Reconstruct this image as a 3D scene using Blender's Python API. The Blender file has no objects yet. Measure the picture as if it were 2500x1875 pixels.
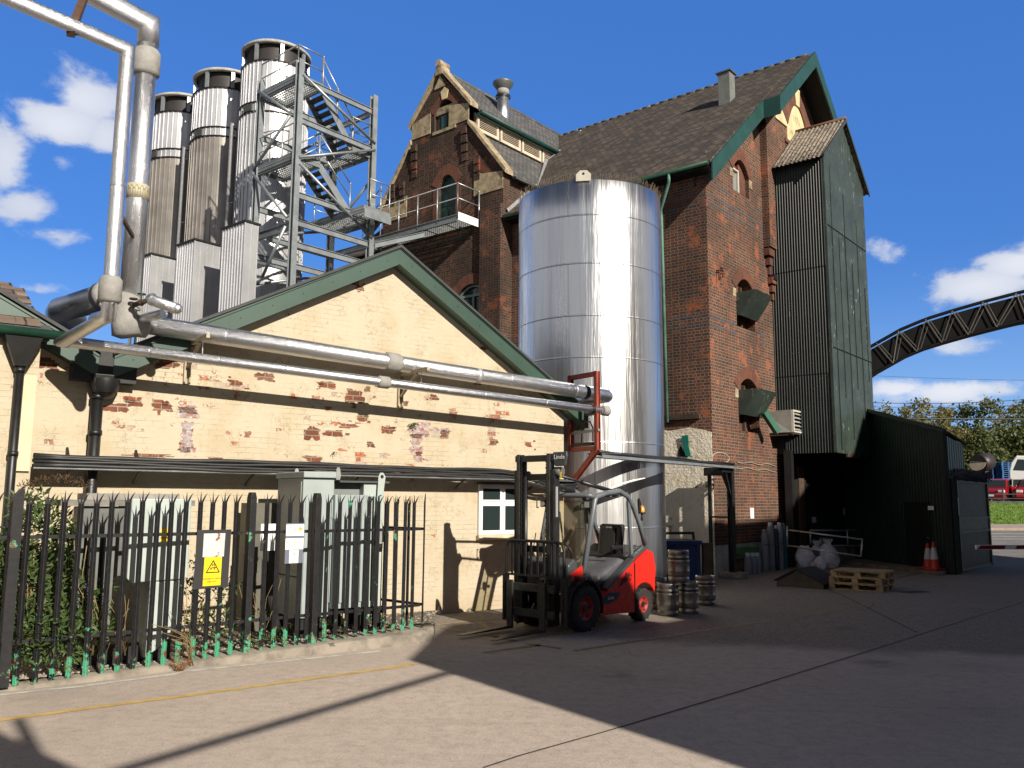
import bpy, math, random
from math import sin, cos, tan, pi, radians, sqrt, atan2, floor
from mathutils import Vector, Matrix, Quaternion
rng = random.Random(7)
scene = bpy.context.scene
col = scene.collection

# ------------------------------------------------------------------ camera, sky, sun, exposure
FPX, PIT, ROL, CAMZ = 2082.3, .136302, .0062833, 2.0      # focal length for a 2500 px wide frame, pitch, roll, eye height
_cp, _sp, _cr, _sr = cos(PIT), sin(PIT), cos(ROL), sin(ROL)
CAM = Vector((0, 0, CAMZ))
cam_right = Vector((_cr, -_sr*_sp, _sr*_cp)); cam_up = -Vector((_sr, _cr*_sp, -_cr*_cp)); cam_fwd = Vector((0, _cp, _sp))
cd = bpy.data.cameras.new('camera'); cam = bpy.data.objects.new('camera', cd); col.objects.link(cam)
cd.sensor_width = 36; cd.lens = FPX/2500*36; cd.clip_start = .05; cd.clip_end = 3000
m = Matrix.Identity(4)
for i in range(3):
    m[i][0], m[i][1], m[i][2], m[i][3] = cam_right[i], cam_up[i], -cam_fwd[i], CAM[i]
cam.matrix_world = m
scene.camera = cam

SUN_AZ, SUN_EL = radians(35), radians(27)                   # to the right behind the photographer
SUN = Vector((sin(SUN_AZ)*cos(SUN_EL), -cos(SUN_AZ)*cos(SUN_EL), sin(SUN_EL)))
sl = bpy.data.lights.new('sun', 'SUN'); sl.energy = 5.0; sl.angle = radians(.5); sl.color = (1, .92, .80)
so = bpy.data.objects.new('sun', sl); col.objects.link(so)
so.rotation_mode = 'QUATERNION'; so.rotation_quaternion = (-SUN).to_track_quat('-Z', 'Y'); so.location = SUN*60

scene.view_settings.view_transform = 'Standard'
try: scene.view_settings.look = 'None'
except Exception: pass
scene.view_settings.exposure = .5
scene.view_settings.gamma = 1
scene.render.engine = 'CYCLES'
scene.cycles.use_denoising = True
scene.cycles.max_bounces = 7; scene.cycles.diffuse_bounces = 3; scene.cycles.glossy_bounces = 4
scene.cycles.transparent_max_bounces = 12; scene.cycles.sample_clamp_indirect = 6

class NT:
    """small helper for node trees"""
    def __init__(s, tree): s.t = tree; s.n = tree.nodes; s.l = tree.links
    def add(s, typ, inp=None, **kw):
        nd = s.n.new(typ)
        for k, v in kw.items(): setattr(nd, k, v)
        for k, v in (inp or {}).items(): s.set(nd.inputs[k], v)
        return nd
    def set(s, sock, v):
        if isinstance(v, bpy.types.NodeSocket): s.l.new(v, sock)
        elif isinstance(v, (tuple, list)) and len(v) == 3 and sock.type == 'RGBA': sock.default_value = (*v, 1)
        else: sock.default_value = v
    def math(s, op, a, b=0., c=None, clamp=False):
        nd = s.add('ShaderNodeMath', operation=op, use_clamp=clamp)
        s.set(nd.inputs[0], a); s.set(nd.inputs[1], b)
        if c is not None: s.set(nd.inputs[2], c)
        return nd.outputs[0]
    def ramp(s, fac, stops, interp='LINEAR'):
        nd = s.add('ShaderNodeValToRGB'); cr = nd.color_ramp; cr.interpolation = interp
        while len(cr.elements) < len(stops): cr.elements.new(.5)
        for e, (p, c) in zip(cr.elements, stops):
            e.position = p; e.color = (c, c, c, 1) if isinstance(c, (int, float)) else (*c, 1)
        s.set(nd.inputs[0], fac); return nd.outputs[0]
    def mix(s, fac, a, b, mode='MIX'):
        nd = s.add('ShaderNodeMix', data_type='RGBA', blend_type=mode)
        s.set(nd.inputs[0], fac); s.set(nd.inputs[6], a); s.set(nd.inputs[7], b); return nd.outputs[2]
    def noise(s, vec, scale, detail=4, rough=.55, dist=0, out=0):
        nd = s.add('ShaderNodeTexNoise', {'Scale': scale, 'Detail': detail, 'Roughness': rough, 'Distortion': dist})
        if vec is not None: s.l.new(vec, nd.inputs['Vector'])
        return nd.outputs[out]
    def step(s, v, a, b):
        nd = s.add('ShaderNodeMapRange', interpolation_type='SMOOTHSTEP')
        s.set(nd.inputs[0], v); s.set(nd.inputs[1], a); s.set(nd.inputs[2], b); return nd.outputs[0]

# sky: Nishita plus fair-weather clouds that stand at fixed bearings and heights of the sky
world = bpy.data.worlds.new('World'); scene.world = world; world.use_nodes = True
w = NT(world.node_tree); w.n.clear()
sky = w.add('ShaderNodeTexSky', sky_type='NISHITA', sun_disc=False, sun_elevation=SUN_EL, sun_rotation=radians(145),
            altitude=100, air_density=1.15, dust_density=.25, ozone_density=3.2)
hsv = w.add('ShaderNodeHueSaturation', {'Hue': .503, 'Saturation': 1.18, 'Value': 1.0, 'Color': w.mix(1., sky.outputs[0], (.80, .92, 1.18), 'MULTIPLY')})
tc = w.add('ShaderNodeTexCoord'); sep = w.add('ShaderNodeSeparateXYZ', {0: tc.outputs['Generated']})
bear = w.math('MULTIPLY', w.math('ARCTAN2', sep.outputs[0], sep.outputs[1]), 57.2958)
elev = w.math('MULTIPLY', w.math('ARCSINE', sep.outputs[2]), 57.2958)
CLOUDS = [(-27.8, 23.6, 2.8, 1.7, .95), (-29.2, 21.8, 3.6, 1.6, .95), (-26.6, 21.5, 1.8, 1.5, .9), (-28.8, 19.5, 1.2, .9, .62), (-32, 19.0, 1.7, 2.9, .95), (-30.8, 16.9, 2.6, 1.5, .95), (-28.7, 15.6, 2.4, .8, .66), (-29.6, 12.2, 1.8, .55, .74), (-22.3, 24.8, 1.7, 1.3, .55), (-24.8, 22.6, 2.4, 1.3, .6),
          (24.5, 15.5, 1.4, 1.0, .72), (29.7, 12.7, 4.0, 1.25, 1.0), (31.6, 13.7, 2.6, 1.2, 1.0), (26.9, 6.6, 4.6, 1.0, .95), (24.7, 6.9, 2.6, .9, .9), (27.8, 9.4, 2.8, 1.1, .5)]
cm = None
for b0, e0, rb, re_, k in CLOUDS:
    d = w.math('ADD', w.math('POWER', w.math('DIVIDE', w.math('SUBTRACT', bear, b0), rb), 2.), w.math('POWER', w.math('DIVIDE', w.math('SUBTRACT', elev, e0), re_), 2.))
    g = w.math('MULTIPLY', w.math('EXPONENT', w.math('MULTIPLY', d, -1.)), k)
    cm = g if cm is None else w.math('MAXIMUM', cm, g)
mp = w.add('ShaderNodeMapping', {'Vector': tc.outputs['Generated'], 'Scale': (1, 1, 1.7)})
n1 = w.noise(mp.outputs[0], 12.5, 10, .60, .2); n2 = w.noise(mp.outputs[0], 4.2, 5, .5)
dens = w.math('ADD', cm, w.math('MULTIPLY', w.math('SUBTRACT', n1, .5), 2.15))
dens = w.step(dens, .40, .86)
shade = w.step(w.math('ADD', w.math('MULTIPLY', cm, .75), w.math('MULTIPLY', w.math('SUBTRACT', n2, .5), 1.5)), .25, 1.0)
cc = w.mix(shade, (4.9, 5.2, 5.9), (6.9, 6.95, 7.2))
low = w.step(elev, 16., 2.)
skyc = w.mix(w.math('MULTIPLY', low, .5), w.mix(.62, hsv.outputs[0], (.54, 1.62, 4.9)), (2.6, 4.5, 7.4))
fin = w.mix(w.math('MULTIPLY', dens, .88), skyc, cc)
# unseen sky overhead, beside and behind: tones added to set shade and tank reflections
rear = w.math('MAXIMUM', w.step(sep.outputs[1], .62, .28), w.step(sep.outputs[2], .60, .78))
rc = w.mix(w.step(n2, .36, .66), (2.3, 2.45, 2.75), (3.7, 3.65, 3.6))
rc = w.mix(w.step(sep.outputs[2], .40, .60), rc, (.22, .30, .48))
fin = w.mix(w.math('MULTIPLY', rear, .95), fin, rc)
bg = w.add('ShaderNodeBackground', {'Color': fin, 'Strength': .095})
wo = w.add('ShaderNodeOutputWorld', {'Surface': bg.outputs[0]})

# ------------------------------------------------------------------ geometry of the view (points found on real planes)
def ray(x, y):
    X, Y = (x-1250)/FPX, (y-937.5)/FPX
    return cam_right*X - cam_up*Y + cam_fwd
def G(x, y, z=0.):
    d = ray(x, y); return CAM + d*((z-CAMZ)/d.z)
def DP(x, y, depth):
    d = ray(x, y); return CAM + d*(depth/d.y)
class Frame:
    def __init__(s, o, ang):
        s.o = Vector(o); s.ang = ang
        s.m = Matrix.Translation(s.o) @ Matrix.Rotation(ang, 4, 'Z'); s.i = s.m.inverted()
    def hit(s, x, y, ax, v):
        """where the ray through a pixel meets the local plane axis = v, in local coordinates"""
        c = s.i @ CAM; d = s.i.to_3x3() @ ray(x, y)
        return c + d*((v-c[ax])/d[ax])
    def loc(s, p): return s.i @ Vector(p)
    def w(s, *p): return s.m @ Vector(p)
_tb, _tc = .691408, .930833
K = G(1748, 1405); K.z = 0
BR = Frame(K, pi/2-_tb)                       # malt house: x along the gable wall, y along the eaves wall, corner at the origin
CR = Frame(G(1140, 1493), pi/2-_tc)           # painted building: x along the painted wall, y back into it

# ------------------------------------------------------------------ mesh builder
class MB:
    def __init__(s): s.v = []; s.f = []; s.mi = []; s.sm = []; s.cur = 0; s.M = None
    def vert(s, p):
        p = Vector(p)
        if s.M is not None: p = s.M @ p
        s.v.append(p); return len(s.v)-1
    def face(s, idx, smooth=False): s.f.append(tuple(idx)); s.mi.append(s.cur); s.sm.append(smooth)
    def poly(s, pts, smooth=False): s.face([s.vert(p) for p in pts], smooth)
    def hexa(s, p):
        i = [s.vert(q) for q in p]
        for a in ((0, 3, 2, 1), (4, 5, 6, 7), (0, 1, 5, 4), (1, 2, 6, 5), (2, 3, 7, 6), (3, 0, 4, 7)): s.face([i[k] for k in a])
    def box(s, a, b):
        (x0, y0, z0), (x1, y1, z1) = [min(p, q) for p, q in zip(a, b)], [max(p, q) for p, q in zip(a, b)]
        s.hexa([(x0, y0, z0), (x1, y0, z0), (x1, y1, z0), (x0, y1, z0), (x0, y0, z1), (x1, y0, z1), (x1, y1, z1), (x0, y1, z1)])
    def cbox(s, c, d): s.box([c[i]-d[i]/2 for i in range(3)], [c[i]+d[i]/2 for i in range(3)])
    def beam(s, p, q, w, h, up=(0, 0, 1)):
        p, q, up = Vector(p), Vector(q), Vector(up)
        d = (q-p).normalized()
        if abs(d.dot(up)) > .98: up = Vector((1, 0, 0))
        r = d.cross(up).normalized(); u = r.cross(d)
        r, u = r*w/2, u*h/2
        s.hexa([p-r-u, p+r-u, p+r+u, p-r+u, q-r-u, q+r-u, q+r+u, q-r+u])
    def ibeam(s, p, q, w, h, up=(0, 0, 1), t=.018):
        p, q, up = Vector(p), Vector(q), Vector(up)
        d = (q-p).normalized()
        if abs(d.dot(up)) > .98: up = Vector((1, 0, 0))
        r = d.cross(up).normalized(); u = r.cross(d)
        for k in (-1, 1):
            o = u*(k*(h/2-t/2)); s.beam(p+o, q+o, w, t, u)
        s.beam(p, q, t, h-2*t, u)
    def cyl(s, p, q, r, r2=None, n=16, caps=True, smooth=True):
        s.tube([p, q], [r, r if r2 is None else r2], n, caps, smooth)
    def tube(s, pts, r, n=10, caps=True, smooth=True):
        pts = [Vector(p) for p in pts]; N = len(pts)
        rr = r if isinstance(r, (list, tuple)) else [r]*N
        tg = []
        for i in range(N):
            a = (pts[i]-pts[i-1]).normalized() if i else (pts[1]-pts[0]).normalized()
            b = (pts[i+1]-pts[i]).normalized() if i < N-1 else a
            t = (a+b); t = t.normalized() if t.length > 1e-6 else a
            tg.append((t, 1/max(.35, sqrt(max(0, (1+a.dot(b))/2)))))
        ref = Vector((0, 0, 1)) if abs(tg[0][0].z) < .9 else Vector((1, 0, 0))
        u = tg[0][0].cross(ref).normalized(); rings = []
        for i in range(N):
            t, k = tg[i]
            u = (u - t*u.dot(t)); u = u.normalized() if u.length > 1e-6 else t.orthogonal().normalized()
            v = t.cross(u)
            # at a mitred corner the section is stretched in the plane of the bend
            if 0 < i < N-1 and k > 1.001:
                a = (pts[i]-pts[i-1]).normalized(); b = (pts[i+1]-pts[i]).normalized(); bend = (b-a).normalized()
            else: bend = None
            ring = []
            for j in range(n):
                o = u*cos(2*pi*j/n)+v*sin(2*pi*j/n)
                if bend is not None: o = o + bend*(o.dot(bend)*(k-1))
                ring.append(s.vert(pts[i]+o*rr[i]))
            rings.append(ring)
        for a, b in zip(rings, rings[1:]):
            for j in range(n): s.face((a[j], a[(j+1) % n], b[(j+1) % n], b[j]), smooth)
        if caps: s.face(rings[0][::-1]); s.face(rings[-1])
    def lathe(s, prof, c=(0, 0, 0), n=32, smooth=True, a0=0., a1=2*pi, rib=None):
        full = abs(a1-a0-2*pi) < 1e-6; m_ = n if full else n+1; rings = []
        for r, z in prof:
            ring = []
            for j in range(m_):
                a = a0+(a1-a0)*j/n; q = r if rib is None else r*(1+rib(j))
                ring.append(s.vert((c[0]+q*cos(a), c[1]+q*sin(a), c[2]+z)))
            rings.append(ring)
        for a, b in zip(rings, rings[1:]):
            for j in range(n): k = (j+1) % m_; s.face((a[j], a[k], b[k], b[j]), smooth)
    def prism(s, pts, d):
        """pts: outline (3D points in one plane), d: thickness vector"""
        d = Vector(d); a = [s.vert(p) for p in pts]; b = [s.vert(Vector(p)+d) for p in pts]; n = len(pts)
        s.face(a[::-1]); s.face(b)
        for i in range(n): s.face((a[i], a[(i+1) % n], b[(i+1) % n], b[i]))
    def sphere(s, c, r, n=12, m_=8, sq=(1, 1, 1), smooth=True):
        rows = []
        for i in range(m_+1):
            t = pi*i/m_; rows.append([s.vert((c[0]+r*sq[0]*sin(t)*cos(2*pi*j/n), c[1]+r*sq[1]*sin(t)*sin(2*pi*j/n), c[2]+r*sq[2]*cos(t))) for j in range(n)])
        for a, b in zip(rows, rows[1:]):
            for j in range(n): s.face((a[j], b[j], b[(j+1) % n], a[(j+1) % n]), smooth)
    def corr(s, p, u, v, n, amp, per, k=4, thick=0):
        """corrugated sheet: origin p, u across the waves (vector), v along them, n normal"""
        p, u, v, n = Vector(p), Vector(u), Vector(v), Vector(n); L = u.length; N = max(2, int(L/per*k))
        A = []; B = []
        for i in range(N+1):
            o = n*(amp*sin(2*pi*i/k+.4)); A.append(s.vert(p+u*(i/N)+o)); B.append(s.vert(p+u*(i/N)+v+o))
        for i in range(N): s.face((A[i], A[i+1], B[i+1], B[i]), True)
    def obj(s, name, mats, parent=None, frame=None, bevel=0, solid=0, nrm=None):
        me = bpy.data.meshes.new(name)
        me.from_pydata([tuple(p) for p in s.v], [], s.f)
        for mt in (mats if isinstance(mats, (list, tuple)) else [mats]): me.materials.append(mt)
        me.polygons.foreach_set('material_index', s.mi); me.polygons.foreach_set('use_smooth', s.sm)
        uv = me.uv_layers.new(name='UVMap'); data = [0.]*(2*len(me.loops))
        for p in me.polygons:
            nn = p.normal
            if abs(nn.z) > .93: t, b = Vector((1, 0, 0)), Vector((0, 1, 0))
            else: t = Vector((-nn.y, nn.x, 0)).normalized(); b = nn.cross(t)
            for li in p.loop_indices:
                c = me.vertices[me.loops[li].vertex_index].co; data[2*li] = c.dot(t); data[2*li+1] = c.dot(b)
        uv.data.foreach_set('uv', data)
        me.validate(); me.update()
        o = bpy.data.objects.new(name, me); col.objects.link(o)
        if parent is not None: o.parent = parent
        elif frame is not None: o.matrix_world = frame.m if isinstance(frame, Frame) else frame
        if bevel:
            b = o.modifiers.new('edge', 'BEVEL'); b.width = bevel; b.segments = 2; b.limit_method = 'ANGLE'; b.angle_limit = radians(40)
        if solid:
            b = o.modifiers.new('thick', 'SOLIDIFY'); b.thickness = solid; b.offset = 0
        return o
def tag(o, label=None, cat=None, group=None, kind=None):
    if label: o['label'] = label
    if cat: o['category'] = cat
    if group: o['group'] = group
    if kind: o['kind'] = kind
    return o
def thing(name, label, cat, frame=None, group=None):
    o = bpy.data.objects.new(name, None); col.objects.link(o); o.empty_display_size = .2
    if frame is not None: o.matrix_world = frame.m if isinstance(frame, Frame) else frame
    return tag(o, label, cat, group)
def at(x, y, z=0, rz=0): return Matrix.Translation((x, y, z)) @ Matrix.Rotation(rz, 4, 'Z')
def dup(o, parent=None, mat=None, label=None):
    c = o.copy(); col.objects.link(c)
    if parent is not None: c.parent = parent
    if mat is not None: c.matrix_world = mat
    if label: c['label'] = label
    for ch in [x for x in bpy.data.objects if x.parent == o]: dup(ch, c)
    return c
def text(name, s, size, M, mat, parent, align='CENTER', ext=.0008, bold=0, xs=1):
    c = bpy.data.curves.new(name, 'FONT'); c.body = s; c.size = size; c.align_x = align; c.align_y = 'CENTER'; c.extrude = ext; c.offset = bold; c.resolution_u = 2
    tmp = bpy.data.objects.new('tmp', c); col.objects.link(tmp); bpy.context.view_layer.update()
    me = bpy.data.meshes.new_from_object(tmp.evaluated_get(bpy.context.evaluated_depsgraph_get())); me.name = name; me.materials.clear(); me.materials.append(mat)
    bpy.data.objects.remove(tmp); bpy.data.curves.remove(c)
    o = bpy.data.objects.new(name, me); col.objects.link(o); o.parent = parent
    o.matrix_local = M @ Matrix.Diagonal((xs, 1, 1, 1)); return o
def face_mat(p, right, up):
    """matrix that puts flat XY artwork at p, reading along right with up upwards"""
    r = Vector(right).normalized(); u = Vector(up).normalized(); n = r.cross(u); M = Matrix.Identity(4)
    for i in range(3): M[i][0], M[i][1], M[i][2], M[i][3] = r[i], u[i], n[i], p[i]
    return M
# ------------------------------------------------------------------ materials
def newmat(name):
    mt = bpy.data.materials.new(name); mt.use_nodes = True; t = NT(mt.node_tree); t.n.clear()
    b = t.add('ShaderNodeBsdfPrincipled'); o = t.add('ShaderNodeOutputMaterial', {'Surface': b.outputs[0]})
    tc = t.add('ShaderNodeTexCoord'); ge = t.add('ShaderNodeNewGeometry')
    class O: outputs = {'UV': tc.outputs['UV'], 'Object': ge.outputs['Position']}
    return mt, t, b, O
def bump(t, b, h, dist=.01, strength=1.):
    nd = t.add('ShaderNodeBump', {'Height': h, 'Distance': dist, 'Strength': strength}); t.l.new(nd.outputs[0], b.inputs['Normal'])
def M(name, c, rough=.6, metal=0, var=.25, scale=3., c2=None, spots=None, bmp=0, bscale=60., streak=0, spec=.5, rv=.12, rust=0, scuff=None):
    """painted / metal / wood surface with uneven tone, optional second colour in patches, vertical runs, rust and fine bump"""
    mt, t, b, tc = newmat(name); ob = tc.outputs['Object']
    n = t.noise(ob, scale, 5, .6)
    if c2 is None: c2 = tuple(max(0, x*(1-var)) for x in c)
    cc = t.mix(t.step(n, .35, .68), c, c2)
    if streak:
        mp = t.add('ShaderNodeMapping', {'Vector': ob, 'Scale': (14, 14, .7)})
        cc = t.mix(t.math('MULTIPLY', t.step(t.noise(mp.outputs[0], 1.6, 4, .6), .5, .75), streak), cc, tuple(x*.45 for x in c))
    if spots:
        cs, th, sc = spots
        cc = t.mix(t.step(t.noise(ob, sc, 6, .65), th, th+.04), cc, cs)
    if scuff:
        mp = t.add('ShaderNodeMapping', {'Vector': ob, 'Scale': (1, 1, .22)})
        sc_ = t.noise(mp.outputs[0], 11, 8, .72); cc = t.mix(t.math('MULTIPLY', t.step(sc_, .60, .65), t.step(t.noise(ob, .9, 3), .42, .6)), cc, scuff)
    if rust:
        cc = t.mix(t.step(t.noise(ob, 9, 7, .7), .74-rust, .80-rust), cc, (.16, .055, .025))
    t.set(b.inputs['Base Color'], cc); b.inputs['Metallic'].default_value = metal
    b.inputs['Specular IOR Level'].default_value = spec
    t.set(b.inputs['Roughness'], t.math('ADD', rough-rv/2, t.math('MULTIPLY', t.noise(ob, scale*2.3, 3), rv), clamp=True))
    if bmp: bump(t, b, t.noise(ob, bscale, 4, .6), bmp)
    return mt
def brick_mat(name, hues, mortar, soot=.5, bw=.24, bh=.09, ms=.012, wear=.4, sq=.52, sootc=(.018, .014, .013)):
    mt, t, b, tc = newmat(name); uv = tc.outputs['UV']; ob = tc.outputs['Object']
    wv = t.add('ShaderNodeVectorMath', {0: t.noise(ob, 9, 2, out=1), 1: (.012, .012, 0), 2: uv}, operation='MULTIPLY_ADD')
    br = t.add('ShaderNodeTexBrick', {'Vector': wv.outputs[0], 'Color1': (0, 0, 0), 'Color2': (1, 1, 1), 'Mortar': (0, 0, 0), 'Scale': 1., 'Mortar Size': ms, 'Mortar Smooth': .25, 'Bias': 0., 'Brick Width': bw, 'Row Height': bh}, squash=sq, squash_frequency=2)
    N = len(hues); cb = t.ramp(br.outputs[0], [((i+.0)/N, h) for i, h in enumerate(hues)], 'CONSTANT')
    cb = t.mix(t.step(t.noise(ob, 30, 4), .3, .75), cb, tuple(.6*x for x in hues[0]))
    big = t.noise(ob, .55, 6, .62)
    cb = t.mix(t.math('MULTIPLY', t.step(big, .42, .66), soot), cb, sootc)
    red = t.noise(ob, 1.6, 5, .7)
    cb = t.mix(t.math('MULTIPLY', t.step(red, .56, .64), wear), cb, (.36, .085, .03))
    mc = t.mix(t.math('MULTIPLY', t.step(big, .38, .62), soot), mortar, tuple(.25*x for x in mortar))
    t.set(b.inputs['Base Color'], t.mix(br.outputs[1], cb, mc)); b.inputs['Roughness'].default_value = .85
    b.inputs['Specular IOR Level'].default_value = .3
    h = t.math('SUBTRACT', t.math('MULTIPLY', t.noise(ob, 45, 4), .5), br.outputs[1]); bump(t, b, h, .012)
    return mt
def painted_brick(name, paint, zlo, zhi, amt=1., rough=.012):
    """thick masonry paint over brickwork, flaked off single bricks; zlo..zhi is the badly flaked band"""
    mt, t, b, tc = newmat(name); uv = tc.outputs['UV']; ob = tc.outputs['Object']
    wv = t.add('ShaderNodeVectorMath', {0: t.noise(ob, 6, 3, out=1), 1: (.022, .018, 0), 2: uv}, operation='MULTIPLY_ADD')
    br = t.add('ShaderNodeTexBrick', {'Vector': wv.outputs[0], 'Color1': (0, 0, 0), 'Color2': (1, 1, 1), 'Mortar': (0, 0, 0), 'Scale': 1., 'Mortar Size': .007, 'Mortar Smooth': .5, 'Bias': 0., 'Brick Width': .235, 'Row Height': .083})
    sx = t.add('ShaderNodeSeparateXYZ', {0: uv}); z = sx.outputs[1]
    band = t.math('MULTIPLY', t.step(z, zlo-.5, zlo+.1), t.step(z, zhi+.35, zhi-.15))
    fine = t.noise(ob, 26, 5, .65); mid = t.noise(ob, 3.1, 4, .6); big = t.noise(ob, 1.05, 4, .55)
    wgt = t.math('ADD', .10, t.math('MULTIPLY', band, amt))
    sc = t.math('ADD', t.math('MULTIPLY', br.outputs[0], .30), t.math('ADD', t.math('MULTIPLY', mid, .85), t.math('MULTIPLY', big, .55)))
    sc = t.math('ADD', sc, t.math('MULTIPLY', wgt, .14))
    flake = t.step(t.math('ADD', sc, t.math('MULTIPLY', fine, .34)), 1.375, 1.395)
    rb = t.ramp(br.outputs[0], [(0, (.24, .075, .040)), (.5, (.30, .09, .045)), (.75, (.36, .095, .035)), (.9, (.22, .10, .075)), (.97, (.40, .33, .28))], 'CONSTANT')
    rb = t.mix(t.step(fine, .48, .62), rb, (.42, .20, .13))
    jl = t.math('MULTIPLY', br.outputs[1], t.step(t.noise(ob, 2.9, 6, .75), .53, .63))
    pc = t.mix(t.step(t.noise(ob, 1.7, 5, .65), .42, .72), paint, tuple(x*k for x, k in zip(paint, (.9, .86, .78))))
    mp = t.add('ShaderNodeMapping', {'Vector': ob, 'Scale': (5, 5, .5)})
    pc = t.mix(t.math('MULTIPLY', t.step(t.noise(mp.outputs[0], 1.4, 5, .65), .56, .8), .35), pc, tuple(x*k for x, k in zip(paint, (.66, .62, .55))))
    splash = t.math('MULTIPLY', t.step(t.math('ADD', z, t.math('MULTIPLY', mid, .5)), .75, .2), .38)
    pc = t.mix(splash, pc, (.36, .27, .18))
    pc = t.mix(t.math('MULTIPLY', jl, .32), pc, (.27, .20, .12))
    crk = t.math('MULTIPLY', t.step(t.math('ABSOLUTE', t.math('SUBTRACT', t.noise(ob, 5.5, 6, .7), .5)), .012, .004), t.step(mid, .5, .6))
    pc = t.mix(t.math('MULTIPLY', crk, .7), pc, (.16, .11, .07))
    t.set(b.inputs['Base Color'], t.mix(flake, pc, rb)); b.inputs['Roughness'].default_value = .7; b.inputs['Specular IOR Level'].default_value = .25
    h = t.math('SUBTRACT', t.math('ADD', t.math('MULTIPLY', t.noise(ob, 14, 5, .6), .55), t.math('MULTIPLY', mid, .5)), t.math('ADD', t.math('MULTIPLY', br.outputs[1], t.math('MULTIPLY', t.step(t.noise(ob, 2.1, 4, .7), .40, .68), .42)), t.math('MULTIPLY', flake, .55)))
    bump(t, b, h, rough)
    return mt
def tile_mat(name, cols, w_=.25, h_=.14, moss=0.):
    mt, t, b, tc = newmat(name); uv = tc.outputs['UV']; ob = tc.outputs['Object']
    wv = t.add('ShaderNodeVectorMath', {0: t.noise(ob, 8, 2, out=1), 1: (.02, .02, 0), 2: uv}, operation='MULTIPLY_ADD')
    br = t.add('ShaderNodeTexBrick', {'Vector': wv.outputs[0], 'Color1': (0, 0, 0), 'Color2': (1, 1, 1), 'Mortar': (0, 0, 0), 'Scale': 1., 'Mortar Size': .015, 'Mortar Smooth': .3, 'Brick Width': w_, 'Row Height': h_})
    c = t.ramp(br.outputs[0], [(i/len(cols), k) for i, k in enumerate(cols)], 'CONSTANT')
    c = t.mix(t.math('MULTIPLY', t.step(t.noise(ob, .8, 6, .65), .4, .7), .5), c, tuple(.55*x for x in cols[0]))
    if moss: c = t.mix(t.math('MULTIPLY', t.step(t.noise(ob, 3.5, 7, .7), .55, .68), moss), c, (.20, .19, .12))
    c = t.mix(t.math('MULTIPLY', br.outputs[1], .85), c, (.012, .011, .010))
    t.set(b.inputs['Base Color'], c); b.inputs['Roughness'].default_value = .75
    sx = t.add('ShaderNodeSeparateXYZ', {0: uv}); saw = t.math('FRACT', t.math('DIVIDE', sx.outputs[1], h_))
    h = t.math('SUBTRACT', t.math('ADD', t.math('MULTIPLY', saw, -.9), t.math('MULTIPLY', br.outputs[0], .35)), t.math('MULTIPLY', br.outputs[1], .5)); bump(t, b, h, .022)
    return mt
def galv(name, c=(.72, .73, .75), rough=.32, spec=.14, sc=90.):
    mt, t, b, tc = newmat(name); ob = tc.outputs['Object']
    v = t.add('ShaderNodeTexVoronoi', {'Vector': ob, 'Scale': sc}); sp = t.add('ShaderNodeSeparateColor', {0: v.outputs['Color']})
    t.set(b.inputs['Base Color'], t.mix(t.math('MULTIPLY', sp.outputs[0], .5), c, tuple(x*.62 for x in c)))
    b.inputs['Metallic'].default_value = 1
    t.set(b.inputs['Roughness'], t.math('ADD', rough-.08, t.math('ADD', t.math('MULTIPLY', sp.outputs[1], spec), t.math('MULTIPLY', t.noise(ob, 6, 4), .14))))
    bump(t, b, t.math('ADD', sp.outputs[2], t.math('MULTIPLY', t.noise(ob, 11, 3), 3.)), .0012)
    return mt
def glassy(name, c=(.02, .03, .03), rough=.06):
    mt, t, b, tc = newmat(name); b.inputs['Base Color'].default_value = (*c, 1); b.inputs['Roughness'].default_value = rough; b.inputs['Specular IOR Level'].default_value = .6
    bump(t, b, t.noise(tc.outputs['Object'], 2.5, 2), .004)
    return mt

CREAM = painted_brick('flaking cream masonry paint', (.485, .42, .31), 2.55, 4.1, 1.)
CREAM2 = painted_brick('sound cream masonry paint', (.485, .42, .31), 9., 9.5, .5)
WHITEWASH = painted_brick('crumbling whitewash', (.74, .68, .56), -1., 6., .8, .05)
BRICK = brick_mat('sooty red brick', [(.095, .044, .033), (.135, .054, .036), (.18, .062, .038), (.105, .045, .034), (.24, .075, .036), (.068, .04, .034), (.155, .06, .038)], (.225, .168, .12), .5, wear=.8)
BRICKDK = brick_mat('sooty brick darkened for shade', [(.050, .028, .022), (.085, .038, .026), (.11, .048, .030), (.06, .031, .024), (.145, .055, .03), (.04, .026, .022)], (.125, .095, .068), .6, wear=.5)  # the wing's shade is mixed into these darker brick tones
BRICKRED = brick_mat('orange red dressing brick', [(.17, .055, .032), (.22, .066, .034), (.125, .046, .032)], (.14, .10, .075), .4, bw=.09, bh=.26, wear=.3, sq=1.)
BRICKBLUE = brick_mat('blue engineering brick band', [(.075, .07, .082), (.10, .09, .10), (.06, .058, .07)], (.15, .13, .12), .2, wear=.15)
BRICKPLAIN = brick_mat('plain red brick', [(.19, .075, .045), (.24, .09, .05), (.15, .062, .04)], (.22, .18, .14), .3)
STONE = M('weathered sandstone', (.40, .32, .20), .85, var=.5, scale=4, bmp=.006, bscale=30, spots=((.13, .115, .075), .60, 7))
STONEPALE = M('painted cream stone', (.62, .52, .30), .8, var=.25, scale=3, bmp=.004, bscale=30)
SLATE = tile_mat('brown slate', [(.070, .055, .045), (.10, .078, .062), (.125, .098, .078), (.082, .064, .053), (.058, .050, .044)], .26, .20)
SLATEGREY = tile_mat('grey slate', [(.10, .10, .098), (.14, .135, .13), (.085, .085, .085)], .24, .15, .25)
TILE = tile_mat('concrete roof tile', [(.15, .105, .08), (.19, .135, .10), (.12, .085, .068)], .33, .3, .4)
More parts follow.
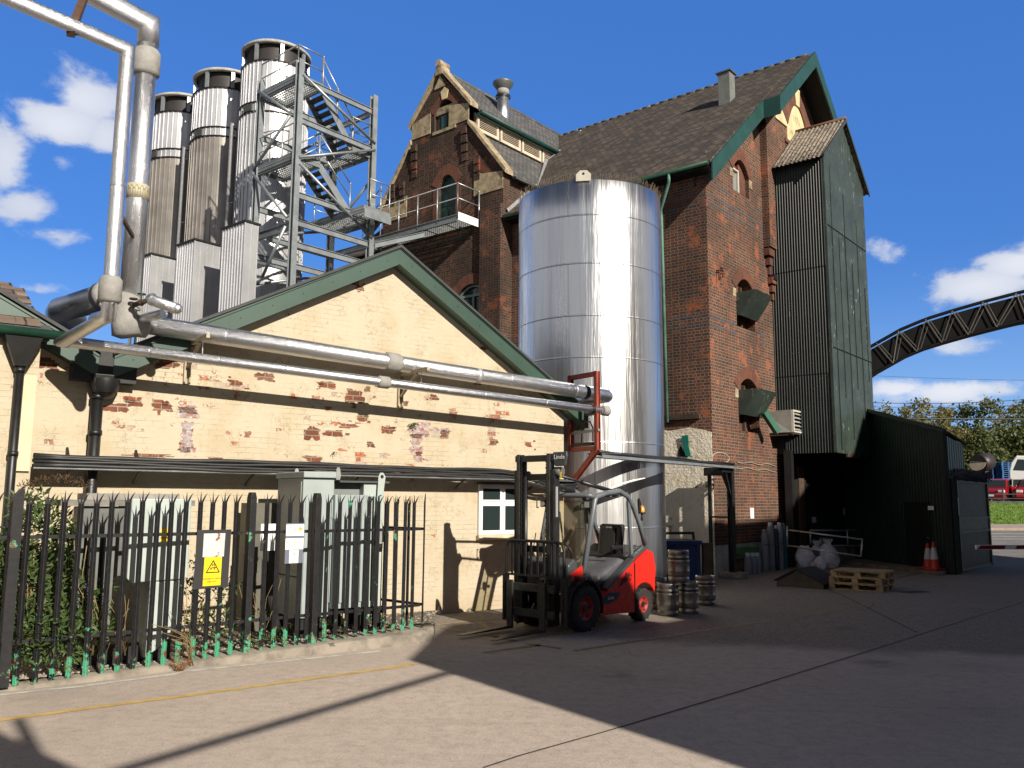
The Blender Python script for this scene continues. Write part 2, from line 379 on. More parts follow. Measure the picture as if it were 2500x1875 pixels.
GREENP = M('dark green board paint', (.010, .058, .050), .5, var=.25, scale=2)
GREENB = M('sage green cladding', (.038, .078, .058), .42, var=.22, scale=.8, streak=.15)
GREENG = M('green gutter paint', (.012, .05, .028), .45, var=.3)
CORRG = M('weathered sunlit green sheet', (.037, .054, .045), .5, var=.35, scale=1.4, streak=.45, scuff=(.30, .31, .28), bmp=.004, bscale=9, spec=.45)  # sunlight on the tower front is put into this paler green
CORRD = M('shaded green corrugated sheet', (.008, .015, .0135), .42, var=.4, scale=1.2, streak=.35, scuff=(.10, .09, .075), spec=.5)  # tower side turned from the sun: shade put into a darker green
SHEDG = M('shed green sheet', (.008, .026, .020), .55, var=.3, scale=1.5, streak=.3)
ASBESTOS = M('lichened cement sheet', (.30, .255, .205), .9, var=.5, scale=5, spots=((.06, .045, .035), .54, 11), bmp=.006, bscale=25)
GALV = galv('spangled aluminium jacket', (.76, .765, .785), .31, .16, 120.)
STEELG = M('galvanised steelwork', (.33, .36, .375), .45, metal=.55, var=.25, scale=3, rv=.2)
STEELP = M('grey painted beam', (.21, .235, .245), .5, metal=.2, var=.25, scale=2)
RAILG = M('galvanised tube', (.45, .46, .46), .4, metal=.7, var=.2, scale=8)
JACKET = M('white insulation jacket', (.30, .29, .27), .8, var=.2, scale=7, bmp=.01, bscale=14)
CLAD = M('silver vertical cladding', (.50, .505, .52), .38, metal=.5, var=.2, scale=.6, streak=.35)
CLADW = M('bleached silver cladding', (.58, .58, .60), .38, metal=.45, var=.15, scale=.6, streak=.2)
CLADB = M('stained bronze cladding', (.34, .315, .285), .42, metal=.5, var=.3, scale=.7, streak=.45)
RIM = M('pale weathered rim', (.44, .43, .38), .8, var=.3, scale=3)
BLACK = M('black steel paint', (.014, .014, .015), .5, var=.4, scale=6, rv=.2, spec=.4)
BLACKPIPE = M('black cast iron', (.012, .012, .012), .42, var=.4, scale=5, rust=.05)
FENCE = None
DARKVOID = M('dark interior', (.006, .006, .006), .9)
REDOX = M('red oxide steel', (.30, .058, .034), .6, var=.35, scale=5, streak=.3)
WHITEP = M('white plastic', (.80, .80, .78), .35, var=.06)
WHITES = M('white enamel sign', (.80, .80, .80), .4, var=.05)
GLASS = glassy('dark window glass')
CONC = M('old concrete', (.27, .235, .19), .9, var=.45, scale=4, spots=((.10, .09, .06), .62, 5), bmp=.012, bscale=22)
WOODP = M('pallet wood', (.40, .27, .14), .8, var=.45, scale=6, bmp=.004, bscale=40)
WOODD = M('old dark timber', (.06, .042, .028), .85, var=.5, scale=5, bmp=.006, bscale=30)
FELT = M('roofing felt', (.022, .022, .025), .9, var=.3, scale=6, bmp=.004, bscale=120)
TRAFO = M('pale grey green enamel', (.40, .46, .43), .45, var=.14, scale=2, streak=.15)
TRAFO2 = M('grey switchgear enamel', (.32, .37, .365), .45, var=.14, scale=2, streak=.15)
CABLE = M('black cable sheath', (.02, .02, .02), .5, var=.3, scale=9)
RUBBER = M('tyre rubber', (.022, .021, .021), .85, var=.35, scale=9, bmp=.004, bscale=40)
def fence_mat():
    mt, t, b, tc = newmat('black paint over old green, flaking'); ob = tc.outputs['Object']
    sx = t.add('ShaderNodeSeparateXYZ', {0: ob}); z = sx.outputs[2]
    lowm = t.step(z, .62, .12)
    n = t.noise(ob, 7.5, 6, .65); n2 = t.noise(ob, 16, 6, .7); n3 = t.noise(ob, 2.2, 3)
    rail = t.math('MULTIPLY', t.step(t.math('ABSOLUTE', t.math('SUBTRACT', z, 1.52)), .09, .03), .09)
    a = t.math('ADD', n, t.math('ADD', t.math('MULTIPLY', lowm, .255), t.math('MULTIPLY', t.math('SUBTRACT', n3, .5), .5)))
    pe = t.step(t.math('ADD', a, rail), .70, .72)
    cc = t.mix(t.step(n2, .3, .7), (.0065, .0062, .0075), (.015, .014, .016))
    cc = t.mix(pe, cc, t.mix(t.step(n2, .50, .56), (.055, .30, .17), (.14, .055, .03)))
    t.set(b.inputs['Base Color'], cc); b.inputs['Roughness'].default_value = .5; b.inputs['Specular IOR Level'].default_value = .4
    bump(t, b, t.math('ADD', t.math('MULTIPLY', pe, -1.), t.math('MULTIPLY', n2, .3)), .002)
    return mt
FENCE = fence_mat()
def leaf_mat(name, a, b_, tr=.35):
    mt, t, b, tc = newmat(name); oi = t.add('ShaderNodeObjectInfo'); ob = tc.outputs['Object']
    g = t.add('ShaderNodeNewGeometry')
    c = t.mix(g.outputs['Random Per Island'], a, b_)
    c = t.mix(t.math('MULTIPLY', t.noise(ob, 1.3, 3), .5), c, tuple(x*1.25 for x in b_))
    t.set(b.inputs['Base Color'], c); b.inputs['Roughness'].default_value = .55
    tl = t.add('ShaderNodeBsdfTranslucent', {'Color': c}); mx = t.add('ShaderNodeMixShader', {0: tr, 1: b.outputs[0], 2: tl.outputs[0]})
    out = [n for n in t.n if n.type == 'OUTPUT_MATERIAL'][0]; t.l.new(mx.outputs[0], out.inputs[0])
    return mt
LEAF = leaf_mat('buddleia leaf', (.035, .075, .02), (.10, .15, .045))
LEAFT = leaf_mat('autumn tinged tree leaf', (.085, .11, .03), (.22, .18, .05))
LEAFT2 = leaf_mat('green tree leaf', (.06, .09, .03), (.13, .15, .045))
BARK = M('bark', (.10, .08, .06), .9, var=.4, scale=9, bmp=.01, bscale=25)
DRY = M('dry stalk', (.28, .20, .09), .8, var=.3, scale=9)
# ------------------------------------------------------------------ ground, markings, road, verge
def zg(y): return 0 if y < 31 else (.0567*(y-31) if y < 45.5 else (.822+(y-45.5)*.262 if y < 50 else 2.0))
def yard_mat():
    mt, t, b, tc = newmat('worn yard concrete and asphalt'); ob = tc.outputs['Object']
    n = t.noise(ob, .35, 6, .6); f = t.noise(ob, 60, 3, .7); g = t.noise(ob, 7, 6, .65); big = t.noise(ob, .11, 3)
    c = t.mix(t.step(n, .35, .68), (.575, .475, .395), (.50, .415, .345))
    c = t.mix(t.step(g, .36, .7), c, (.44, .365, .305))
    sx = t.add('ShaderNodeSeparateXYZ', {0: ob})
    srot = t.add('ShaderNodeMapping', {'Vector': ob, 'Rotation': (0, 0, radians(-51))})
    slab = t.add('ShaderNodeTexBrick', {'Vector': srot.outputs[0], 'Color1': (0, 0, 0), 'Color2': (1, 1, 1), 'Mortar': (.5, .5, .5), 'Scale': 1., 'Mortar Size': .0, 'Brick Width': 7.5, 'Row Height': 4.2})
    c = t.mix(t.math('MULTIPLY', slab.outputs[0], .22), c, (.33, .275, .235))
    far = t.step(t.math('ADD', sx.outputs[1], t.math('ADD', t.math('MULTIPLY', n, 2.2), t.math('MULTIPLY', sx.outputs[0], .25))), 14.0, 14.8)
    c = t.mix(far, c, t.mix(t.step(g, .3, .7), (.235, .195, .155), (.16, .135, .11)))
    v = t.add('ShaderNodeTexVoronoi', {'Vector': ob, 'Scale': 75.}); sp = t.add('ShaderNodeSeparateColor', {0: v.outputs['Color']})
    c = t.mix(t.math('MULTIPLY', t.step(sp.outputs[0], .55, .95), .4), c, (.60, .53, .47))
    c = t.mix(t.math('MULTIPLY', t.step(sp.outputs[1], .75, .97), .3), c, (.22, .19, .165))
    st = t.noise(ob, .9, 7, .72); c = t.mix(t.math('MULTIPLY', t.step(st, .58, .74), .28), c, (.24, .205, .18))
    st2 = t.noise(ob, .28, 6, .68); c = t.mix(t.math('MULTIPLY', t.step(st2, .50, .66), .30), c, (.30, .25, .215))
    rot = t.add('ShaderNodeMapping', {'Vector': ob, 'Rotation': (0, 0, radians(40)), 'Scale': (.25, 2.6, 1)})
    c = t.mix(t.math('MULTIPLY', t.step(t.noise(rot.outputs[0], .9, 6, .7), .52, .72), .24), c, (.25, .21, .18))
    oil = t.add('ShaderNodeTexVoronoi', {'Vector': t.add('ShaderNodeVectorMath', {0: t.noise(ob, 3, 4, out=1), 1: (.35, .35, 0), 2: ob}, operation='MULTIPLY_ADD').outputs[0], 'Scale': .55})
    c = t.mix(t.math('MULTIPLY', t.step(oil.outputs['Distance'], .22, .05), t.math('MULTIPLY', t.step(st, .42, .6), .45)), c, (.12, .10, .09))
    cr = t.math('ABSOLUTE', t.math('SUBTRACT', t.noise(ob, .42, 7, .62), .5)); c = t.mix(t.math('MULTIPLY', t.math('MULTIPLY', t.step(cr, .002, .0006), t.step(big, .5, .6)), .6), c, (.12, .10, .08))
    t.set(b.inputs['Base Color'], c); b.inputs['Roughness'].default_value = .92; b.inputs['Specular IOR Level'].default_value = .25
    bump(t, b, t.math('ADD', t.math('MULTIPLY', f, .5), t.math('ADD', sp.outputs[2], t.math('MULTIPLY', g, .8))), .006)
    return mt
YARD = yard_mat()
ASPH = M('sunlit road asphalt', (.19, .18, .165), .9, var=.25, scale=1.5, bmp=.004, bscale=90)
mb = MB(); xs = [-160, -60, -30, -15, -8, -4, 0, 4, 8, 15, 30, 60, 160]; ys = [-40, -15, 0, 4, 8, 12, 16, 20, 25, 31, 45.5, 50, 90, 200, 800]
ids = [[mb.vert((x*(1 if y < 200 else 4), y, zg(y))) for x in xs] for y in ys]
for a, b in zip(ids, ids[1:]):
    for i in range(len(xs)-1): mb.face((a[i], a[i+1], b[i+1], b[i]))
tag(mb.obj('ground', YARD), kind='structure')
def strip(name, y0, y1, mat, dz=.004, x0=-20, x1=90):
    b = MB(); b.poly([(x0, y0, zg(y0)+dz), (x1, y0, zg(y0)+dz), (x1, y1, zg(y1)+dz), (x0, y1, zg(y1)+dz)]); return tag(b.obj(name, mat), kind='structure')
strip('road', 32.2, 43.2, ASPH)
WHITEL = M('worn white road paint', (.62, .61, .56), .8, var=.35, scale=5, spots=((.40, .36, .31), .70, 14))
YELLOWL = M('worn yellow road paint', (.60, .40, .12), .85, var=.25, scale=5, spots=((.46, .36, .26), .68, 12))
YELLOWF = M('faded yellow road paint', (.34, .255, .11), .85, var=.3, scale=5, spots=((.20, .17, .135), .50, 12))
WHITEF = M('faded white road paint', (.30, .28, .25), .85, var=.3, scale=5, spots=((.19, .165, .14), .50, 12))
for y0, y1 in ((41.3, 41.45), (38.75, 38.87)): strip('edge_line', y0, y1, WHITEL, .008)
for i in range(9): strip('centre_line', 39.9, 40.02, WHITEL, .008, 22.2+i*6, 25.2+i*6)
b = MB(); b.box((-20, 43.2, .5), (90, 43.35, zg(43.3)+.12)); tag(b.obj('kerb', M('pinkish kerb stone', (.36, .28, .22), .9)), kind='structure')
strip('pavement', 43.35, 45.6, M('sunlit pavement', (.36, .30, .25), .9, var=.2, bmp=.003), .11)
GRASSM = M('mown grass', (.115, .20, .018), .9, c2=(.07, .15, .012), scale=2.2, spots=((.16, .21, .03), .6, 5), bmp=.03, bscale=18)
b = MB(); N = 40
for i in range(N):
    x0, x1 = -10+i*2.5, -7.5+i*2.5
    b.poly([(x0, 45.6, .83+.09), (x1, 45.6, .83+.09), (x1, 50.2, 2.06), (x0, 50.2, 2.06)])
b.poly([(-10, 45.6, .7), (90, 45.6, .7), (90, 45.6, .92), (-10, 45.6, .92)])
tag(b.obj('grass_bank', GRASSM), kind='structure')
b = MB()
for i in range(5200):
    x = 20+rng.random()*18; u = rng.random()**1.3; y = 45.6+u*4.5; z = .92+u*1.14*.98; h = .05+rng.random()*.07; a = rng.random()*6.3; d = (cos(a)*.035, sin(a)*.035)
    b.poly([(x-d[0], y-d[1], z-.02), (x+d[0], y+d[1], z-.02), (x+rng.uniform(-.05, .05), y+rng.uniform(-.05, .05), z+h)])
tag(b.obj('grass', leaf_mat('grass blade', (.08, .15, .012), (.16, .24, .03), .3)), cat='grass', label='short bright green grass on the roadside bank', kind='stuff')

def line(name, px, w, mat, dz=.004):
    """painted line through ground pixels, w metres wide"""
    P = [G(*p) for p in px]; b = MB(); L = []
    for i, p in enumerate(P):
        a = P[max(0, i-1)]; c = P[min(len(P)-1, i+1)]; d = (c-a).normalized(); n = Vector((-d.y, d.x, 0))*(w/2); L.append((b.vert((p.x+n.x, p.y+n.y, dz)), b.vert((p.x-n.x, p.y-n.y, dz))))
    for (a, a2), (c, c2) in zip(L, L[1:]): b.face((a2, c2, c, a))
    return tag(b.obj(name, mat), kind='structure')
line('yellow_line', [(-120, 1775), (0, 1759), (250, 1725), (500, 1693), (750, 1659), (960, 1630), (1015, 1620)], .10, YELLOWL)
line('white_line', [(-60, 1704), (0, 1697), (200, 1676), (420, 1647), (450, 1640), (700, 1614), (930, 1590)], .085, WHITEL)
line('bay_line', [(1045, 1528), (1165, 1515), (1260, 1505)], .11, YELLOWF)
line('bay_line', [(1168, 1517), (1190, 1536), (1215, 1556)], .11, YELLOWF)
line('bay_line', [(1085, 1534), (1180, 1550), (1262, 1566)], .11, YELLOWF)
line('bay_line', [(1285, 1572), (1370, 1584)], .11, YELLOWF)
line('bay_line', [(1180, 1594), (1262, 1583), (1320, 1575)], .11, YELLOWF)
line('bay_line', [(1400, 1590), (1480, 1577), (1560, 1565), (1700, 1543), (1990, 1500), (2110, 1477)], .10, YELLOWF)
line('hatch_line', [(1440, 1534), (1560, 1545), (1640, 1538)], .09, WHITEF)
line('hatch_line', [(1510, 1528), (1600, 1538)], .09, WHITEF, .0065)
line('hatch_line', [(1600, 1523), (1680, 1530)], .09, WHITEF)
JOINT = M('tarred joint', (.045, .038, .034), .9, var=.4, scale=20)
line('ground_joint', [(1180, 1875), (1270, 1845), (1480, 1786), (1800, 1690), (2120, 1590), (2360, 1513), (2500, 1470)], .022, JOINT)
line('ground_joint', [(2055, 1474), (2110, 1492), (2135, 1476)], .022, JOINT)
line('ground_joint', [(1990, 1428), (2060, 1455), (2110, 1480), (2240, 1545)], .03, JOINT)
line('ground_patch', [(2205, 1447), (2262, 1444)], .35, M('iron drain cover', (.05, .045, .04), .8))
line('ground_joint', [(2190, 1412), (2280, 1392), (2340, 1372)], .06, JOINT, .006)
# fence plinth and the gravel bed behind it
FA, FB = G(37, 1675, .04), G(1027, 1534, .15); FA.z = FB.z = 0
FR = Frame(FA, atan2(FB.y-FA.y, FB.x-FA.x)); FL = (FB-FA).length
b = MB(); kp = [(-420, 1748), (-200, 1718), (0, 1690), (200, 1668), (450, 1634), (700, 1607), (930, 1582), (1000, 1575), (1040, 1569), (1060, 1560), (1063, 1548)]
fp = [FR.loc(G(*q)) for q in kp]; zt_ = lambda x: max(.03, .045+.022*x); fp.append(Vector((FL+.14, .25, 0)))
fr_ = [b.vert((p.x, p.y, -.05)) for p in fp]; mid_ = [b.vert((p.x-.005, p.y+.012, zt_(p.x)-.025+.006*sin(p.x*9))) for p in fp]; tp_ = [b.vert((p.x-.012, p.y+.045, zt_(p.x))) for p in fp]; bk_ = [b.vert((min(p.x, FL+.08), max(p.y+.1, .30), zt_(p.x)-.005)) for p in fp]
for i in range(len(fp)-1):
    for A, B in ((fr_, mid_), (mid_, tp_), (tp_, bk_)): b.face((A[i], A[i+1], B[i+1], B[i]), True)
tag(b.obj('kerb', CONC, frame=FR), kind='structure')
gr = MB()
P = [FR.w(-3.2, .15, .07), FR.w(FL+.1, .15, .07), CR.w(-.6, -.01, .07), CR.w(-8.5, -.01, .07)]
gr.poly(P); tag(gr.obj('gravel_bed', M('dirt and gravel bed', (.15, .125, .09), .95, var=.5, scale=9, bmp=.02, bscale=40)), kind='structure')
gs = MB()
for i in range(2600):
    u, v = rng.random(), rng.random()**1.8; p = (P[0]*(1-u)+P[1]*u)*(1-v)+(P[3]*(1-u)+P[2]*u)*v; r = rng.uniform(.008, .022)
    gs.sphere((p.x, p.y, .07+r*.3), r, 5, 3, (1, rng.uniform(.7, 1.3), .7), False)
tag(gs.obj('gravel', M('pale gravel', (.40, .36, .30), .9, var=.5, scale=40)), 'pale loose gravel behind the black fence', 'gravel', kind='stuff')
# ------------------------------------------------------------------ painted building (two gables, valley between)
S0, ZA, ZV = -1.70, 6.46, 3.98; SV = -6.37; SR = 2.31
SLP = (ZA-ZV)/(S0-SV); SLR = .60
cb = thing('painted_building', 'cream painted brick building with flaking paint and green edged gable', 'building', CR)
b = MB(); y0 = 0
zr = ZA-SLR*(SR-S0)
b.prism([(-9.4, 0, -.3), (SR, 0, -.3), (SR, 0, zr-.12), (S0, 0, ZA-.14), (SV, 0, ZV-.12), (-9.4, 0, ZV-.12+SLP*3.0)], (0, .35, 0))
b.obj('gable_wall', CREAM, cb)
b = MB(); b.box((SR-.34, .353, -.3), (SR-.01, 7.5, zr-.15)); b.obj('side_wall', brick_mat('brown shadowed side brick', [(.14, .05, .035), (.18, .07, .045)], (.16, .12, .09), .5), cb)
b = MB(); t = .16; e = -.30
for (x0, z0, x1, z1) in ((SV+.08, ZV+.05, S0, ZA), (S0, ZA, SR+.45, ZA-SLR*(SR+.45-S0)), (SV-.08, ZV+.05, SV-3.4, ZV+.05+SLP*3.3)):
    b.prism([(x0, e, z0), (x1, e, z1), (x1, e, z1+.05), (x0, e, z0+.05)], (0, 7.9, 0))
b.obj('roof', M('dark roof sheet', (.045, .048, .05), .7, var=.3), cb)
def barge(x0, z0, x1, z1, y, w=.30):
    b = MB(); d = Vector((x1-x0, 0, z1-z0)).normalized()
    b.prism([(x0, y, z0), (x1, y, z1), (x1, y, z1-w), (x0, y, z0-w)], (0, .05, 0))
    b.prism([(x0, y+.05, z0-w+.03), (x1, y+.05, z1-w+.03), (x1, y+.05, z1-w), (x0, y+.05, z0-w)], (0, .24, 0))
    b.prism([(x0, y-.02, z0+.012), (x1, y-.02, z1+.012), (x1, y-.02, z1-.02), (x0, y-.02, z0-.02)], (0, .07, 0))
    o = b.obj('bargeboard', GREENB, cb)
    n = MB(); L = sqrt((x1-x0)**2+(z1-z0)**2); k = int(L/.55)
    for i in range(k):
        u = (i+.5)/k; x, z = x0+(x1-x0)*u, z0+(z1-z0)*u-w*.5; n.cyl((x, y-.006, z), (x, y+.01, z), .011, n=8)
    n.obj('bolt', BLACK, o)
barge(SV+.10, ZV+.02, S0, ZA, -.25); barge(S0, ZA, SR+.45, ZA-SLR*(SR+.45-S0), -.252)
barge(SV-.10, ZV+.02, SV-3.3, ZV+.02+SLP*3.2, -.248)
# valley outlet and rainwater pipe
dp = thing('rainwater_pipe', 'black cast iron rainwater pipe with square hopper in the valley of the cream building', 'pipe', CR)
hx = CR.hit(238, 960, 1, -.2).x
b = MB(); b.lathe([(.16, 0), (.20, .10), (.20, .2)], (SV+.02, -.16, ZV-.50), 14); b.sphere((SV+.02, -.16, ZV-.42), .17, 12, 8); b.obj('valley_outlet', BLACKPIPE, dp)
b = MB(); h0 = CR.hit(225, 905, 1, -.25); h1 = CR.hit(276, 955, 1, -.25); b.hexa([(h0.x+.05, -.27, h1.z), (h1.x-.03, -.27, h1.z), (h1.x-.03, -.04, h1.z), (h0.x+.05, -.04, h1.z), (h0.x, -.30, h0.z-.04), (h1.x, -.30, h0.z-.04), (h1.x, -.02, h0.z-.04), (h0.x, -.02, h0.z-.04)]); b.obj('hopper', BLACKPIPE, dp, bevel=.01)
b = MB(); xm = (h0.x+h1.x)/2-.03; b.cyl((xm, -.15, .08), (xm, -.15, h1.z+.05), .078, n=18)
for z in (h1.z-.05, 2.95, 2.55, 1.2): b.cyl((xm, -.15, z-.07), (xm, -.15, z), .092, n=18)
b.obj('downpipe', BLACKPIPE, dp)
b = MB(); b.box((SV-.42, -.22, ZV-.34), (SV+.42, .30, ZV+.10)); b.obj('valley_gutter', BLACK, cb)
# window
a_, c_ = CR.hit(1168, 1182, 1, -.02), CR.hit(1276, 1302, 1, -.02)
x0, x1, z1, z0 = a_.x, c_.x+.03, a_.z, c_.z-.01
wd = MB(); fr = .055
def frame_rect(b, x0, z0, x1, z1, y0, y1, w):
    b.box((x0, y0, z0), (x0+w, y1, z1)); b.box((x1-w, y0, z0), (x1, y1, z1)); b.box((x0+w, y0, z0), (x1-w, y1, z0+w)); b.box((x0+w, y0, z1-w), (x1-w, y1, z1))
frame_rect(wd, x0, z0, x1, z1, -.05, -.004, .05)
xm = (x0+x1)/2; zt = z0+(z1-z0)*.63
wd.box((x0+.05, -.045, zt-.03), (x1-.05, -.004, zt+.03)); wd.box((xm-.03, -.043, z0+.05), (xm+.03, -.004, zt-.03)); wd.box((xm-.03, -.043, zt+.03), (xm+.03, -.004, z1-.05))
wo_ = wd.obj('window', WHITEP, cb, bevel=.006)
for xa, xb, za, zb in ((x0+.05, xm-.03, z0+.05, zt-.03), (xm+.03, x1-.05, z0+.05, zt-.03), (x0+.05, xm-.03, zt+.03, z1-.05), (xm+.03, x1-.05, zt+.03, z1-.05)):
    s = MB(); frame_rect(s, xa, za, xb, zb, -.062, -.03, .028); s.obj('sash', WHITEP, wo_, bevel=.004)
    s = MB(); s.box((xa+.028, -.04, za+.028), (xb-.028, -.035, zb-.028)); s.obj('pane', GLASS, wo_)
s = MB(); s.box((x0-.03, -.10, z0-.10), (x1+.03, -.004, z0-.004)); s.obj('sill', M('cream sill', (.62, .52, .36), .8), wo_, bevel=.01)
s = MB(); s.box((x0-.02, -.13, z1+.01), (x1+.05, -.003, z1+.045)); s.obj('lintel_angle', M('brown steel angle', (.07, .045, .03), .7), wo_)
# bricked cable boxes and rusty stain left of the window
# ------------------------------------------------------------------ neighbouring building at the left edge with a tiled roof
lb = thing('tiled_building', 'cream wall with brown tiled roof and green gutter at the left edge', 'building', CR)
XL = -7.22
b = MB(); b.box((-14, -.36, -.3), (XL, -.003, 4.12)); b.obj('wall', CREAM2, lb)
b = MB(); b.box((XL-.17, -.405, 2.35), (XL-.02, -.363, 3.62)); b.obj('render_strip', M('smooth cream render', (.66, .54, .36), .8, var=.12), lb)
g0 = CR.hit(155, 834, 1, -.62)
b = MB(); b.tube([(-14, -.56, 4.17), (g0.x+.02, -.56, 4.17)], .065, 12); b.obj('gutter', GREENG, lb)
b = MB(); b.box((-14, -.50, 4.10), (g0.x-.15, -.36, 4.3)); b.obj('fascia', BLACK, lb)
rf = MB(); run = 5
for i in range(8):
    y = -.52+i*.29; z = 4.30+i*.125
    for j in range(22):
        x = g0.x-.26-(j+1)*.30-(.15 if i % 2 else 0)+rng.uniform(-.006, .006); dz = rng.uniform(-.008, .008)
        rf.hexa([(x, y, z-.03+dz), (x+.293, y, z-.03+dz), (x+.293, y+.36, z+.125+dz), (x, y+.36, z+.125+dz), (x, y, z+.012+dz), (x+.293, y, z+.012+dz), (x+.293, y+.36, z+.167+dz), (x, y+.36, z+.167+dz)])
rf.obj('roof', TILE, lb)
b = MB(); b.prism([(g0.x-.40, -.3, 4.28), (g0.x-.40, 1.9, 5.22), (g0.x-.40, 1.9, 4.28)], (-6, 0, 0)); b.obj('gable_infill', DARKVOID, lb)
ld = thing('rainwater_pipe', 'black rainwater pipe with flared hopper under the green gutter at the left edge', 'pipe', CR)
q0 = CR.hit(60, 850, 1, -.48); q1 = CR.hit(20, 1180, 1, -.48)
b = MB(); x = CR.hit(50, 890, 1, -.46).x
b.hexa([(x-.075, -.53, 3.72), (x+.075, -.53, 3.72), (x+.075, -.38, 3.72), (x-.075, -.38, 3.72), (x-.22, -.62, 4.10), (x+.22, -.62, 4.10), (x+.22, -.36, 4.10), (x-.22, -.36, 4.10)]); b.obj('hopper', BLACKPIPE, ld)
b = MB(); b.cyl((x, -.46, 0), (x, -.46, 3.75), .055, n=16)
for z in (3.7, 2.6, 1.3): b.cyl((x, -.46, z-.06), (x, -.46, z), .066, n=16)
b.obj('downpipe', BLACKPIPE, ld)

# ------------------------------------------------------------------ cable tray along the wall
def cable_run(name, label, a, z0, z1, xa, xb, frame, y, drop=None, n=6):
    t = thing(name, label, 'cable tray', frame)
    b = MB(); b.box((xa, y-.06, z0-.035), (xb, y+.24, z0-.022)); b.box((xa, y-.06, z0-.035), (xb, y-.052, z0-.018)); b.obj('tray', STEELG, t)
    for k in range(n):
        c = MB(); r = .024 if k % 3 else .033; pts = []; zz = z0+[.005, .055, .10, .14, .02, .085][k % 6]; yy = y+[-.03, -.01, .03, .05, .09, .12][k % 6]
        N = 26
        for i in range(N+1):
            u = i/N; x = xa+(xb-xa)*u; pts.append((x, yy+.012*sin(u*17+k*2), zz+.010*sin(u*13+k)+.006*sin(u*41+k*3)+(drop(u) if drop else 0)))
        c.tube(pts, r, 8); c.obj('cable', CABLE, t)
    return t
z0 = CR.hit(58, 1137, 1, -.38).z
ct = cable_run('cable_tray', 'bundle of black cables on a galvanised tray along the cream wall', None, z0, z0, XL+.02, SR-.02, CR, -.40, drop=lambda u: -.16*max(0, min(1, (u-.80)/.12))**1.5)
for x in (-6.75, -5.85, -4.2, -2.4, -.3, 1.4):
    b = MB()
    if x < -5: b.beam((x, -.02, z0+.27), (x, -.20, z0+.12), .03, .035)
    b.beam((x, -.02, z0-.20), (x, -.34, z0-.03), .03, .03); b.obj('bracket', BLACK, ct)

# ------------------------------------------------------------------ insulated pipes
def seg(b, pts, r, n=28):
    b.tube(pts, r, n)
def ring(b, p, q, r, n=24): b.cyl(p, q, r, n=n)
big = thing('insulated_pipe', 'thick silver insulated pipe dropping down and running along the cream wall to the tank', 'pipe', CR)
p0 = CR.hit(318, 786, 1, -.4); p1 = CR.hit(1477, 965, 1, -.4); R1 = .138
d1 = (p1-p0).normalized()
top = CR.loc(DP(347, 82, CR.w(*p0).y+.25))
b = MB(); b.tube([p0, p1, p1+d1*.10+Vector((0, .08, 0)), p1+d1*.13+Vector((0, .6, 0)), p1+d1*.5+Vector((0, 2.2, -.05))], R1, 32)
w1 = b.obj('wall_run', GALV, big)
def along(u): return p0+(p1-p0)*u
for px in (542, 760, 1005, 1240, 1400):
    u = (CR.hit(px, 800+(px-339)*.155, 1, -.4).x-p0.x)/(p1.x-p0.x); c = MB(); c.cyl(along(u), along(u)+d1*.02, R1+.003, n=32); c.obj('seam_band', GALV, w1)
u = (CR.hit(958, 880, 1, -.4).x-p0.x)/(p1.x-p0.x)
c = MB(); c.tube([along(u)-d1*.14, along(u)-d1*.12, along(u)+d1*.10, along(u)+d1*.15], [R1+.005, R1+.03, R1+.03, R1+.006], 28); c.obj('flange_jacket', JACKET, w1)
u = (CR.hit(1428, 957, 1, -.4).x-p0.x)/(p1.x-p0.x); c = MB(); c.cyl(along(u)-d1*.05, along(u)+d1*.05, R1+.004, n=32); c.obj('black_tape', BLACK, w1)
u = (CR.hit(1165, 915, 1, -.4).x-p0.x)/(p1.x-p0.x); c = MB(); c.cyl(along(u)-d1*.05, along(u)+d1*.05, R1+.003, n=32); c.obj('silver_tape', M('silver tape', (.6, .6, .6), .5, metal=.6), w1)
base = Vector((p0.x-.02, -.4, p0.z-.02))
b = MB(); b.tube([base, Vector((base.x, base.y, top.z))], R1+.012, 32); riser = b.obj('riser', GALV, big)
udir = CR.i.to_3x3() @ (BR.m.to_3x3() @ Vector((1, 0, 0)))            # overhead runs follow the malt house wall direction
b = MB(); t0 = Vector((base.x, base.y, top.z)); dn = (Vector((0, 0, -1))); e0 = -udir
over = e0*7.5+Vector((0, 0, .55))
b.tube([t0+Vector((0, 0, -.35)), t0, t0+over], R1+.016, 32); b.obj('overhead_run', GALV, big)
c = MB(); zc = t0.z-.62; c.tube([(base.x, base.y, zc-.22), (base.x, base.y, zc-.17), (base.x, base.y, zc+.15), (base.x, base.y, zc+.2)], [R1+.02, R1+.055, R1+.055, R1+.02], 28); c.obj('flange_jacket', JACKET, riser)
c = MB(); c.tube([base+Vector((0, 0, .40)), base+Vector((-.01, 0, .36)), base+Vector((-.02, -.01, .0)), base+Vector((-.01, 0, -.17)), base+Vector((0, 0, -.21))], [R1+.01, R1+.045, R1+.075, R1+.065, R1-.04], 20)
c.tube([base+Vector((-.02, 0, .0)), base+Vector((.24, 0, .0)), base+Vector((.27, 0, 0))], [R1+.05, R1+.05, R1+.005], 20); c.obj('valve_jacket', JACKET, big)
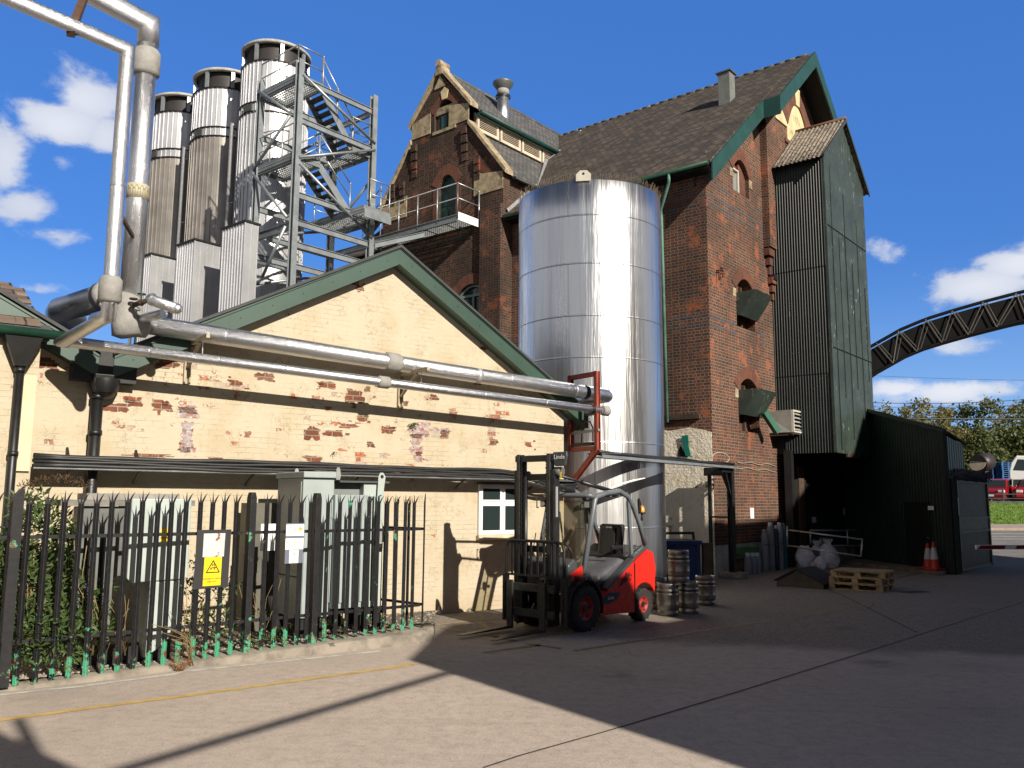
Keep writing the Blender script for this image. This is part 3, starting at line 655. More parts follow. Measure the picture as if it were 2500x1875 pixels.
for px, py in ((283, 470),):
    zb = CR.hit(330, 470, 1, -.4).z
    c = MB(); c.cyl((base.x, base.y, zb-.11), (base.x, base.y, zb+.11), R1+.0155, n=32); bd = c.obj('flow_band', M('cream flow label', (.46, .42, .31), .6, var=.15), riser)
    for a in range(7):
        an = radians(200+a*26); c = MB(); r = R1+.0175; tx = Vector((-sin(an), cos(an), 0))
        def pt(u, v): return Vector((base.x+r*cos(an), base.y+r*sin(an), zb+v))+tx*u
        pts = [pt(-.018, -.08), pt(.018, -.08), pt(.018, .02), pt(.034, .02), pt(0, .08), pt(-.034, .02), pt(-.018, .02)]
        for i in range(7): c.beam(pts[i], pts[(i+1) % 7], .005, .003, (cos(an), sin(an), 0))
        c.obj('arrow', M('brown print', (.22, .17, .06), .7), bd)
sm = thing('insulated_pipe', 'thin silver insulated pipe running below the thick one along the cream wall', 'pipe', CR)
s0 = CR.hit(168, 834, 1, -.75); s1 = CR.hit(1423, 996, 1, -.75); R2 = .076; d2 = (s1-s0).normalized(); s1 = s1+d2*.42
ulc = CR.i.to_3x3() @ (BR.m.to_3x3() @ Vector((0, 1, 0)))
def projx(p): d = CR.w(*p)-CAM; return 1250+FPX*d.dot(cam_right)/d.dot(cam_fwd)
LO = min((.3+.01*k for k in range(200)), key=lambda L: abs(projx(s0-ulc*L)-262))
r0 = s0-ulc*LO; r0.z = CR.loc(DP(262, 772, CR.w(*(s0-ulc*LO)).y)).z
ttop = CR.loc(DP(304, 126, CR.w(*r0).y+.05)); tt = Vector((r0.x, r0.y, ttop.z))
b = MB(); b.tube([s0-d2*.02, s1, s1+d2*.10+Vector((0, .10, 0)), s1+d2*.16+Vector((0, .9, 0))], R2, 24); w2 = b.obj('wall_run', GALV, sm)
def al2(u): return s0+(s1-s0)*u
for px in (360, 530, 690, 1040, 1180, 1330):
    u = (CR.hit(px, 834+(px-168)*.129, 1, -.75).x-s0.x)/(s1.x-s0.x); c = MB(); c.cyl(al2(u), al2(u)+d2*.015, R2+.003, n=24); c.obj('seam_band', GALV, w2)
for px, L in ((937, .11), (1478, .09)):
    u = (CR.hit(px, 834+(px-168)*.129, 1, -.75).x-s0.x)/(s1.x-s0.x); c = MB(); c.tube([al2(u)-d2*L, al2(u)-d2*(L-.02), al2(u)+d2*(L-.03), al2(u)+d2*L], [R2+.005, R2+.026, R2+.026, R2+.004], 22); c.obj('flange_jacket', JACKET, w2)
u = (CR.hit(1445, 1000, 1, -.75).x-s0.x)/(s1.x-s0.x); c = MB(); c.cyl(al2(u)-d2*.03, al2(u)+d2*.03, R2+.012, n=22); c.obj('black_tape', BLACK, w2)
b = MB(); b.tube([s0+Vector((.0, 0, .0)), s0+ulc*.0+Vector((-.06, 0, 0)), r0+ulc*.05, r0], R2+.008, 24); b.obj('offset_run', GALV, sm)
b = MB(); b.tube([r0+ulc*.35, r0+Vector((0, 0, -.0)), r0+Vector((0, 0, .55)), tt, tt-udir*6.5+Vector((0, 0, .1))], R2+.016, 28); rs = b.obj('riser', GALV, sm)
c = MB(); zc = CR.loc(DP(271, 708, CR.w(*r0).y)).z; c.tube([(r0.x, r0.y, zc-.17), (r0.x, r0.y, zc-.14), (r0.x, r0.y, zc+.13), (r0.x, r0.y, zc+.17)], [R2+.03, R2+.062, R2+.062, R2+.03], 24); c.obj('flange_jacket', JACKET, rs)
for z in (zc+1.35, zc+3.1): c = MB(); c.cyl((r0.x, r0.y, z), (r0.x, r0.y, z+.012), R2+.019, n=28); c.obj('seam_band', GALV, rs)
pa = min((tt-udir*(.02*k) for k in range(300)), key=lambda p: abs(projx(p)-172)); pb = min((t0-udir*(.02*k)+Vector((0, 0, .0015*k)) for k in range(300)), key=lambda p: abs(projx(p)-212))
b = MB(); b.beam(pa+Vector((0, 0, -.10)), pb+Vector((0, 0, .05)), .09, .09); b.beam((r0.x+.02, r0.y, zc+1.05), (base.x, base.y, zc+1.12), .04, .05); tag(b.obj('pipe_bracket', M('rusty angle iron', (.10, .05, .028), .8, var=.4), frame=CR), 'rusty angle brackets holding the two overhead silver pipes together', 'bracket')
b = MB(); f0 = CR.loc(DP(262, 722, CR.w(*base).y+.55)); R3 = .20
fp = [f0-ulc*.1, f0+ulc*1.25, f0+ulc*1.42+Vector((-.05, .05, -.01)), f0+ulc*1.52+Vector((-.02, .2, -.02)), f0+ulc*1.5+Vector((.3, .75, -.05))]
b.tube(fp, R3, 30)
fd = tag(b.obj('insulated_duct', GALV, frame=CR), 'short fat silver duct turning back behind the two vertical pipes', 'duct')
c = MB(); c.cyl(f0-ulc*.12, f0+ulc*.12, R3+.03, n=28); c.obj('end_collar', JACKET, fd)
b = MB(); v0 = CR.loc(DP(372, 733, CR.w(*base).y-.45)); vd = CR.i.to_3x3() @ Vector((.8, -.2, -.12)); v1 = CR.loc(DP(432, 754, CR.w(*base).y-.55))
b.tube([base+Vector((.05, 0, .04)), CR.loc(DP(400, 765, CR.w(*base).y-.3))], .065, 20); b.tube([v0+Vector((-.02, .03, .05)), v0, v1], .075, 22); b.sphere(v1, .075, 16, 10); b.sphere(v0, .08, 16, 10)
st = tag(b.obj('pipe_branch', GALV, frame=CR), 'short capped silver branch pipe beside the valve jacket', 'pipe')
b = MB(); a = CR.loc(DP(325, 745, CR.w(*base).y-.25)); c_ = v0+Vector((-.04, 0, 0)); b.tube([a, (a+c_)/2, c_], .035, 10); b.cyl((a+c_)/2, (a+c_)/2+Vector((0, 0, .10)), .012, n=8); b.sphere((a+c_)/2, .05, 10, 6); b.sphere(a, .045, 10, 6)
b.cyl(a+Vector((.0, 0, .08)), a+Vector((.0, 0, .10)), .055, n=14); vv = b.obj('valve', M('rusty valve body', (.055, .035, .025), .8), st)
b = MB(); c2 = (a+c_)/2+Vector((0, 0, .11)); b.lathe([(.05, 0), (.06, .012), (.05, .02)], c2, 14); b.obj('hand_wheel', GREENG, vv)
# timber-coloured wall brackets carrying the pipes
BRK = M('cream painted bracket', (.44, .37, .25), .7, var=.3, scale=6, rust=.08)
for px, pt_, pb_ in ((460, 850, 938), (978, 922, 1003)):
    a = CR.hit(px, pt_, 1, -.03); c_ = CR.hit(px, pb_, 1, -.03); x = a.x
    br = thing('pipe_bracket', 'cream steel wall bracket under the pipes, %s' % ('nearer the left corner' if px < 700 else 'near the middle of the wall'), 'bracket', CR, 'wall brackets under the pipes')
    b = MB(); b.box((x-.05, -.06, c_.z), (x-.03, -.004, a.z+.12)); b.box((x+.03, -.06, c_.z), (x+.05, -.004, a.z+.12)); b.box((x-.03, -.02, c_.z), (x+.03, -.004, a.z+.12)); b.obj('post', BRK, br)
    b = MB(); b.beam((x, -.06, a.z+.05), (x, -.98, a.z+.05), .05, .06); b.obj('arm', BRK, br)
    b = MB(); b.beam((x, -.06, c_.z+.25), (x, -.60, a.z+.01), .05, .03); b.obj('strut', BRK, br)
    b = MB(); b.box((x-.03, -.46, a.z+.08), (x+.03, -.34, a.z+.16)); b.cyl((x, -.75, a.z-.2), (x, -.75, a.z+.06), .006, n=6); b.obj('pipe_shoe', WHITEP if px < 700 else RAILG, br)
# larger scars where whole bricks have lost their paint, each its own outline and a few millimetres proud of the wall skin
SCAR = brick_mat('bare red brick scar', [(.23, .075, .042), (.29, .095, .05), (.19, .07, .045), (.30, .15, .11)], (.30, .23, .16), .35, wear=.3, sq=1.)
SCARG = M('grey and white old paint scar', (.36, .33, .33), .8, c2=(.26, .10, .075), scale=14, spots=((.55, .50, .45), .58, 18))
def scar(px, py, w_, h_, mat=SCAR, sd_=0, par=cb):
    r_ = random.Random(int(px*7+py)+sd_); c = CR.hit(px, py, 1, -.004)
    def blob(cx, cz, w2, h2):
        n = 44; ph = [r_.uniform(0, 6.28) for _ in range(6)]; P = []
        for i in range(n):
            a = 2*pi*i/n; k = max(abs(cos(a)), abs(sin(a)))**.8; q = 1+sum(sin(a*f+p)*g for f, p, g in zip((2, 3, 5, 8, 13, 19), ph, (.16, .13, .11, .09, .07, .05)))
            z = h2/2*sin(a)/k*q; z = max(-h2*.5, min(h2*.5, z)); P.append((cx+w2/2*cos(a)/k*q, -.004, cz+z))
        b.poly(P)
    b = MB(); blob(c.x, c.z, w_, h_)
    b.obj('bare_patch', mat, par)
    for i in range(r_.choice((0, 1, 1, 2))): b = MB(); blob(c.x+r_.uniform(-1, 1)*(w_*.75+.05), c.z+r_.uniform(-1, 1)*(h_*.7+.05), w_*r_.uniform(.15, .4), h_*r_.uniform(.2, .5)); b.obj('bare_patch', mat, par)
for px, py, w_, h_ in ((876, 676, .13, .07), (868, 690, .15, .10), (879, 703, .14, .10), (808, 697, .15, .10), (826, 690, .09, .06), (753, 713, .12, .07), (835, 678, .10, .05), (914, 650, .08, .05), (682, 752, .17, .09), (1182, 850, .15, .08), (1215, 868, .10, .09), (744, 734, .10, .04),
    (408, 888, .32, .16), (285, 995, .34, .13), (328, 980, .22, .14), (395, 990, .26, .17), (117, 887, .22, .16), (575, 935, .20, .10), (648, 920, .28, .14), (865, 968, .30, .26), (800, 940, .28, .13), (762, 1058, .24, .24), (850, 1040, .30, .08), (815, 1058, .30, .12), (885, 1022, .22, .10), (948, 1050, .24, .13), (1085, 1060, .20, .16), (1205, 1080, .20, .12), (1290, 1085, .16, .10), (605, 1060, .10, .10), (365, 1112, .5, .05), (530, 1121, .26, .05), (765, 1120, .28, .10), (905, 1085, .14, .10), (1165, 935, .16, .08), (1060, 970, .16, .11), (990, 985, .12, .09)): scar(px, py, w_, h_)
for px, py, w_, h_ in ((460, 1005, .30, .20), (458, 1040, .16, .16), (456, 1063, .14, .20), (455, 1090, .17, .20), (1022, 1050, .40, .16), (1018, 1075, .24, .16), (1020, 1098, .20, .14), (1022, 1120, .17, .12), (1080, 1052, .30, .12), (1035, 1035, .3, .06)): scar(px, py, w_, h_, SCARG)
for px, py, w_, h_ in ((459, 1002, .28, .10), (454, 1098, .15, .09), (1018, 1064, .24, .09), (1022, 1108, .14, .08)): scar(px, py, w_, h_, SCAR, 3)
# little plants rooted in the wall
def sprig(name, label, px, py, n, sz, y=-.03):
    p = CR.hit(px, py, 1, y); b = MB()
    for i in range(n):
        a = rng.uniform(-pi*.95, .2); L = sz*rng.uniform(.3, 1); tip = p+Vector((cos(a)*L, -abs(rng.gauss(0, .05)), sin(a)*L*.8)); b.tube([p, (p+tip)/2+Vector((0, -.02, .02)), tip], .002, 4)
        for k in range(5):
            q = p+(tip-p)*rng.uniform(.4, 1); th = rng.random()*6.3; u = Vector((cos(th), -.3, sin(th))).normalized()*sz*.16; v = Vector((-sin(th), -.2, cos(th))).normalized()*sz*.07
            b.poly([q-v, q+u*.5-v*.6, q+u, q+u*.5+v*.8, q+v])
    return tag(b.obj(name, LEAF, frame=CR), label, 'plant')
sprig('wall_plant', 'leafy weed growing from the cream wall below the pipe shadow', 1003, 1035, 12, .14)
sprig('wall_plant', 'small dark three pointed weed on the cream wall', 812, 1105, 6, .08)
sprig('wall_plant', 'tiny weed at the foot of the cream wall', 1143, 1486, 5, .10)
# ------------------------------------------------------------------ palisade fence, gate, signs
def pale_mesh(h=1.96, cut=False):
    b = MB(); w = .030
    sec = [(-w, .004), (-w*.55, -.010), (-w*.15, .002), (w*.15, .002), (w*.55, -.010), (w, .004)]
    for z0, z1 in ((0, .5), (.5, 1.2), (1.2, h-.13)):
        A = [b.vert((x, y, z0)) for x, y in sec]; B = [b.vert((x, y, z1)) for x, y in sec]
        for i in range(5): b.face((A[i], A[i+1], B[i+1], B[i]))
    if cut:
        b.poly([(-w, .004, h-.13), (w, .004, h-.13), (w*.9, .004, h+.06), (-w*.6, .004, h-.08)])
    else:
        z = h-.13
        def tine(x0, x1, tip, bend):
            n = 5
            for i in range(n):
                u, v = i/n, (i+1)/n
                def P(u, s):
                    xa = x0+(tip-x0)*u**1.4 if s == 0 else x1+(tip-x1)*u**.9
                    return (xa, .002+bend*u*u, z+.135*u-.02*u*u*(1 if bend else 0))
                b.poly([P(u, 0), P(u, 1), P(v, 1), P(v, 0)])
        tine(-w, -w*.3, -w*2.2, -.03); tine(w*.3, w, w*2.2, -.03); tine(-w*.42, w*.42, 0, 0)
    o = b.obj('pale', FENCE, solid=.004); return o
fx = lambda x, y: (x/2.011, 1150+y/2.011)
fence = thing('palisade_fence', 'black palisade fence with flaking green paint in front of the shrubs and transformers', 'fence', FR)
gate = thing('palisade_gate', 'palisade gate leaf between the two stout rusty posts', 'gate', FR)
proto = None
def put_pale(parent, x, y=0, rz=0, z=None, lean=0, h=1):
    global proto
    if z is None: z = .045+.022*max(x, -.5); h *= (2.08-z)/1.96
    if proto is None: proto = pale_mesh(); o = proto
    else: o = proto.copy(); col.objects.link(o)
    o.parent = parent; o.matrix_local = Matrix.Translation((x, y, z)) @ Matrix.Rotation(rz, 4, 'Z') @ Matrix.Rotation(lean, 4, 'Y') @ Matrix.Diagonal((1, 1, h, 1)); return o
def fpx(x, yb=960): return FR.hit(*fx(x, yb), 1, 0).x
left = [75, 170, 255, 335, 418, 497, 575, 652, 727, 802, 870, 945, 1005, 1065, 1130]
right = [1590, 1645, 1697, 1745, 1793, 1840, 1885, 1930, 1975, 2020]
gl = [1285, 1345, 1402, 1458, 1505]
yb = lambda x: 1062-.158*x if x < 1200 else 872-.075*(x-1215)
for x in left: put_pale(fence, fpx(x, yb(x)), lean=rng.uniform(-.006, .006), h=rng.uniform(.993, 1.007))
for x in (-190, -100, -10): put_pale(fence, fpx(x, yb(x)))
for x in right: put_pale(fence, fpx(x, yb(x)), lean=rng.uniform(-.006, .006))
for x in gl: put_pale(gate, fpx(x, yb(x)), y=.02)
xe = fpx(2066, 772)
def post(parent, x, y, w, d, z1, rz=0, top=True):
    b = MB(); b.M = Matrix.Translation((x, y, 0)) @ Matrix.Rotation(rz, 4, 'Z')
    b.box((-w/2, -d/2, .05), (w/2, d/2, z1))
    if top: b.prism([(-w/2, -d/2, z1), (w/2, -d/2, z1), (w*.28, -d/2, z1+.07), (-w*.28, -d/2, z1+.07)], (0, d, 0))
    return b.obj('post', FENCE, parent, bevel=.006)
xg0, xg1 = fpx(1212, 892), fpx(1542, 848)
post(fence, xg0, .06, .085, .12, 2.02); post(fence, xg1, .06, .085, .12, 2.02)
lp = fpx(62, 1052); b = MB(); b.M = Matrix.Translation((lp-.10, -.02, 0)); b.prism([(-.05, -.05, .05), (.05, -.05, .05), (.05, -.05, 2.10), (.02, -.05, 2.10), (-.05, -.05, 2.02)], (0, .09, 0)); b.obj('post', FENCE, fence)
b = MB(); b.M = Matrix.Translation((xe+.03, .0, 0)) @ Matrix.Rotation(radians(40), 4, 'Z'); b.prism([(-.04, 0, .08), (.035, 0, .08), (.035, 0, 1.0), (.05, 0, 1.95), (.05, 0, 2.1), (-.02, 0, 1.96), (-.015, 0, 1.0)], (0, .012, 0)); b.obj('post', FENCE, fence)
for xa, xb, par, yy in ((-3.1, xg0-.04, fence, .035), (xg1+.04, xe, fence, .035), (xg0+.05, xg1-.05, gate, .055)):
    for z in (1.60, .50): b = MB(); b.box((xa, yy-.006, z-.04), (xb, yy+.004, z)); b.box((xa, yy+.004, z-.012), (xb, yy+.04, z-.006)); b.obj('rail', FENCE, par)
# return side towards the wall
rt = thing('palisade_fence', 'short return of the black palisade fence running back to the cream wall', 'fence', Frame(FR.w(xe+.03, .02, 0), FR.ang+radians(97)))
for i, x in enumerate((.33, .60, .87, 1.16, 1.46)): put_pale(rt, x, 0, pi, z=.10)
for z in (1.60, .50): b = MB(); b.box((.02, -.045, z-.04), (1.75, -.035, z)); b.box((.02, -.05, z-.012), (1.75, -.045, z-.006)); b.obj('rail', FENCE, rt)
# danger sign
YEL = M('yellow sign enamel', (.82, .58, .02), .35, var=.06); INK = M('black print', (.01, .01, .01), .5, var=.1)
def tri(b, c, r, w, y):
    P = [Vector((c[0]+r*sin(a), y, c[1]+r*cos(a))) for a in (0, 2*pi/3, 4*pi/3)]
    for i in range(3): b.beam(P[i], P[(i+1) % 3], w, .002, (0, 1, 0)); b.cyl(P[i]+Vector((0, -.001, 0)), P[i]+Vector((0, .001, 0)), w/2, n=10)
sg = thing('warning_sign', 'black sign board with yellow danger of death plate below a rusty blank plate', 'sign', FR)
A = FR.hit(482, 1294, 1, -.03); B = FR.hit(565, 1292, 1, -.03); Cc = FR.hit(471, 1440, 1, -.03); D_ = FR.hit(556, 1436, 1, -.03)
b = MB(); b.prism([(Cc.x, -.03, Cc.z), (D_.x, -.03, Cc.z+.01), (B.x, -.03, A.z), (A.x, -.03, A.z)], (0, .004, 0)); b.obj('board', M('black board', (.022, .021, .023), .6, var=.2), sg)
def plate(px, mat, name, y, par):
    P = [FR.hit(*p, 1, y) for p in px]; b = MB(); b.prism([tuple(p) for p in P], (0, .003, 0)); return P, b.obj(name, mat, par)
RUSTPL = M('grey plate with rust runs', (.50, .54, .54), .5, var=.12, scale=4, spots=((.22, .07, .025), .62, 9))
plate([(494.5, 1360.5), (546.5, 1358.5), (550.5, 1301.5), (498, 1302.5)], RUSTPL, 'blank_plate', -.036, sg)
P, yp = plate([(494.5, 1431.5), (538, 1428.5), (542, 1359), (499.5, 1361)], YEL, 'danger_plate', -.040, sg)
ctr = (P[0]+P[1]+P[2]+P[3])/4; wv = P[1]-P[0]; hv = P[3]-P[0]; W_, H_ = wv.length, hv.length
b = MB(); tri(b, (ctr.x+.004, ctr.z+.035), W_*.42, .012, -.0425)
b.obj('triangle', INK, yp)
b = MB(); q = [(-.018, .062), (.004, .025), (-.006, .03), (.012, .0)]
cx, cz = ctr.x+.004, ctr.z+.045
for (x0, z0_), (x1, z1_) in zip([(-.012, .055), (-.012, .02), (.014, .045), (.014, .012)], [(-.012, .02), (.014, .045), (.014, .012), (.02, .02)]): b.beam((cx+x0, -.0425, cz+z0_), (cx+x1, -.0425, cz+z1_), .006, .002, (0, 1, 0))
for (x0, z0_), (x1, z1_) in zip([(-.035, -.012), (-.012, .0), (.0, -.004), (.018, -.002), (-.02, -.006), (.02, -.004)], [(-.012, 0), (.022, -.004), (.034, .004), (.02, -.028), (-.026, -.03), (.036, .0)]): b.beam((cx+x0, -.0425, cz+z0_), (cx+x1, -.0425, cz+z1_), .009, .002, (0, 1, 0))
b.obj('pictogram', INK, yp)
text('lettering', 'DANGER OF DEATH', .026, face_mat((ctr.x-.002, -.0425, P[0].z+.085), (1, 0, 0), (0, 0, 1)), INK, yp, xs=.92)
text('lettering', 'KEEP OUT', .026, face_mat((ctr.x-.002, -.0425, P[0].z+.05), (1, 0, 0), (0, 0, 1)), INK, yp)
# substation notice
GREYB = M('blue grey notice board', (.15, .165, .22), .5, var=.15); NAVY = M('grey print', (.10, .10, .13), .5)
sn = thing('notice_board', 'white substation notice with an orange star on the palisade gate', 'sign', FR)
yg = -.005
def plate2(px, mat, name, y, par):
    P = [FR.hit(*p, 1, y) for p in px]; z0, z1 = (P[0].z+P[1].z)/2, (P[2].z+P[3].z)/2; x0, x1 = (P[0].x+P[3].x)/2, (P[1].x+P[2].x)/2
    b = MB(); b.box((x0, y, z0), (x1, y+.003, z1)); return (x0, x1, z0, z1), b.obj(name, mat, par)
plate2([(694.5, 1376.5), (738, 1374), (743.5, 1276.5), (699, 1278)], GREYB, 'board', yg, sn)
q1, n1_ = plate2([(698.2, 1309), (742, 1307), (743, 1280), (699, 1281)], WHITES, 'upper_plate', yg-.005, sn)
q2, n2_ = plate2([(696.2, 1342.5), (740, 1340.5), (741.5, 1313.5), (697.5, 1315)], WHITES, 'lower_plate', yg-.005, sn)
q3, n3_ = plate2([(705.5, 1375.5), (728, 1374), (729, 1342.5), (706.5, 1343.5)], WHITES, 'hazard_plate', yg-.005, sn)
fm = lambda q, u, v, y: face_mat((q[0]+(q[1]-q[0])*u, y, q[2]+(q[3]-q[2])*v), (1, 0, 0), (0, 0, 1))
yt = yg-.007
text('lettering', 'J W Lees', .038, fm(q1, .09, .70, yt), NAVY, n1_, 'LEFT')
text('lettering', 'Electricity Substation', .019, fm(q1, .08, .49, yt), NAVY, n1_, 'LEFT', xs=.9)
text('lettering', '310339', .036, fm(q1, .09, .27, yt), NAVY, n1_, 'LEFT')
b = MB(); c = fm(q1, .79, .60, yt).translation; R = .045; b.prism([(c.x+(R if i % 2 == 0 else R*.42)*sin(i*pi/5), yt, c.z+(R if i % 2 == 0 else R*.42)*cos(i*pi/5)) for i in range(10)], (0, .001, 0)); b.obj('star', M('orange star print', (.80, .40, .05), .5), n1_)
for v, s in ((.80, 'Property of'), (.63, 'Electricity North West'), (.43, 'In an Emergency'), (.25, 'Tel No 0161 228 2411')): text('lettering', s, .020, fm(q2, .07, v, yt), NAVY, n2_, 'LEFT', xs=.9)
text('lettering', 'Thank you', .016, fm(q2, .95, .1, yt), NAVY, n2_, 'RIGHT')
b = MB(); tri(b, ((q3[0]+q3[1])/2, q3[2]+(q3[3]-q3[2])*.58), .042, .004, yt); cx, cz = (q3[0]+q3[1])/2, q3[2]+(q3[3]-q3[2])*.6
for (x0, z0_), (x1, z1_) in (((.006, .025), (-.007, .002)), ((-.007, .002), (.007, .004)), ((.007, .004), (-.004, -.016))): b.beam((cx+x0, yt, cz+z0_), (cx+x1, yt, cz+z1_), .004, .001, (0, 1, 0))
b.obj('hazard_triangle', NAVY, n3_)
for v, s in ((.22, 'Danger of death'), (.15, 'Keep out'), (.08, 'High voltage')): text('lettering', s, .010, fm(q3, .5, v, yt), NAVY, n3_)

# ------------------------------------------------------------------ electrical plant behind the fence
def cbox(px0, px1, y): a = CR.hit(*px0, 1, y); c = CR.hit(*px1, 1, y); return a.x, a.z, c.x, c.z
sw = thing('switchgear_cabinet', 'tall grey green electrical cabinet with overhanging lid and lifting lugs', 'electrical cabinet', CR)
yf = -1.75; x0, zb, x1, zt = cbox((729, 1478), (817, 1168), yf); zb = .36; yb_ = yf+.95
b = MB(); b.box((x0, yf, zb), (x1, yb_, zt)); b.obj('housing', TRAFO2, sw, bevel=.012)
b = MB(); b.box((x0-.02, yf-.06, zt+.002), (x1+.07, yb_+.05, zt+.09)); b.obj('lid', TRAFO2, sw, bevel=.012)
for x, y in ((x0+.50, yf-.068), (x0+.25, yb_-.1)):
    b = MB(); b.prism([(x-.03, y, zt-.02), (x+.03, y, zt-.02), (x+.03, y, zt+.13), (x+.015, y, zt+.16), (x-.015, y, zt+.16), (x-.03, y, zt+.13)], (0, .008, 0)); b.obj('lifting_lug', RAILG, sw)
b = MB(); b.box((x0+.04, yf-.012, zb+.05), (x1-.04, yf-.002, zt-.28)); b.obj('door', TRAFO2, sw, bevel=.004)
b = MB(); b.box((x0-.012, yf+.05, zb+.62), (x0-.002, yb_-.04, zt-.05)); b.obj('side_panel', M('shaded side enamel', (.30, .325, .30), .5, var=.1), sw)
b = MB(); b.box((x0-.006, yf+.06, zb+.55), (x0-.001, yb_-.05, zb+.57)); b.obj('side_seam', BLACK, sw)
for x in (x0+.06, x1-.16):
    for y in (yf+.05, yb_-.15): b = MB(); b.box((x, y, .05), (x+.1, y+.1, zb-.002)); b.obj('leg', BLACK, sw)
for x in (x0-.20,): b = MB(); b.tube([(x-.08, yf+.3, zb+.3), (x, yf+.3, zb-.05), (x+.1, yf+.3, .0)], .05, 10); b.obj('cable', CABLE, sw)
tr = thing('transformer', 'pale grey transformer with ribbed radiator panel beside the tall cabinet', 'transformer', CR)
yf = -1.55; x0, zb, x1, zt = cbox((880, 1475), (927, 1180), yf); zb = .42; yb_ = yf+.95; x1 += .08
b = MB(); b.box((x0, yf, zb), (x1, yb_, zt)); b.obj('tank', TRAFO, tr, bevel=.01)
b = MB(); b.box((x0-.42, yf-.05, zt+.002), (x1+.06, yb_+.05, zt+.03)); b.obj('lid', M('dark lid', (.06, .07, .07), .6, var=.2), tr)
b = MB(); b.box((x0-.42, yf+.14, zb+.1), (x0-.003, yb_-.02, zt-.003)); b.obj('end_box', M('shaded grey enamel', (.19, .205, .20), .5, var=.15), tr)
rp = MB(); xr0 = x0-.60; ry0, ry1 = yf-.30, yf+.50
rp.box((xr0, ry0, zb+.05), (xr0+.05, ry1, zt-.18))
for i in range(7):
    y = ry0+.06+i*.105; rp.box((xr0-.022, y, zb+.13), (xr0-.001, y+.05, zt-.26))
rp.obj('radiator', TRAFO2, tr, bevel=.01)
rp = MB(); rp.box((xr0+.06, ry0-.004, zb+.05), (xr0+.52, ry0+.03, zt-.18))
for i in range(4): rp.box((xr0+.10+i*.105, ry0-.026, zb+.13), (xr0+.15+i*.105, ry0-.005, zt-.26))
rp.obj('radiator', TRAFO2, tr, bevel=.008)
for i in range(4): b = MB(); x = x0-.02+.045*i; b.box((x, yf-.30, zb+.12), (x+.014, yf-.003, zt-.20)); b.obj('fin', TRAFO, tr, bevel=.004)
b = MB(); b.prism([(x0+.20, yf-.06, zt-.20), (x0+.30, yf-.06, zt-.16), (x0+.33, yf-.06, zt+.10), (x0+.29, yf-.06, zt+.16), (x0+.24, yf-.06, zt+.16), (x0+.21, yf-.06, zt+.10)], (0, .012, 0)); b.obj('lifting_lug', TRAFO, tr)
b = MB(); b.cyl((x0+.27, yf-.064, zt+.10), (x0+.27, yf-.058, zt+.10), .028, n=14); b.obj('lug_eye', BLACK, tr)
b = MB(); b.box((x0-.05, yf-.02, zb-.10), (x1+.06, yb_+.02, zb-.003)); b.obj('base_frame', BLACK, tr)
for x in (x0, x1-.1):
    for y in (yf, yb_-.1): b = MB(); b.box((x, y, .05), (x+.1, y+.1, zb-.103)); b.obj('leg', BLACK, tr)
b = MB(); b.tube([(x0+.05, yf-.03, zb+.42), (x0+.06, yf-.06, zb+.30), (x0+.04, yf-.04, zb+.2)], .025, 8); b.sphere((x0+.05, yf-.05, zb+.42), .035, 8, 6); b.obj('drain_valve', WOODD, tr)
b = MB(); b.box((x0+.16, yf-.006, zb+.95), (x0+.36, yf-.001, zb+1.15)); b.obj('rating_plate', M('grey plate', (.25, .25, .24), .5), tr)
b = MB(); b.box((x0+.02, yf-.004, zb+.86), (x1-.003, yf-.001, zb+.93)); b.obj('dark_band', BLACK, tr)
# smaller oil switch on the left
os_ = thing('transformer', 'small pale green transformer on a tapering leg behind the shrubs', 'transformer', CR)
yf = -2.25; a = CR.hit(318, 1287, 1, yf); c = CR.hit(462, 1412, 1, yf); e_ = CR.hit(338, 1574, 1, yf)
x0, x1, zt, zm = a.x, c.x, a.z, c.z; zb = max(.1, e_.z)
b = MB(); b.prism([(x0, yf, zm+.03), (x0+.06, yf, zm-.03), (x0+.16, yf, zm-.02), (x1-.02, yf, zm), (x1-.02, yf, zt+.34), (x0, yf, zt+.34)], (0, .7, 0)); b.obj('tank', TRAFO, os_, bevel=.015)
b = MB(); b.prism([(x0+.26, yf-.02, zm-.02), (x1-.06, yf-.02, zm-.02), (x1-.06, yf-.02, zm-.55), (x0+.40, yf-.02, .22), (x0+.24, yf-.02, .12), (x0+.20, yf-.02, .3)], (0, .5, 0)); b.obj('cable_box', TRAFO, os_, bevel=.012)
for i in range(9): b = MB(); z = zm-.1-i*.085; b.cyl((x0+.265-i*.006, yf-.028, z), (x0+.265-i*.006, yf-.02, z), .012, n=8); b.obj('bolt', RAILG, os_)
b = MB(); b.box((x0-.75, yf+.1, zt+.25), (x1+.05, yf+.9, zt+.32)); b.obj('lid', M('weathered grey timber lid', (.20, .19, .17), .8, var=.35, scale=7), os_)
b = MB(); b.box((x0-.45, yf+.25, zt+.322), (x1-.10, yf+.85, zt+.40)); b.obj('lid_plank', M('grey plank', (.30, .28, .25), .85, var=.3), os_)
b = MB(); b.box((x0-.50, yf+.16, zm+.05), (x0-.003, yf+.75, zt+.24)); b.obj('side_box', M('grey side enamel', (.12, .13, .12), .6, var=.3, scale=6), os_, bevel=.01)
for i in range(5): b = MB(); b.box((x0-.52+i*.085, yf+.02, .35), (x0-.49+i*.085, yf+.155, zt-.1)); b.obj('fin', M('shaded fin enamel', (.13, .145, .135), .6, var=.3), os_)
b = MB(); b.box((x0-.45, yf+.1, .05), (x1-.15, yf+.6, .30)); b.obj('plinth', BLACK, os_)
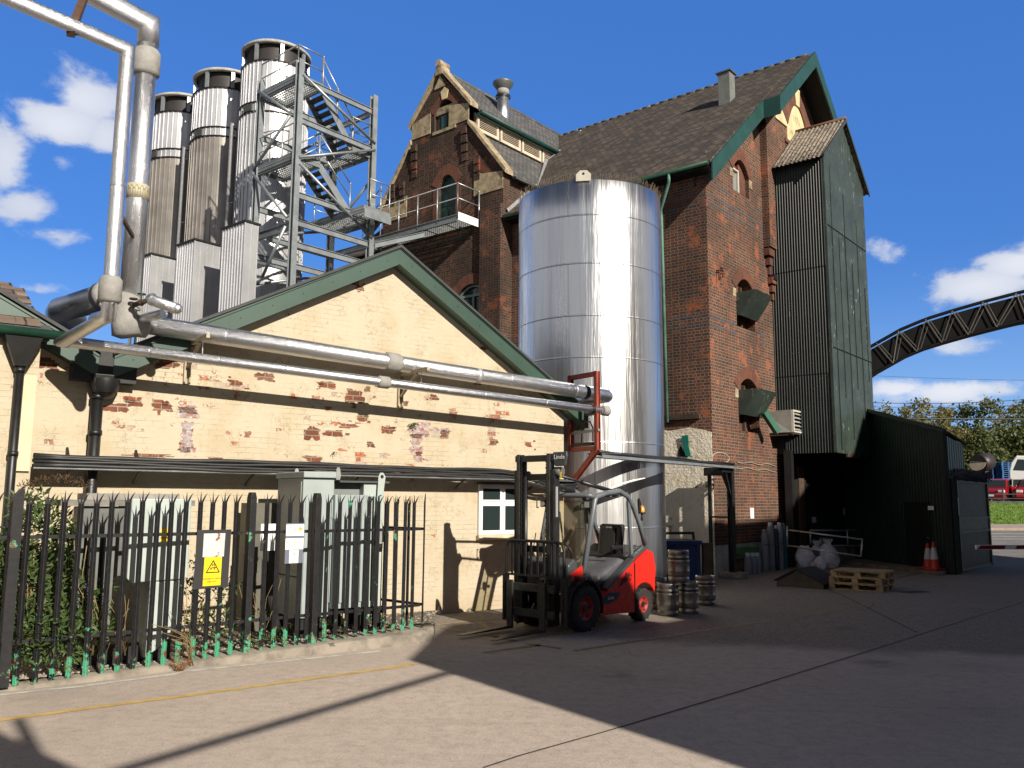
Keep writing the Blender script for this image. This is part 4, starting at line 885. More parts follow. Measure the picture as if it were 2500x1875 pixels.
b = MB(); s0_ = CR.hit(393, 1291, 1, yf-.004); s1_ = CR.hit(404, 1322, 1, yf-.004); b.box((s0_.x, yf-.006, s1_.z), (s1_.x+.03, yf-.001, s0_.z)); st_ = b.obj('warning_sticker', YEL, os_)
b = MB(); tri(b, ((s0_.x+s1_.x)/2+.012, s0_.z-.09), .045, .007, yf-.008); b.obj('sticker_triangle', INK, st_)
b = MB(); s0_ = CR.hit(637, 1279, 1, -1.3); s1_ = CR.hit(670, 1344, 1, -1.3); b.box((s0_.x, -1.31, s1_.z), (s1_.x, -1.30, s0_.z)); bn = tag(b.obj('blank_notice', WHITES, frame=CR), 'blank white notice board left of the tall grey cabinet', 'sign')
b = MB(); b.box(((s0_.x+s1_.x)/2-.03, -1.295, .05), ((s0_.x+s1_.x)/2+.03, -1.26, s0_.z)); b.obj('stake', BLACK, bn)
b = MB(); q = CR.hit(640, 1228, 1, -.5); b.box((q.x-.25, -.6, .05), (q.x+.3, -.3, q.z)); b.obj('small_box', M('dull box', (.12, .115, .09), .7), sw)

# ------------------------------------------------------------------ shrubs and weeds
def leaves(b, c, rad, n, size, up=.15):
    for i in range(n):
        while True:
            p = Vector((rng.uniform(-1, 1), rng.uniform(-1, 1), rng.uniform(-1, 1)))
            if .15 < p.length < 1: break
        q = Vector((c[0]+p.x*rad[0], c[1]+p.y*rad[1], c[2]+p.z*rad[2]))
        d = (p+Vector((rng.gauss(0, .5), rng.gauss(0, .5), up+rng.gauss(0, .45)))).normalized(); s = d.cross(Vector((rng.gauss(0, 1), rng.gauss(0, 1), rng.gauss(0, .6)))).normalized()
        L = size*rng.uniform(.6, 1.3); nn = d.cross(s)*L*.12
        b.poly([q, q+d*L*.45+s*L*.17+nn, q+d*L, q+d*L*.45-s*L*.17+nn])
def shrub(name, label, clumps, leaf, size, stems=(), flower=None):
    t = thing(name, label, 'shrub', CR); b = MB()
    for c, r, n in clumps: leaves(b, c, r, n, size)
    b.obj('foliage', leaf, t); s = MB()
    for pts, r in stems: s.tube(pts, r, 5)
    if stems: s.obj('stem', DRY, t)
    return t
def cw(px, py, y): p = CR.hit(px, py, 1, y); return (p.x, y, p.z)
cl = []; sts = []
for px, py, y, r, n in ((70, 1330, -2.2, .34, 320), (120, 1290, -1.9, .30, 260), (60, 1440, -2.3, .38, 420), (130, 1400, -2.1, .36, 420), (90, 1520, -2.4, .36, 420), (170, 1470, -2.2, .34, 380), (190, 1350, -1.8, .30, 300), (150, 1560, -2.5, .30, 280), (40, 1560, -2.5, .30, 280), (215, 1420, -1.9, .26, 240), (55, 1240, -1.9, .16, 80), (90, 1215, -1.8, .13, 50), (230, 1530, -2.3, .24, 180), (20, 1380, -2.4, .3, 250)):
    cl.append((cw(px, py, y), (r, r*.8, r), n))
for i in range(16):
    px = rng.uniform(30, 230); q = Vector(cw(px, 1590, -2.3)); t_ = Vector(cw(px+rng.uniform(-40, 40), rng.uniform(1215, 1400), rng.uniform(-2.6, -1.7))); sts.append(([q, (q+t_)/2+Vector((rng.uniform(-.1, .1), rng.uniform(-.15, .1), .1)), t_], .006))
shrub('buddleia', 'overgrown green buddleia filling the left end of the fenced yard', cl, LEAF, .105, sts)
fl = MB(); c = Vector(cw(216, 1430, -2.5)); leaves(fl, c, (.035, .03, .03), 30, .03); c = Vector(cw(95, 1195, -1.9))
fo = fl.obj('buddleia_flower', M('purple flower', (.25, .06, .42), .7)); fo.matrix_world = CR.m; tag(fo, 'small purple buddleia flower between the fence pales', 'flower')
b = MB(); P0 = Vector(cw(48, 1190, -1.9))
for i in range(26): u = i/25; q = P0+Vector((u*.72, -.1*u, .16*sin(u*pi*.62)-.12*u*u)); leaves(b, q, (.03, .02, .035), 9, .05)
fs = b.obj('seed_head', M('brown seed head', (.10, .06, .03), .9, var=.3)); fs.matrix_world = CR.m; tag(fs, 'drooping brown buddleia seed head above the fence', 'seed head')
cl = [(cw(px, py, y), (r, r*.7, r*.8), n) for px, py, y, r, n in ((478, 1390, -1.6, .20, 70), (520, 1455, -1.7, .22, 120), (560, 1430, -1.6, .16, 70), (470, 1500, -2.0, .22, 140), (500, 1530, -2.1, .2, 120), (545, 1520, -1.9, .18, 90), (470, 1440, -1.7, .12, 50))]
shrub('wild_shrub', 'low leafy weeds under the danger sign', cl, LEAF, .07)
cl = [(cw(px, py, y), (r, r*.7, r*.7), n) for px, py, y, r, n in ((650, 1560, -1.9, .16, 80), (690, 1545, -1.7, .12, 50), (785, 1530, -1.7, .13, 70), (640, 1500, -1.7, .13, 60), (890, 1540, -1.5, .14, 50), (930, 1530, -1.4, .12, 40), (830, 1545, -1.9, .10, 40), (600, 1570, -2.0, .14, 60))]
shrub('ground_weeds', 'low green weeds at the foot of the electrical cabinets', cl, LEAF, .06)
b = MB()
for i in range(34):
    px = rng.choice((232, 250, 270, 300, 640, 660, 610, 440, 455)); q = Vector(cw(px+rng.uniform(-10, 10), 1600 if px < 460 else 1560, -2.35 if px < 460 else -1.9)); L = rng.uniform(.3, .95); a = rng.uniform(-.5, .5)
    b.tube([q, q+Vector((a*L*.4, rng.uniform(-.1, .05), L*.6)), q+Vector((a*L, rng.uniform(-.15, .1), L))], .0035, 4)
tag(b.obj('dry_stalks', DRY, frame=CR), 'thin dry brown stalks standing among the weeds behind the fence', 'weeds', kind='stuff')
b = MB(); q = FR.hit(*fx(885, 985), 1, -.12)
for i in range(30):
    a = rng.uniform(-1.2, 1.2); L = rng.uniform(.05, .16); b.tube([q+Vector((rng.uniform(-.05, .05), 0, .0)), q+Vector((a*L, rng.uniform(-.05, .05), L))], .0025, 4); leaves(b, q+Vector((a*L, 0, L)), (.02, .02, .02), 4, .03)
tag(b.obj('dead_weed', M('rust brown dead weed', (.22, .10, .035), .9, var=.3), frame=FR), 'dead brown weed growing over the kerb below the fence', 'weed')
b = MB(); q = FR.hit(*fx(940, 955), 1, -.05)
for i in range(12):
    L = rng.uniform(.3, .75); a = rng.uniform(-.8, -.1)*L; b.tube([q+Vector((rng.uniform(-.03, .03), 0, 0)), q+Vector((a*.3, -.03, L*.6)), q+Vector((a, -.05, L*.8))], .003, 4)
tag(b.obj('dry_grass', DRY, frame=FR), 'tuft of straw coloured dry grass bending through the fence', 'grass tuft')
# ------------------------------------------------------------------ three tall fermenting silos with square cabins at their feet
def silo(P, r, H, lab, bronze, first=False):
    fr = Frame((P.x, P.y, 0), BR.ang); t = thing('silo', lab, 'silo', fr, 'silver clad fermenting silos')
    n = 44; k = r/1.31
    rib = lambda j: .0
    body = MB(); zt = H-.86
    def clad(b, z0, z1, rr):
        b.lathe([(rr, z0), (rr, z1)], n=n)
        for j in range(n):
            a = 2*pi*j/n; c, s_ = cos(a), sin(a); q = Vector((rr*c, rr*s_, 0)); tx = Vector((-s_, c, 0))*.012; o = Vector((c, s_, 0))*.028
            b.hexa([q-tx+Vector((0, 0, z0)), q+tx+Vector((0, 0, z0)), q+tx+o+Vector((0, 0, z0)), q-tx+o+Vector((0, 0, z0)), q-tx+Vector((0, 0, z1)), q+tx+Vector((0, 0, z1)), q+tx+o+Vector((0, 0, z1)), q-tx+o+Vector((0, 0, z1))])
    zb = H-2.95
    clad(body, -.3, zb, r); body.obj('lower_cladding', CLADB if bronze else CLAD, t)
    b = MB(); clad(b, zb+.42, zt, r*.985); b.obj('upper_cladding', CLADW, t)
    b = MB(); clad(b, zb+.04, zb+.38, r*1.0); b.obj('middle_band', CLAD, t)
    for z in (zb, zb+.38): b = MB(); b.lathe([(r*1.035, z), (r*1.035, z+.045), (r*.97, z+.045)], n=n); b.obj('ring_flashing', BLACK, t)
    b = MB(); b.lathe([(r*1.02, zt-.02), (r*1.02, zt+.03), (r*.9, zt+.03)], n=n); b.obj('ring_flashing', BLACK, t)
    b = MB(); b.lathe([(r*.86, zt+.03), (r*.86, H-.12)], n=n); b.obj('recessed_drum', M('dim drum', (.025, .022, .02), .6), t)
    for j in range(8):
        a = j*pi/4+.35; c, s_ = cos(a), sin(a); b = MB(); b.M = Matrix.Rotation(a, 4, 'Z'); b.box((r*.94, -.07, zt+.03), (r*1.0, .07, H-.13)); b.obj('mullion', STEELG, t)
    b = MB(); b.lathe([(r*.94, H-.13), (r*1.03, H-.12), (r*1.035, H-.03), (r*1.0, H+.01), (r*.7, H+.04), (r*.3, H+.06), (0.01, H+.06)], n=n); b.obj('roof_rim', RIM, t)
    b = MB(); v = BR.m.to_3x3().inverted() @ Vector((-.2, -1, 0)); a = atan2(v.y, v.x)-.32; b.M = Matrix.Rotation(a, 4, 'Z'); b.box((r*1.0, -.2, zb+.06), (r*1.04, .2, zb+.34)); b.obj('vent_panel', M('dark vent', (.05, .05, .05), .7), t)
    # rainwater pipe on the left, bent at the top
    a = radians(188); q = Vector(((r+.34)*cos(a), (r+.34)*sin(a), 0)); qi = Vector((r*cos(a), r*sin(a), 0))
    vloc = fr.i.to_3x3() @ Vector((-.985, -.1, 0)); q = vloc*(r+.30); qi = vloc*r
    b = MB(); b.tube([qi+Vector((0, 0, zb-.05)), q+Vector((0, 0, zb)), q+Vector((0, 0, .2))], .07, 12); b.obj('rainwater_pipe', RAILG, t)
    b = MB(); b.cyl(qi+Vector((0, 0, zb-.45)), q+Vector((0, 0, zb-.45)), .03, n=8); b.cyl(qi+Vector((0, 0, zb-3.2)), q+Vector((0, 0, zb-3.2)), .03, n=8); b.obj('pipe_clip', RAILG, t)
    return fr
def cabin(front, tl, tr_, lab):
    """square ribbed cabin: vertical corner nearest the camera at pixel front (x, ytop), its left and right ends as pixels"""
    px, py, depth = front; c = DP(px, py, depth); fr = Frame((c.x, c.y, 0), BR.ang); H = c.z
    L = fr.hit(*tl, 0, 0).y; R = fr.hit(*tr_, 1, 0).x
    t = thing('plant_cabin', lab, 'plant cabin', fr, 'ribbed cabins at the feet of the silos')
    L = max(.6, min(2.6, L)); R = max(.5, min(2.6, R))
    b = MB(); b.box((0, 0, -.3), (R, L, H-.06)); b.obj('casing', CLAD, t)
    for i in range(int(L/.16)+1): b = b if i else MB(); y = min(L-.01, i*.16); b.box((-.028, y-.012, -.3), (-.001, y+.012, H-.07))
    b.obj('rib_panel', CLADW, t)
    for i in range(int(R/.24)+1): b = b if i else MB(); x = min(R-.01, i*.24); b.box((x-.008, -.014, -.3), (x+.008, -.001, H-.07))
    b.obj('rib_panel', CLAD, t)
    b = MB(); b.box((-.05, -.05, H-.06), (R+.05, L+.05, H)); b.obj('roof_flashing', BLACK, t)
D3 = 32.; D2 = D3*1127/1058; D1 = D3*1127/998
for i, (D, px, py, lab, br_) in enumerate(((D3, 677, 103, 'nearest silver fermenting silo, behind the steel stair tower', False), (D2, 561, 172, 'middle silver fermenting silo with bronze stained cladding', True), (D1, 457, 232, 'farthest silver fermenting silo beside the vertical silver pipes', True))):
    p = DP(px, py, D); silo(p, 85/FPX*D*1.0, p.z-.60, lab, br_)
cabin((371, 617, 30.5), (345, 632), (429, 625), 'ribbed cabin at the foot of the farthest silo')
cabin((477, 582, 28.6), (434, 598), (540, 590), 'ribbed cabin at the foot of the middle silo')
cabin((600, 537, 26.6), (543, 556), (628, 541), 'ribbed cabin at the foot of the nearest silo')

# ------------------------------------------------------------------ steel stair tower
F0 = DP(722, 420, 26.5); FT = Frame((F0.x, F0.y, 0), BR.ang)           # x along the malt house wall direction (to the right, away), y to the left, away
XR = FT.hit(908, 420, 1, 0).x; YL = FT.hit(628, 420, 0, 0).y
zt = FT.hit(733, 146, 1, 0).z; zr = FT.hit(913, 234, 1, 0).z; zl = FT.hit(636, 198, 0, 0).z
stt = thing('stair_tower', 'grey galvanised steel stair tower with braces and flights beside the silos', 'stair tower', FT)
for nm, x, y, z in (('c', 0, 0, zt), ('c', XR, 0, zr), ('c', 0, YL, zl), ('c', XR, YL, zr-.6)):
    b = MB(); b.ibeam((x, y, -.2), (x, y, z), .20, .21, (0, 1, 0), .022); b.obj('column', STEELG, stt)
FX = lambda px, py: FT.hit(px, py, 1, 0)
FY = lambda px, py: FT.hit(px, py, 0, 0)
r7 = lambda x, y: (600+x/5.183, 100+y/5.184)
r8 = lambda x, y: (600+x/5.185, 400+y/5.184)
def bm(p, q, w=.10, h=.20, nm='beam', mat=None): b = MB(); b.ibeam(p, q, w, h); return b.obj(nm, mat or STEELG, stt)
def br(p, q, r=.05): b = MB(); b.cyl(p, q, r, n=12); return b.obj('brace', STEELG, stt)
levels = [FX(*r7(700, 480)).z, FX(*r7(690, 1000)).z, FX(*r8(650, 390)).z, FX(*r8(635, 740)).z, FX(*r8(625, 1020)).z]
Z5, Z4, Z3, Z2, Z1 = levels
for z in levels:
    bm((.1, 0, z), (XR-.1, 0, z)); bm((.1, YL, z), (XR-.1, YL, z))
    bm((XR, .1, z), (XR, YL-.1, z))
zm = FY(*r7(560, 1500)).z       # middle landing on the left side
for z in (Z5, zm, Z2-.12): bm((0, .1, z), (0, YL-.1, z), .1, .26, mat=STEELP)
# braces on the front and left faces
def pf(px, py): p = FX(px, py); return (max(.02, min(XR, p.x)), -.12, p.z)
def pl(px, py): p = FY(px, py); return (-.12, max(0, min(YL, p.y)), p.z)
br(pf(*r7(690, 430)), pf(*r7(1610, 1310))); br(pf(*r7(640, 1480)), pf(*r7(1620, 1395))); br(pf(*r8(650, 0)), pf(*r8(1570, 950)))
br(pl(*r7(150, 670)), pl(*r7(600, 920))); br(pl(*r7(600, 960)), pl(*r7(110, 1640))); br(pl(*r8(100, 180)), pl(*r8(560, 690))); br(pl(*r8(540, 800)), pl(*r8(250, 1440)))
br((0, YL, zm), (XR, YL, Z5-.2)); br((.1, YL, Z2), (XR, YL, Z3)); br((XR, 0, Z1), (XR, YL, Z2)); br((XR, YL, Z3), (XR, 0, zm+.2)); br((0, YL, Z1-1), (XR, YL, Z1)); br((0, YL, Z1-.2), (0, .1, Z2-1.6))
# landings (open grating) and flights
def grating(b, x0, x1, y0, y1, z, pitch=.10):
    n = int((x1-x0)/pitch)
    for i in range(n+1): x = x0+(x1-x0)*i/n; b.box((x-.012, y0, z-.03), (x+.012, y1, z))
    n = int((y1-y0)/pitch)
    for i in range(n+1): y = y0+(y1-y0)*i/n; b.box((x0, y-.012, z-.027), (x1, y+.012, z-.003))
GRATE = M('galvanised grating', (.42, .44, .44), .5, metal=.5, var=.2)
def landing(x0, x1, y0, y1, z, par=stt):
    b = MB(); grating(b, x0, x1, y0, y1, z); g = b.obj('landing', GRATE, par)
    b = MB(); b.box((x0, y0, z-.15), (x1, y0+.03, z+.10)); b.box((x0, y1-.03, z-.15), (x1, y1, z+.10)); b.box((x0, y0+.03, z-.15), (x0+.03, y1-.03, z+.10)); b.box((x1-.03, y0+.03, z-.15), (x1, y1-.03, z+.10)); b.obj('kick_plate', STEELP, par)
def rail_run(par, pts, hgt=1.1, every=1.0, nm='handrail', mat=None):
    b = MB(); mat = mat or RAILG
    up = Vector((0, 0, 1)); pts = [Vector(p) for p in pts]
    b.tube([p+up*hgt for p in pts], .024, 8); b.tube([p+up*hgt*.52 for p in pts], .020, 8)
    for p, q in zip(pts, pts[1:]):
        n = max(1, round((q-p).length/every))
        for i in range(n+1): c = p+(q-p)*(i/n); b.cyl(c-up*.15, c+up*hgt, .024, n=8); b.sphere(c+up*hgt, .036, 8, 5); b.sphere(c+up*hgt*.52, .034, 8, 5)
    return b.obj(nm, mat, par)
W = .82; zw = FX(*r8(1230, 600)).z+.05            # lower landing level
xl = 1.0; xr = XR-.85
landing(-.05, xl, .05, YL-.05, Z5+.1); landing(-.05, xl, .05, YL-.05, zm+.1); zr_ = FX(*r7(1600, 1380)).z-.15; landing(xr, XR+.05, .05, YL-.05, zr_); landing(xr-.1, XR+.25, -.75, YL-.05, zw)
def flight(x0, z0, x1, z1, y0, y1):
    n = max(6, round(abs(z1-z0)/.20)); 
    for y in (y0, y1): b = MB(); b.beam((x0, y, z0-.05), (x1, y, z1-.05), .03, .26); b.obj('stringer', STEELG if y == y0 else STEELP, stt)
    b = MB()
    for i in range(1, n): u = i/n; x = x0+(x1-x0)*u; z = z0+(z1-z0)*u; b.box((x-.13, y0+.03, z-.035), (x+.13, y1-.03, z))
    b.obj('treads', M('dark tread grating', (.12, .125, .13), .6, metal=.4), stt)
    rail_run(stt, [(x0, y0, z0), (x1, y0, z1)], 1.05, 1.3)
flight(xr, zw+.03, xl, zm+.1, .12, .12+W)
flight(xl, zm+.1, xr, zr_, YL-.15-W, YL-.15)
flight(xr, zr_, xl, Z5+.1, .12, .12+W)
rail_run(stt, [(-.03, YL-.05, Z5+.1), (-.03, .08, Z5+.1), (xl, .08, Z5+.1)]); rail_run(stt, [(-.03, YL-.05, zm+.1), (-.03, .08, zm+.1)], every=.8)
rail_run(stt, [(xl, YL, Z5+.1), (xl+1.0, YL, Z5+.1)]); rail_run(stt, [(xr, .08, zr_), (XR, .08, zr_), (XR, YL-.1, zr_), (xr, YL-.1, zr_)])
rail_run(stt, [(xr+.2, -.72, zw), (XR+.22, -.72, zw)]); rail_run(stt, [(xr, YL-.1, zw), (XR+.2, YL-.1, zw)])
b = MB(); b.box((xr-.1, -.80, zw-.32), (XR+.25, -.76, zw-.02)); b.obj('edge_beam', STEELG, stt)
# ------------------------------------------------------------------ malt house (frame BR: gable wall y = 0 towards -y, eaves wall x = 0 towards -x)
mh = thing('malt_house', 'tall sooty red brick malt house with slate roof and green bargeboards', 'building', BR)
GW, AX, ZE, ZAP = 12.6, 6.76, 12.0, 17.85; LEN = 16.; RS = (ZAP-ZE)/AX
ub, ul = Vector((1, 0, 0)), Vector((0, 1, 0))
def arch_pts(xc, w, z0, zs, rise, n=8):
    """opening outline (x, z): sill z0, springing zs, segmental head"""
    P = [(xc-w/2, z0), (xc+w/2, z0)]
    for i in range(n+1): u = 1-2*i/n; P.append((xc+w/2*u, zs+rise*(1-u*u)))
    return P
def wall_holes(b, outline, holes, to3, depth):
    """wall face with real openings: cut by a grid of strips between the openings; reveals of the given depth vector"""
    import bmesh
    bm = bmesh.new(); ed = []
    def loop(P):
        v = [bm.verts.new((p[0], p[1], 0)) for p in P]; return [bm.edges.new((v[i], v[(i+1) % len(v)])) for i in range(len(v))]
    for P in [outline]+holes: ed += loop(P)
    bmesh.ops.triangle_fill(bm, use_beauty=True, use_dissolve=False, edges=ed)
    def inside(x, y, P):
        c = False
        for i in range(len(P)):
            (x1, y1), (x2, y2) = P[i], P[i-1]
            if (y1 > y) != (y2 > y) and x < (x2-x1)*(y-y1)/(y2-y1)+x1: c = not c
        return c
    base = len(b.v); bm.verts.index_update()
    for v in bm.verts: b.vert(to3(v.co.x, v.co.y))
    nrm = Vector(depth)*-1
    for f in bm.faces:
        c = f.calc_center_median()
        if any(inside(c.x, c.y, P) for P in holes): continue
        idx = [base+v.index for v in f.verts]; p = [b.v[i] for i in idx]
        if (p[1]-p[0]).cross(p[2]-p[0]).dot(nrm) < 0: idx.reverse()
        b.face(idx)
    bm.free()
    for P in holes:
        n = len(P)
        for i in range(n):
            p, q = Vector(to3(*P[i])), Vector(to3(*P[(i+1) % n])); b.poly([p, q, q+Vector(depth), p+Vector(depth)])
gp = lambda x, z: (x, 0, z)
def gpx(px, py): p = BR.hit(px, py, 1, 0); return p.x, p.z
# gable wall with three openings (the lower two end in hoist hoods)
ox = 2.48
wins = [(2.50, .98, 10.95, 12.30, .50), (2.48, 1.18, 6.15, 8.0, .45), (2.46, 1.15, 3.72, 4.98, .42)]
w0 = [gpx(1790, 467), gpx(1829, 482), gpx(1791, 400), gpx(1828, 415)]
wins[0] = ((w0[0][0]+w0[1][0])/2, w0[1][0]-w0[0][0], (w0[0][1]+w0[1][1])/2, gpx(1791, 413)[1], .45)
w1 = [gpx(1799, 795), gpx(1844, 812), gpx(1797, 694)]; wins[1] = ((w1[0][0]+w1[1][0])/2, w1[1][0]-w1[0][0], (w1[0][1]+w1[1][1])/2, w1[2][1]-.12, .40)
w2 = [gpx(1805, 1050), gpx(1855, 1060), gpx(1804, 945)]; wins[2] = ((w2[0][0]+w2[1][0])/2, w2[1][0]-w2[0][0], (w2[0][1]+w2[1][1])/2, w2[2][1]-.05, .38)
holes = [arch_pts(*w) for w in wins]
xp = 4.03                                                     # the middle bay stands forward from here
b = MB(); out = [(0, -.3), (xp, -.3), (xp, ZE+RS*xp-.12), (0, ZE-.12)]
wall_holes(b, out, holes, gp, (0, .32, 0))
b.poly([(xp, 0, -.3), (GW, 0, -.3), (GW, 0, ZAP-RS*(GW-AX)-.12), (AX, 0, ZAP-.12), (xp, 0, ZE+RS*xp-.12)])
b.poly([(0, .001, -.3), (0, .001, ZE-.12), (0, LEN, ZE-.12), (0, LEN, -.3)]); b.poly([(GW, .001, -.3), (GW, LEN, -.3), (GW, LEN, ZAP-RS*(GW-AX)), (GW, .001, ZAP-RS*(GW-AX))]); b.poly([(0, LEN, -.3), (0, LEN, ZE), (AX, LEN, ZAP), (GW, LEN, ZAP-RS*(GW-AX)), (GW, LEN, -.3)])
b.obj('wall', BRICK, mh)
FB = .24                                                      # middle bay
b = MB()
def bay(x, z): return (x, -FB, z)
b.prism([(xp, 0, 10.3), (13.52-xp, 0, 10.3), (13.52-xp, 0, ZE+RS*xp-.14), (AX, 0, ZAP-.14), (xp, 0, ZE+RS*xp-.14)], (0, -FB, 0)); b.obj('middle_bay', BRICK, mh)
b = MB()
for k in range(3): b.box((xp-.02+k*.12, -.20+k*.05, 10.02-k*.30), (xp+.42-.05*k, -.002, 10.25-k*.30))
for k in range(3): b.box((xp+.22+k*.10, -.18+k*.05, 9.12-k*.26), (xp+.55, -.002, 9.33-k*.26))
b.obj('corbel', BRICKRED, mh)
# dressings: blue bands, red arches, white plinth
def bb(*q):
    b = MB(); b.box(*q); b.obj('blue_band', BRICKBLUE, mh)
def band(z0, z1, xa=0.02, xb=xp-.02):
    for za, zc in ((z0, z0+.09), (z1-.09, z1)): bb((xa, -.006, za), (xb, -.001, zc))
zb1 = gpx(1722, 480)[1]; zb0 = gpx(1722, 432)[1]; zb2 = gpx(1731, 780)[1]
band(zb1-.14, zb1+.22); bb((.02, -.005, zb0-.1), (wins[0][0]-wins[0][1]/2-.1, -.001, zb0-.02)); bb((wins[0][0]+wins[0][1]/2+.1, -.005, zb0-.1), (xp-.02, -.001, zb0-.02))
band(zb2-.18, zb2+.18, .02, wins[1][0]-wins[1][1]/2-.1); band(zb2-.18, zb2+.18, wins[1][0]+wins[1][1]/2+.25, xp)
bb((.02, -.005, zb0+.75), (wins[0][0]-.75, -.001, zb0+.84))
def arch_ring(xc, w, zs, rise, t, y, name='arch', par=mh, mat=BRICKRED, to=None, n=14, dy=.02):
    b = MB(); to = to or (lambda x, z, yy: (x, yy, z)); I = []; O = []
    for i in range(n+1):
        u = 1-2*i/n; I.append((xc+w/2*u, zs+rise*(1-u*u))); O.append((xc+(w/2+t*.75)*u, zs+.02+(rise+t)*(1-u*u*.75)-t*.10))
    for i in range(n): b.prism([to(*I[i], y), to(*I[i+1], y), to(*O[i+1], y), to(*O[i], y)], Vector(to(0, 0, y-dy))-Vector(to(0, 0, y)))
    return b.obj(name, mat, par)
for (xc, w_, z0, zs, rise), yy in zip(wins, (0, 0, 0)): arch_ring(xc, w_+.02, zs, rise, .38, -.002)
for (xc, w_, z0, zs, rise) in wins:
    b = MB(); b.box((xc-w_/2-.22, -.015, zs-.28), (xc-w_/2-.01, -.002, zs-.02)); b.obj('stone_block', STONE, mh); b = MB(); b.box((xc+w_/2+.01, -.015, zs-.28), (xc+w_/2+.22, -.002, zs-.02)); b.obj('stone_block', STONE, mh)
# top window, partly bricked
xc, w_, z0, zs, rise = wins[0]
b = MB(); b.box((xc-w_/2, .16, z0), (xc+.02, .2, zs+.05)); fr_ = b.obj('window', M('grey window board', (.22, .22, .20), .6, var=.2), mh)
b = MB(); frame_rect(b, xc-w_/2+.003, z0, xc+.08, zs+.15, .10, .155, .05); b.obj('frame', M('chipped white frame', (.62, .60, .54), .6), fr_)
b = MB(); b.box((xc+.08, .12, z0), (xc+w_/2, .3, zs+rise)); b.box((xc-w_/2, .203, z0-.05), (xc+w_/2, .3, zs+rise)); b.obj('brick_infill', BRICKRED, mh)
for xc, w_, z0, zs, rise in wins[1:]:
    b = MB(); b.box((xc-w_/2, .28, z0), (xc+w_/2, .33, zs+rise)); b.obj('inner_wall', BRICKRED, mh)
    b = MB(); b.box((xc-w_/2+.12, .20, z0), (xc-w_/2+.2, .27, zs)); b.box((xc+.1, .20, z0), (xc+.2, .27, zs+.2)); b.obj('window_post', WOODD, mh)
# sloping hoods
def hood(label, pts_face, back):
    f = MB(); F_ = [BR.hit(px, py, 1, y) for px, py, y in pts_face]
    return F_
for i, (lab, TL, TR, BL, BRr) in enumerate((('hood', (1797, 713), (1859, 710), (1800, 768), (1826, 775)), ('hood', (1804, 952), (1866, 951), (1805, 1011), (1838, 1012)))):
    xc, w_, z0, zs, rise = wins[i+1]; xa, xb = xc-w_/2+.02, xc+w_/2-.02; zt = BR.hit(*TL, 1, -.02).z; zo = .62
    zbm = BR.hit(*BL, 1, -.05).z
    b = MB()
    b.prism([(xa, -.004, zt), (xa, -zo, zt+.02), (xa, -.10, zbm), (xa, -.004, zbm)], (.03, 0, 0))
    b.prism([(xb, -.004, zt), (xb, -zo, zt+.02), (xb, -.10, zbm), (xb, -.004, zbm)], (-.03, 0, 0))
    b.poly([(xa+.03, -zo, zt+.02), (xb-.03, -zo, zt+.02), (xb-.03, -.10, zbm), (xa+.03, -.10, zbm)])
    b.poly([(xa+.03, -zo, zt+.02), (xb-.03, -zo, zt+.02), (xb-.03, 0.1, zt-.02), (xa+.03, .1, zt-.02)])
    b.obj('hood', CORRG, mh)
    if i:
        b = MB(); p0_ = (xc+.30, -.35, zbm+.15); b.beam(p0_, (xc+.78, -.55, zbm-.45), .16, .2); b.obj('chute', M('green chute', (.03, .12, .075), .6, var=.4), mh)
zpl = BR.hit(1747, 1332, 1, 0).z
b = MB(); b.box((.01, -.018, -.1), (4.4, -.002, zpl)); b.obj('plinth', M('whitewashed plinth', (.42, .41, .37), .85, var=.3, scale=3, spots=((.10, .09, .08), .64, 5), bmp=.006, bscale=20), mh)
a_ = BR.hit(1832, 1240, 1, -.02); c_ = BR.hit(1841, 1266, 1, -.02); b = MB(); b.box((a_.x, -.022, c_.z), (c_.x, -.002, a_.z)); tag(b.obj('blank_sign', WHITES, frame=BR), 'small blank white sign on the brick gable above the gas cylinders', 'sign')
# eaves wall: whitewashed foot, bands, gutter, brackets
zw_ = BR.hit(1690, 1047, 0, 0).z
b = MB(); pts = [(-.022, .0, -.1), (-.022, 2.9, -.1), (-.022, 2.9, zw_-.3), (-.022, 2.2, zw_+.05), (-.022, 1.3, zw_-.02), (-.022, .7, zw_+.04), (-.022, .35, zw_-.02), (-.022, .02, zw_-.12)]
b.prism(pts, (.02, 0, 0)); b.obj('whitewashed_patch', WHITEWASH, mh)
for z in (zb1, zb2+.02): bb((-.006, .02, z-.17), (-.001, 7, z-.08)); bb((-.006, .02, z+.10), (-.001, 7, z+.19))
b = MB(); q = BR.hit(1690, 488, 0, 0); b.box((-.008, .25, q.z-.10), (-.001, 1.25, q.z+.08)); b.obj('red_repair', BRICKRED, mh)
b = MB(); c0 = BR.hit(1480, 1085, 0, -.03); b.obj
tp = [BR.hit(*p, 0, -.06) for p in ((1664, 1064), (1680, 1062), (1682, 1090), (1688, 1117), (1674, 1112), (1668, 1085))]; b = MB(); b.prism([tuple(p) for p in tp], (-.02, 0, 0))
tag(b.obj('torn_netting', M('torn teal netting', (.0, .16, .12), .7, var=.3), frame=BR), 'torn teal netting hanging out of a hole in the whitewashed wall', 'netting')
hp = [BR.hit(*p, 0, -.028) for p in ((1656, 1100), (1662, 1088), (1668, 1100), (1676, 1106), (1680, 1116), (1655, 1114))]; b = MB(); b.prism([tuple(p) for p in hp], (-.006, 0, 0)); b.obj('wall_hole', DARKVOID, mh)
b = MB(); b.box((-.10, 2.2, zw_+.28), (-.003, .35, zw_+.42)); b.obj('timber_bearer', WOODD, mh)
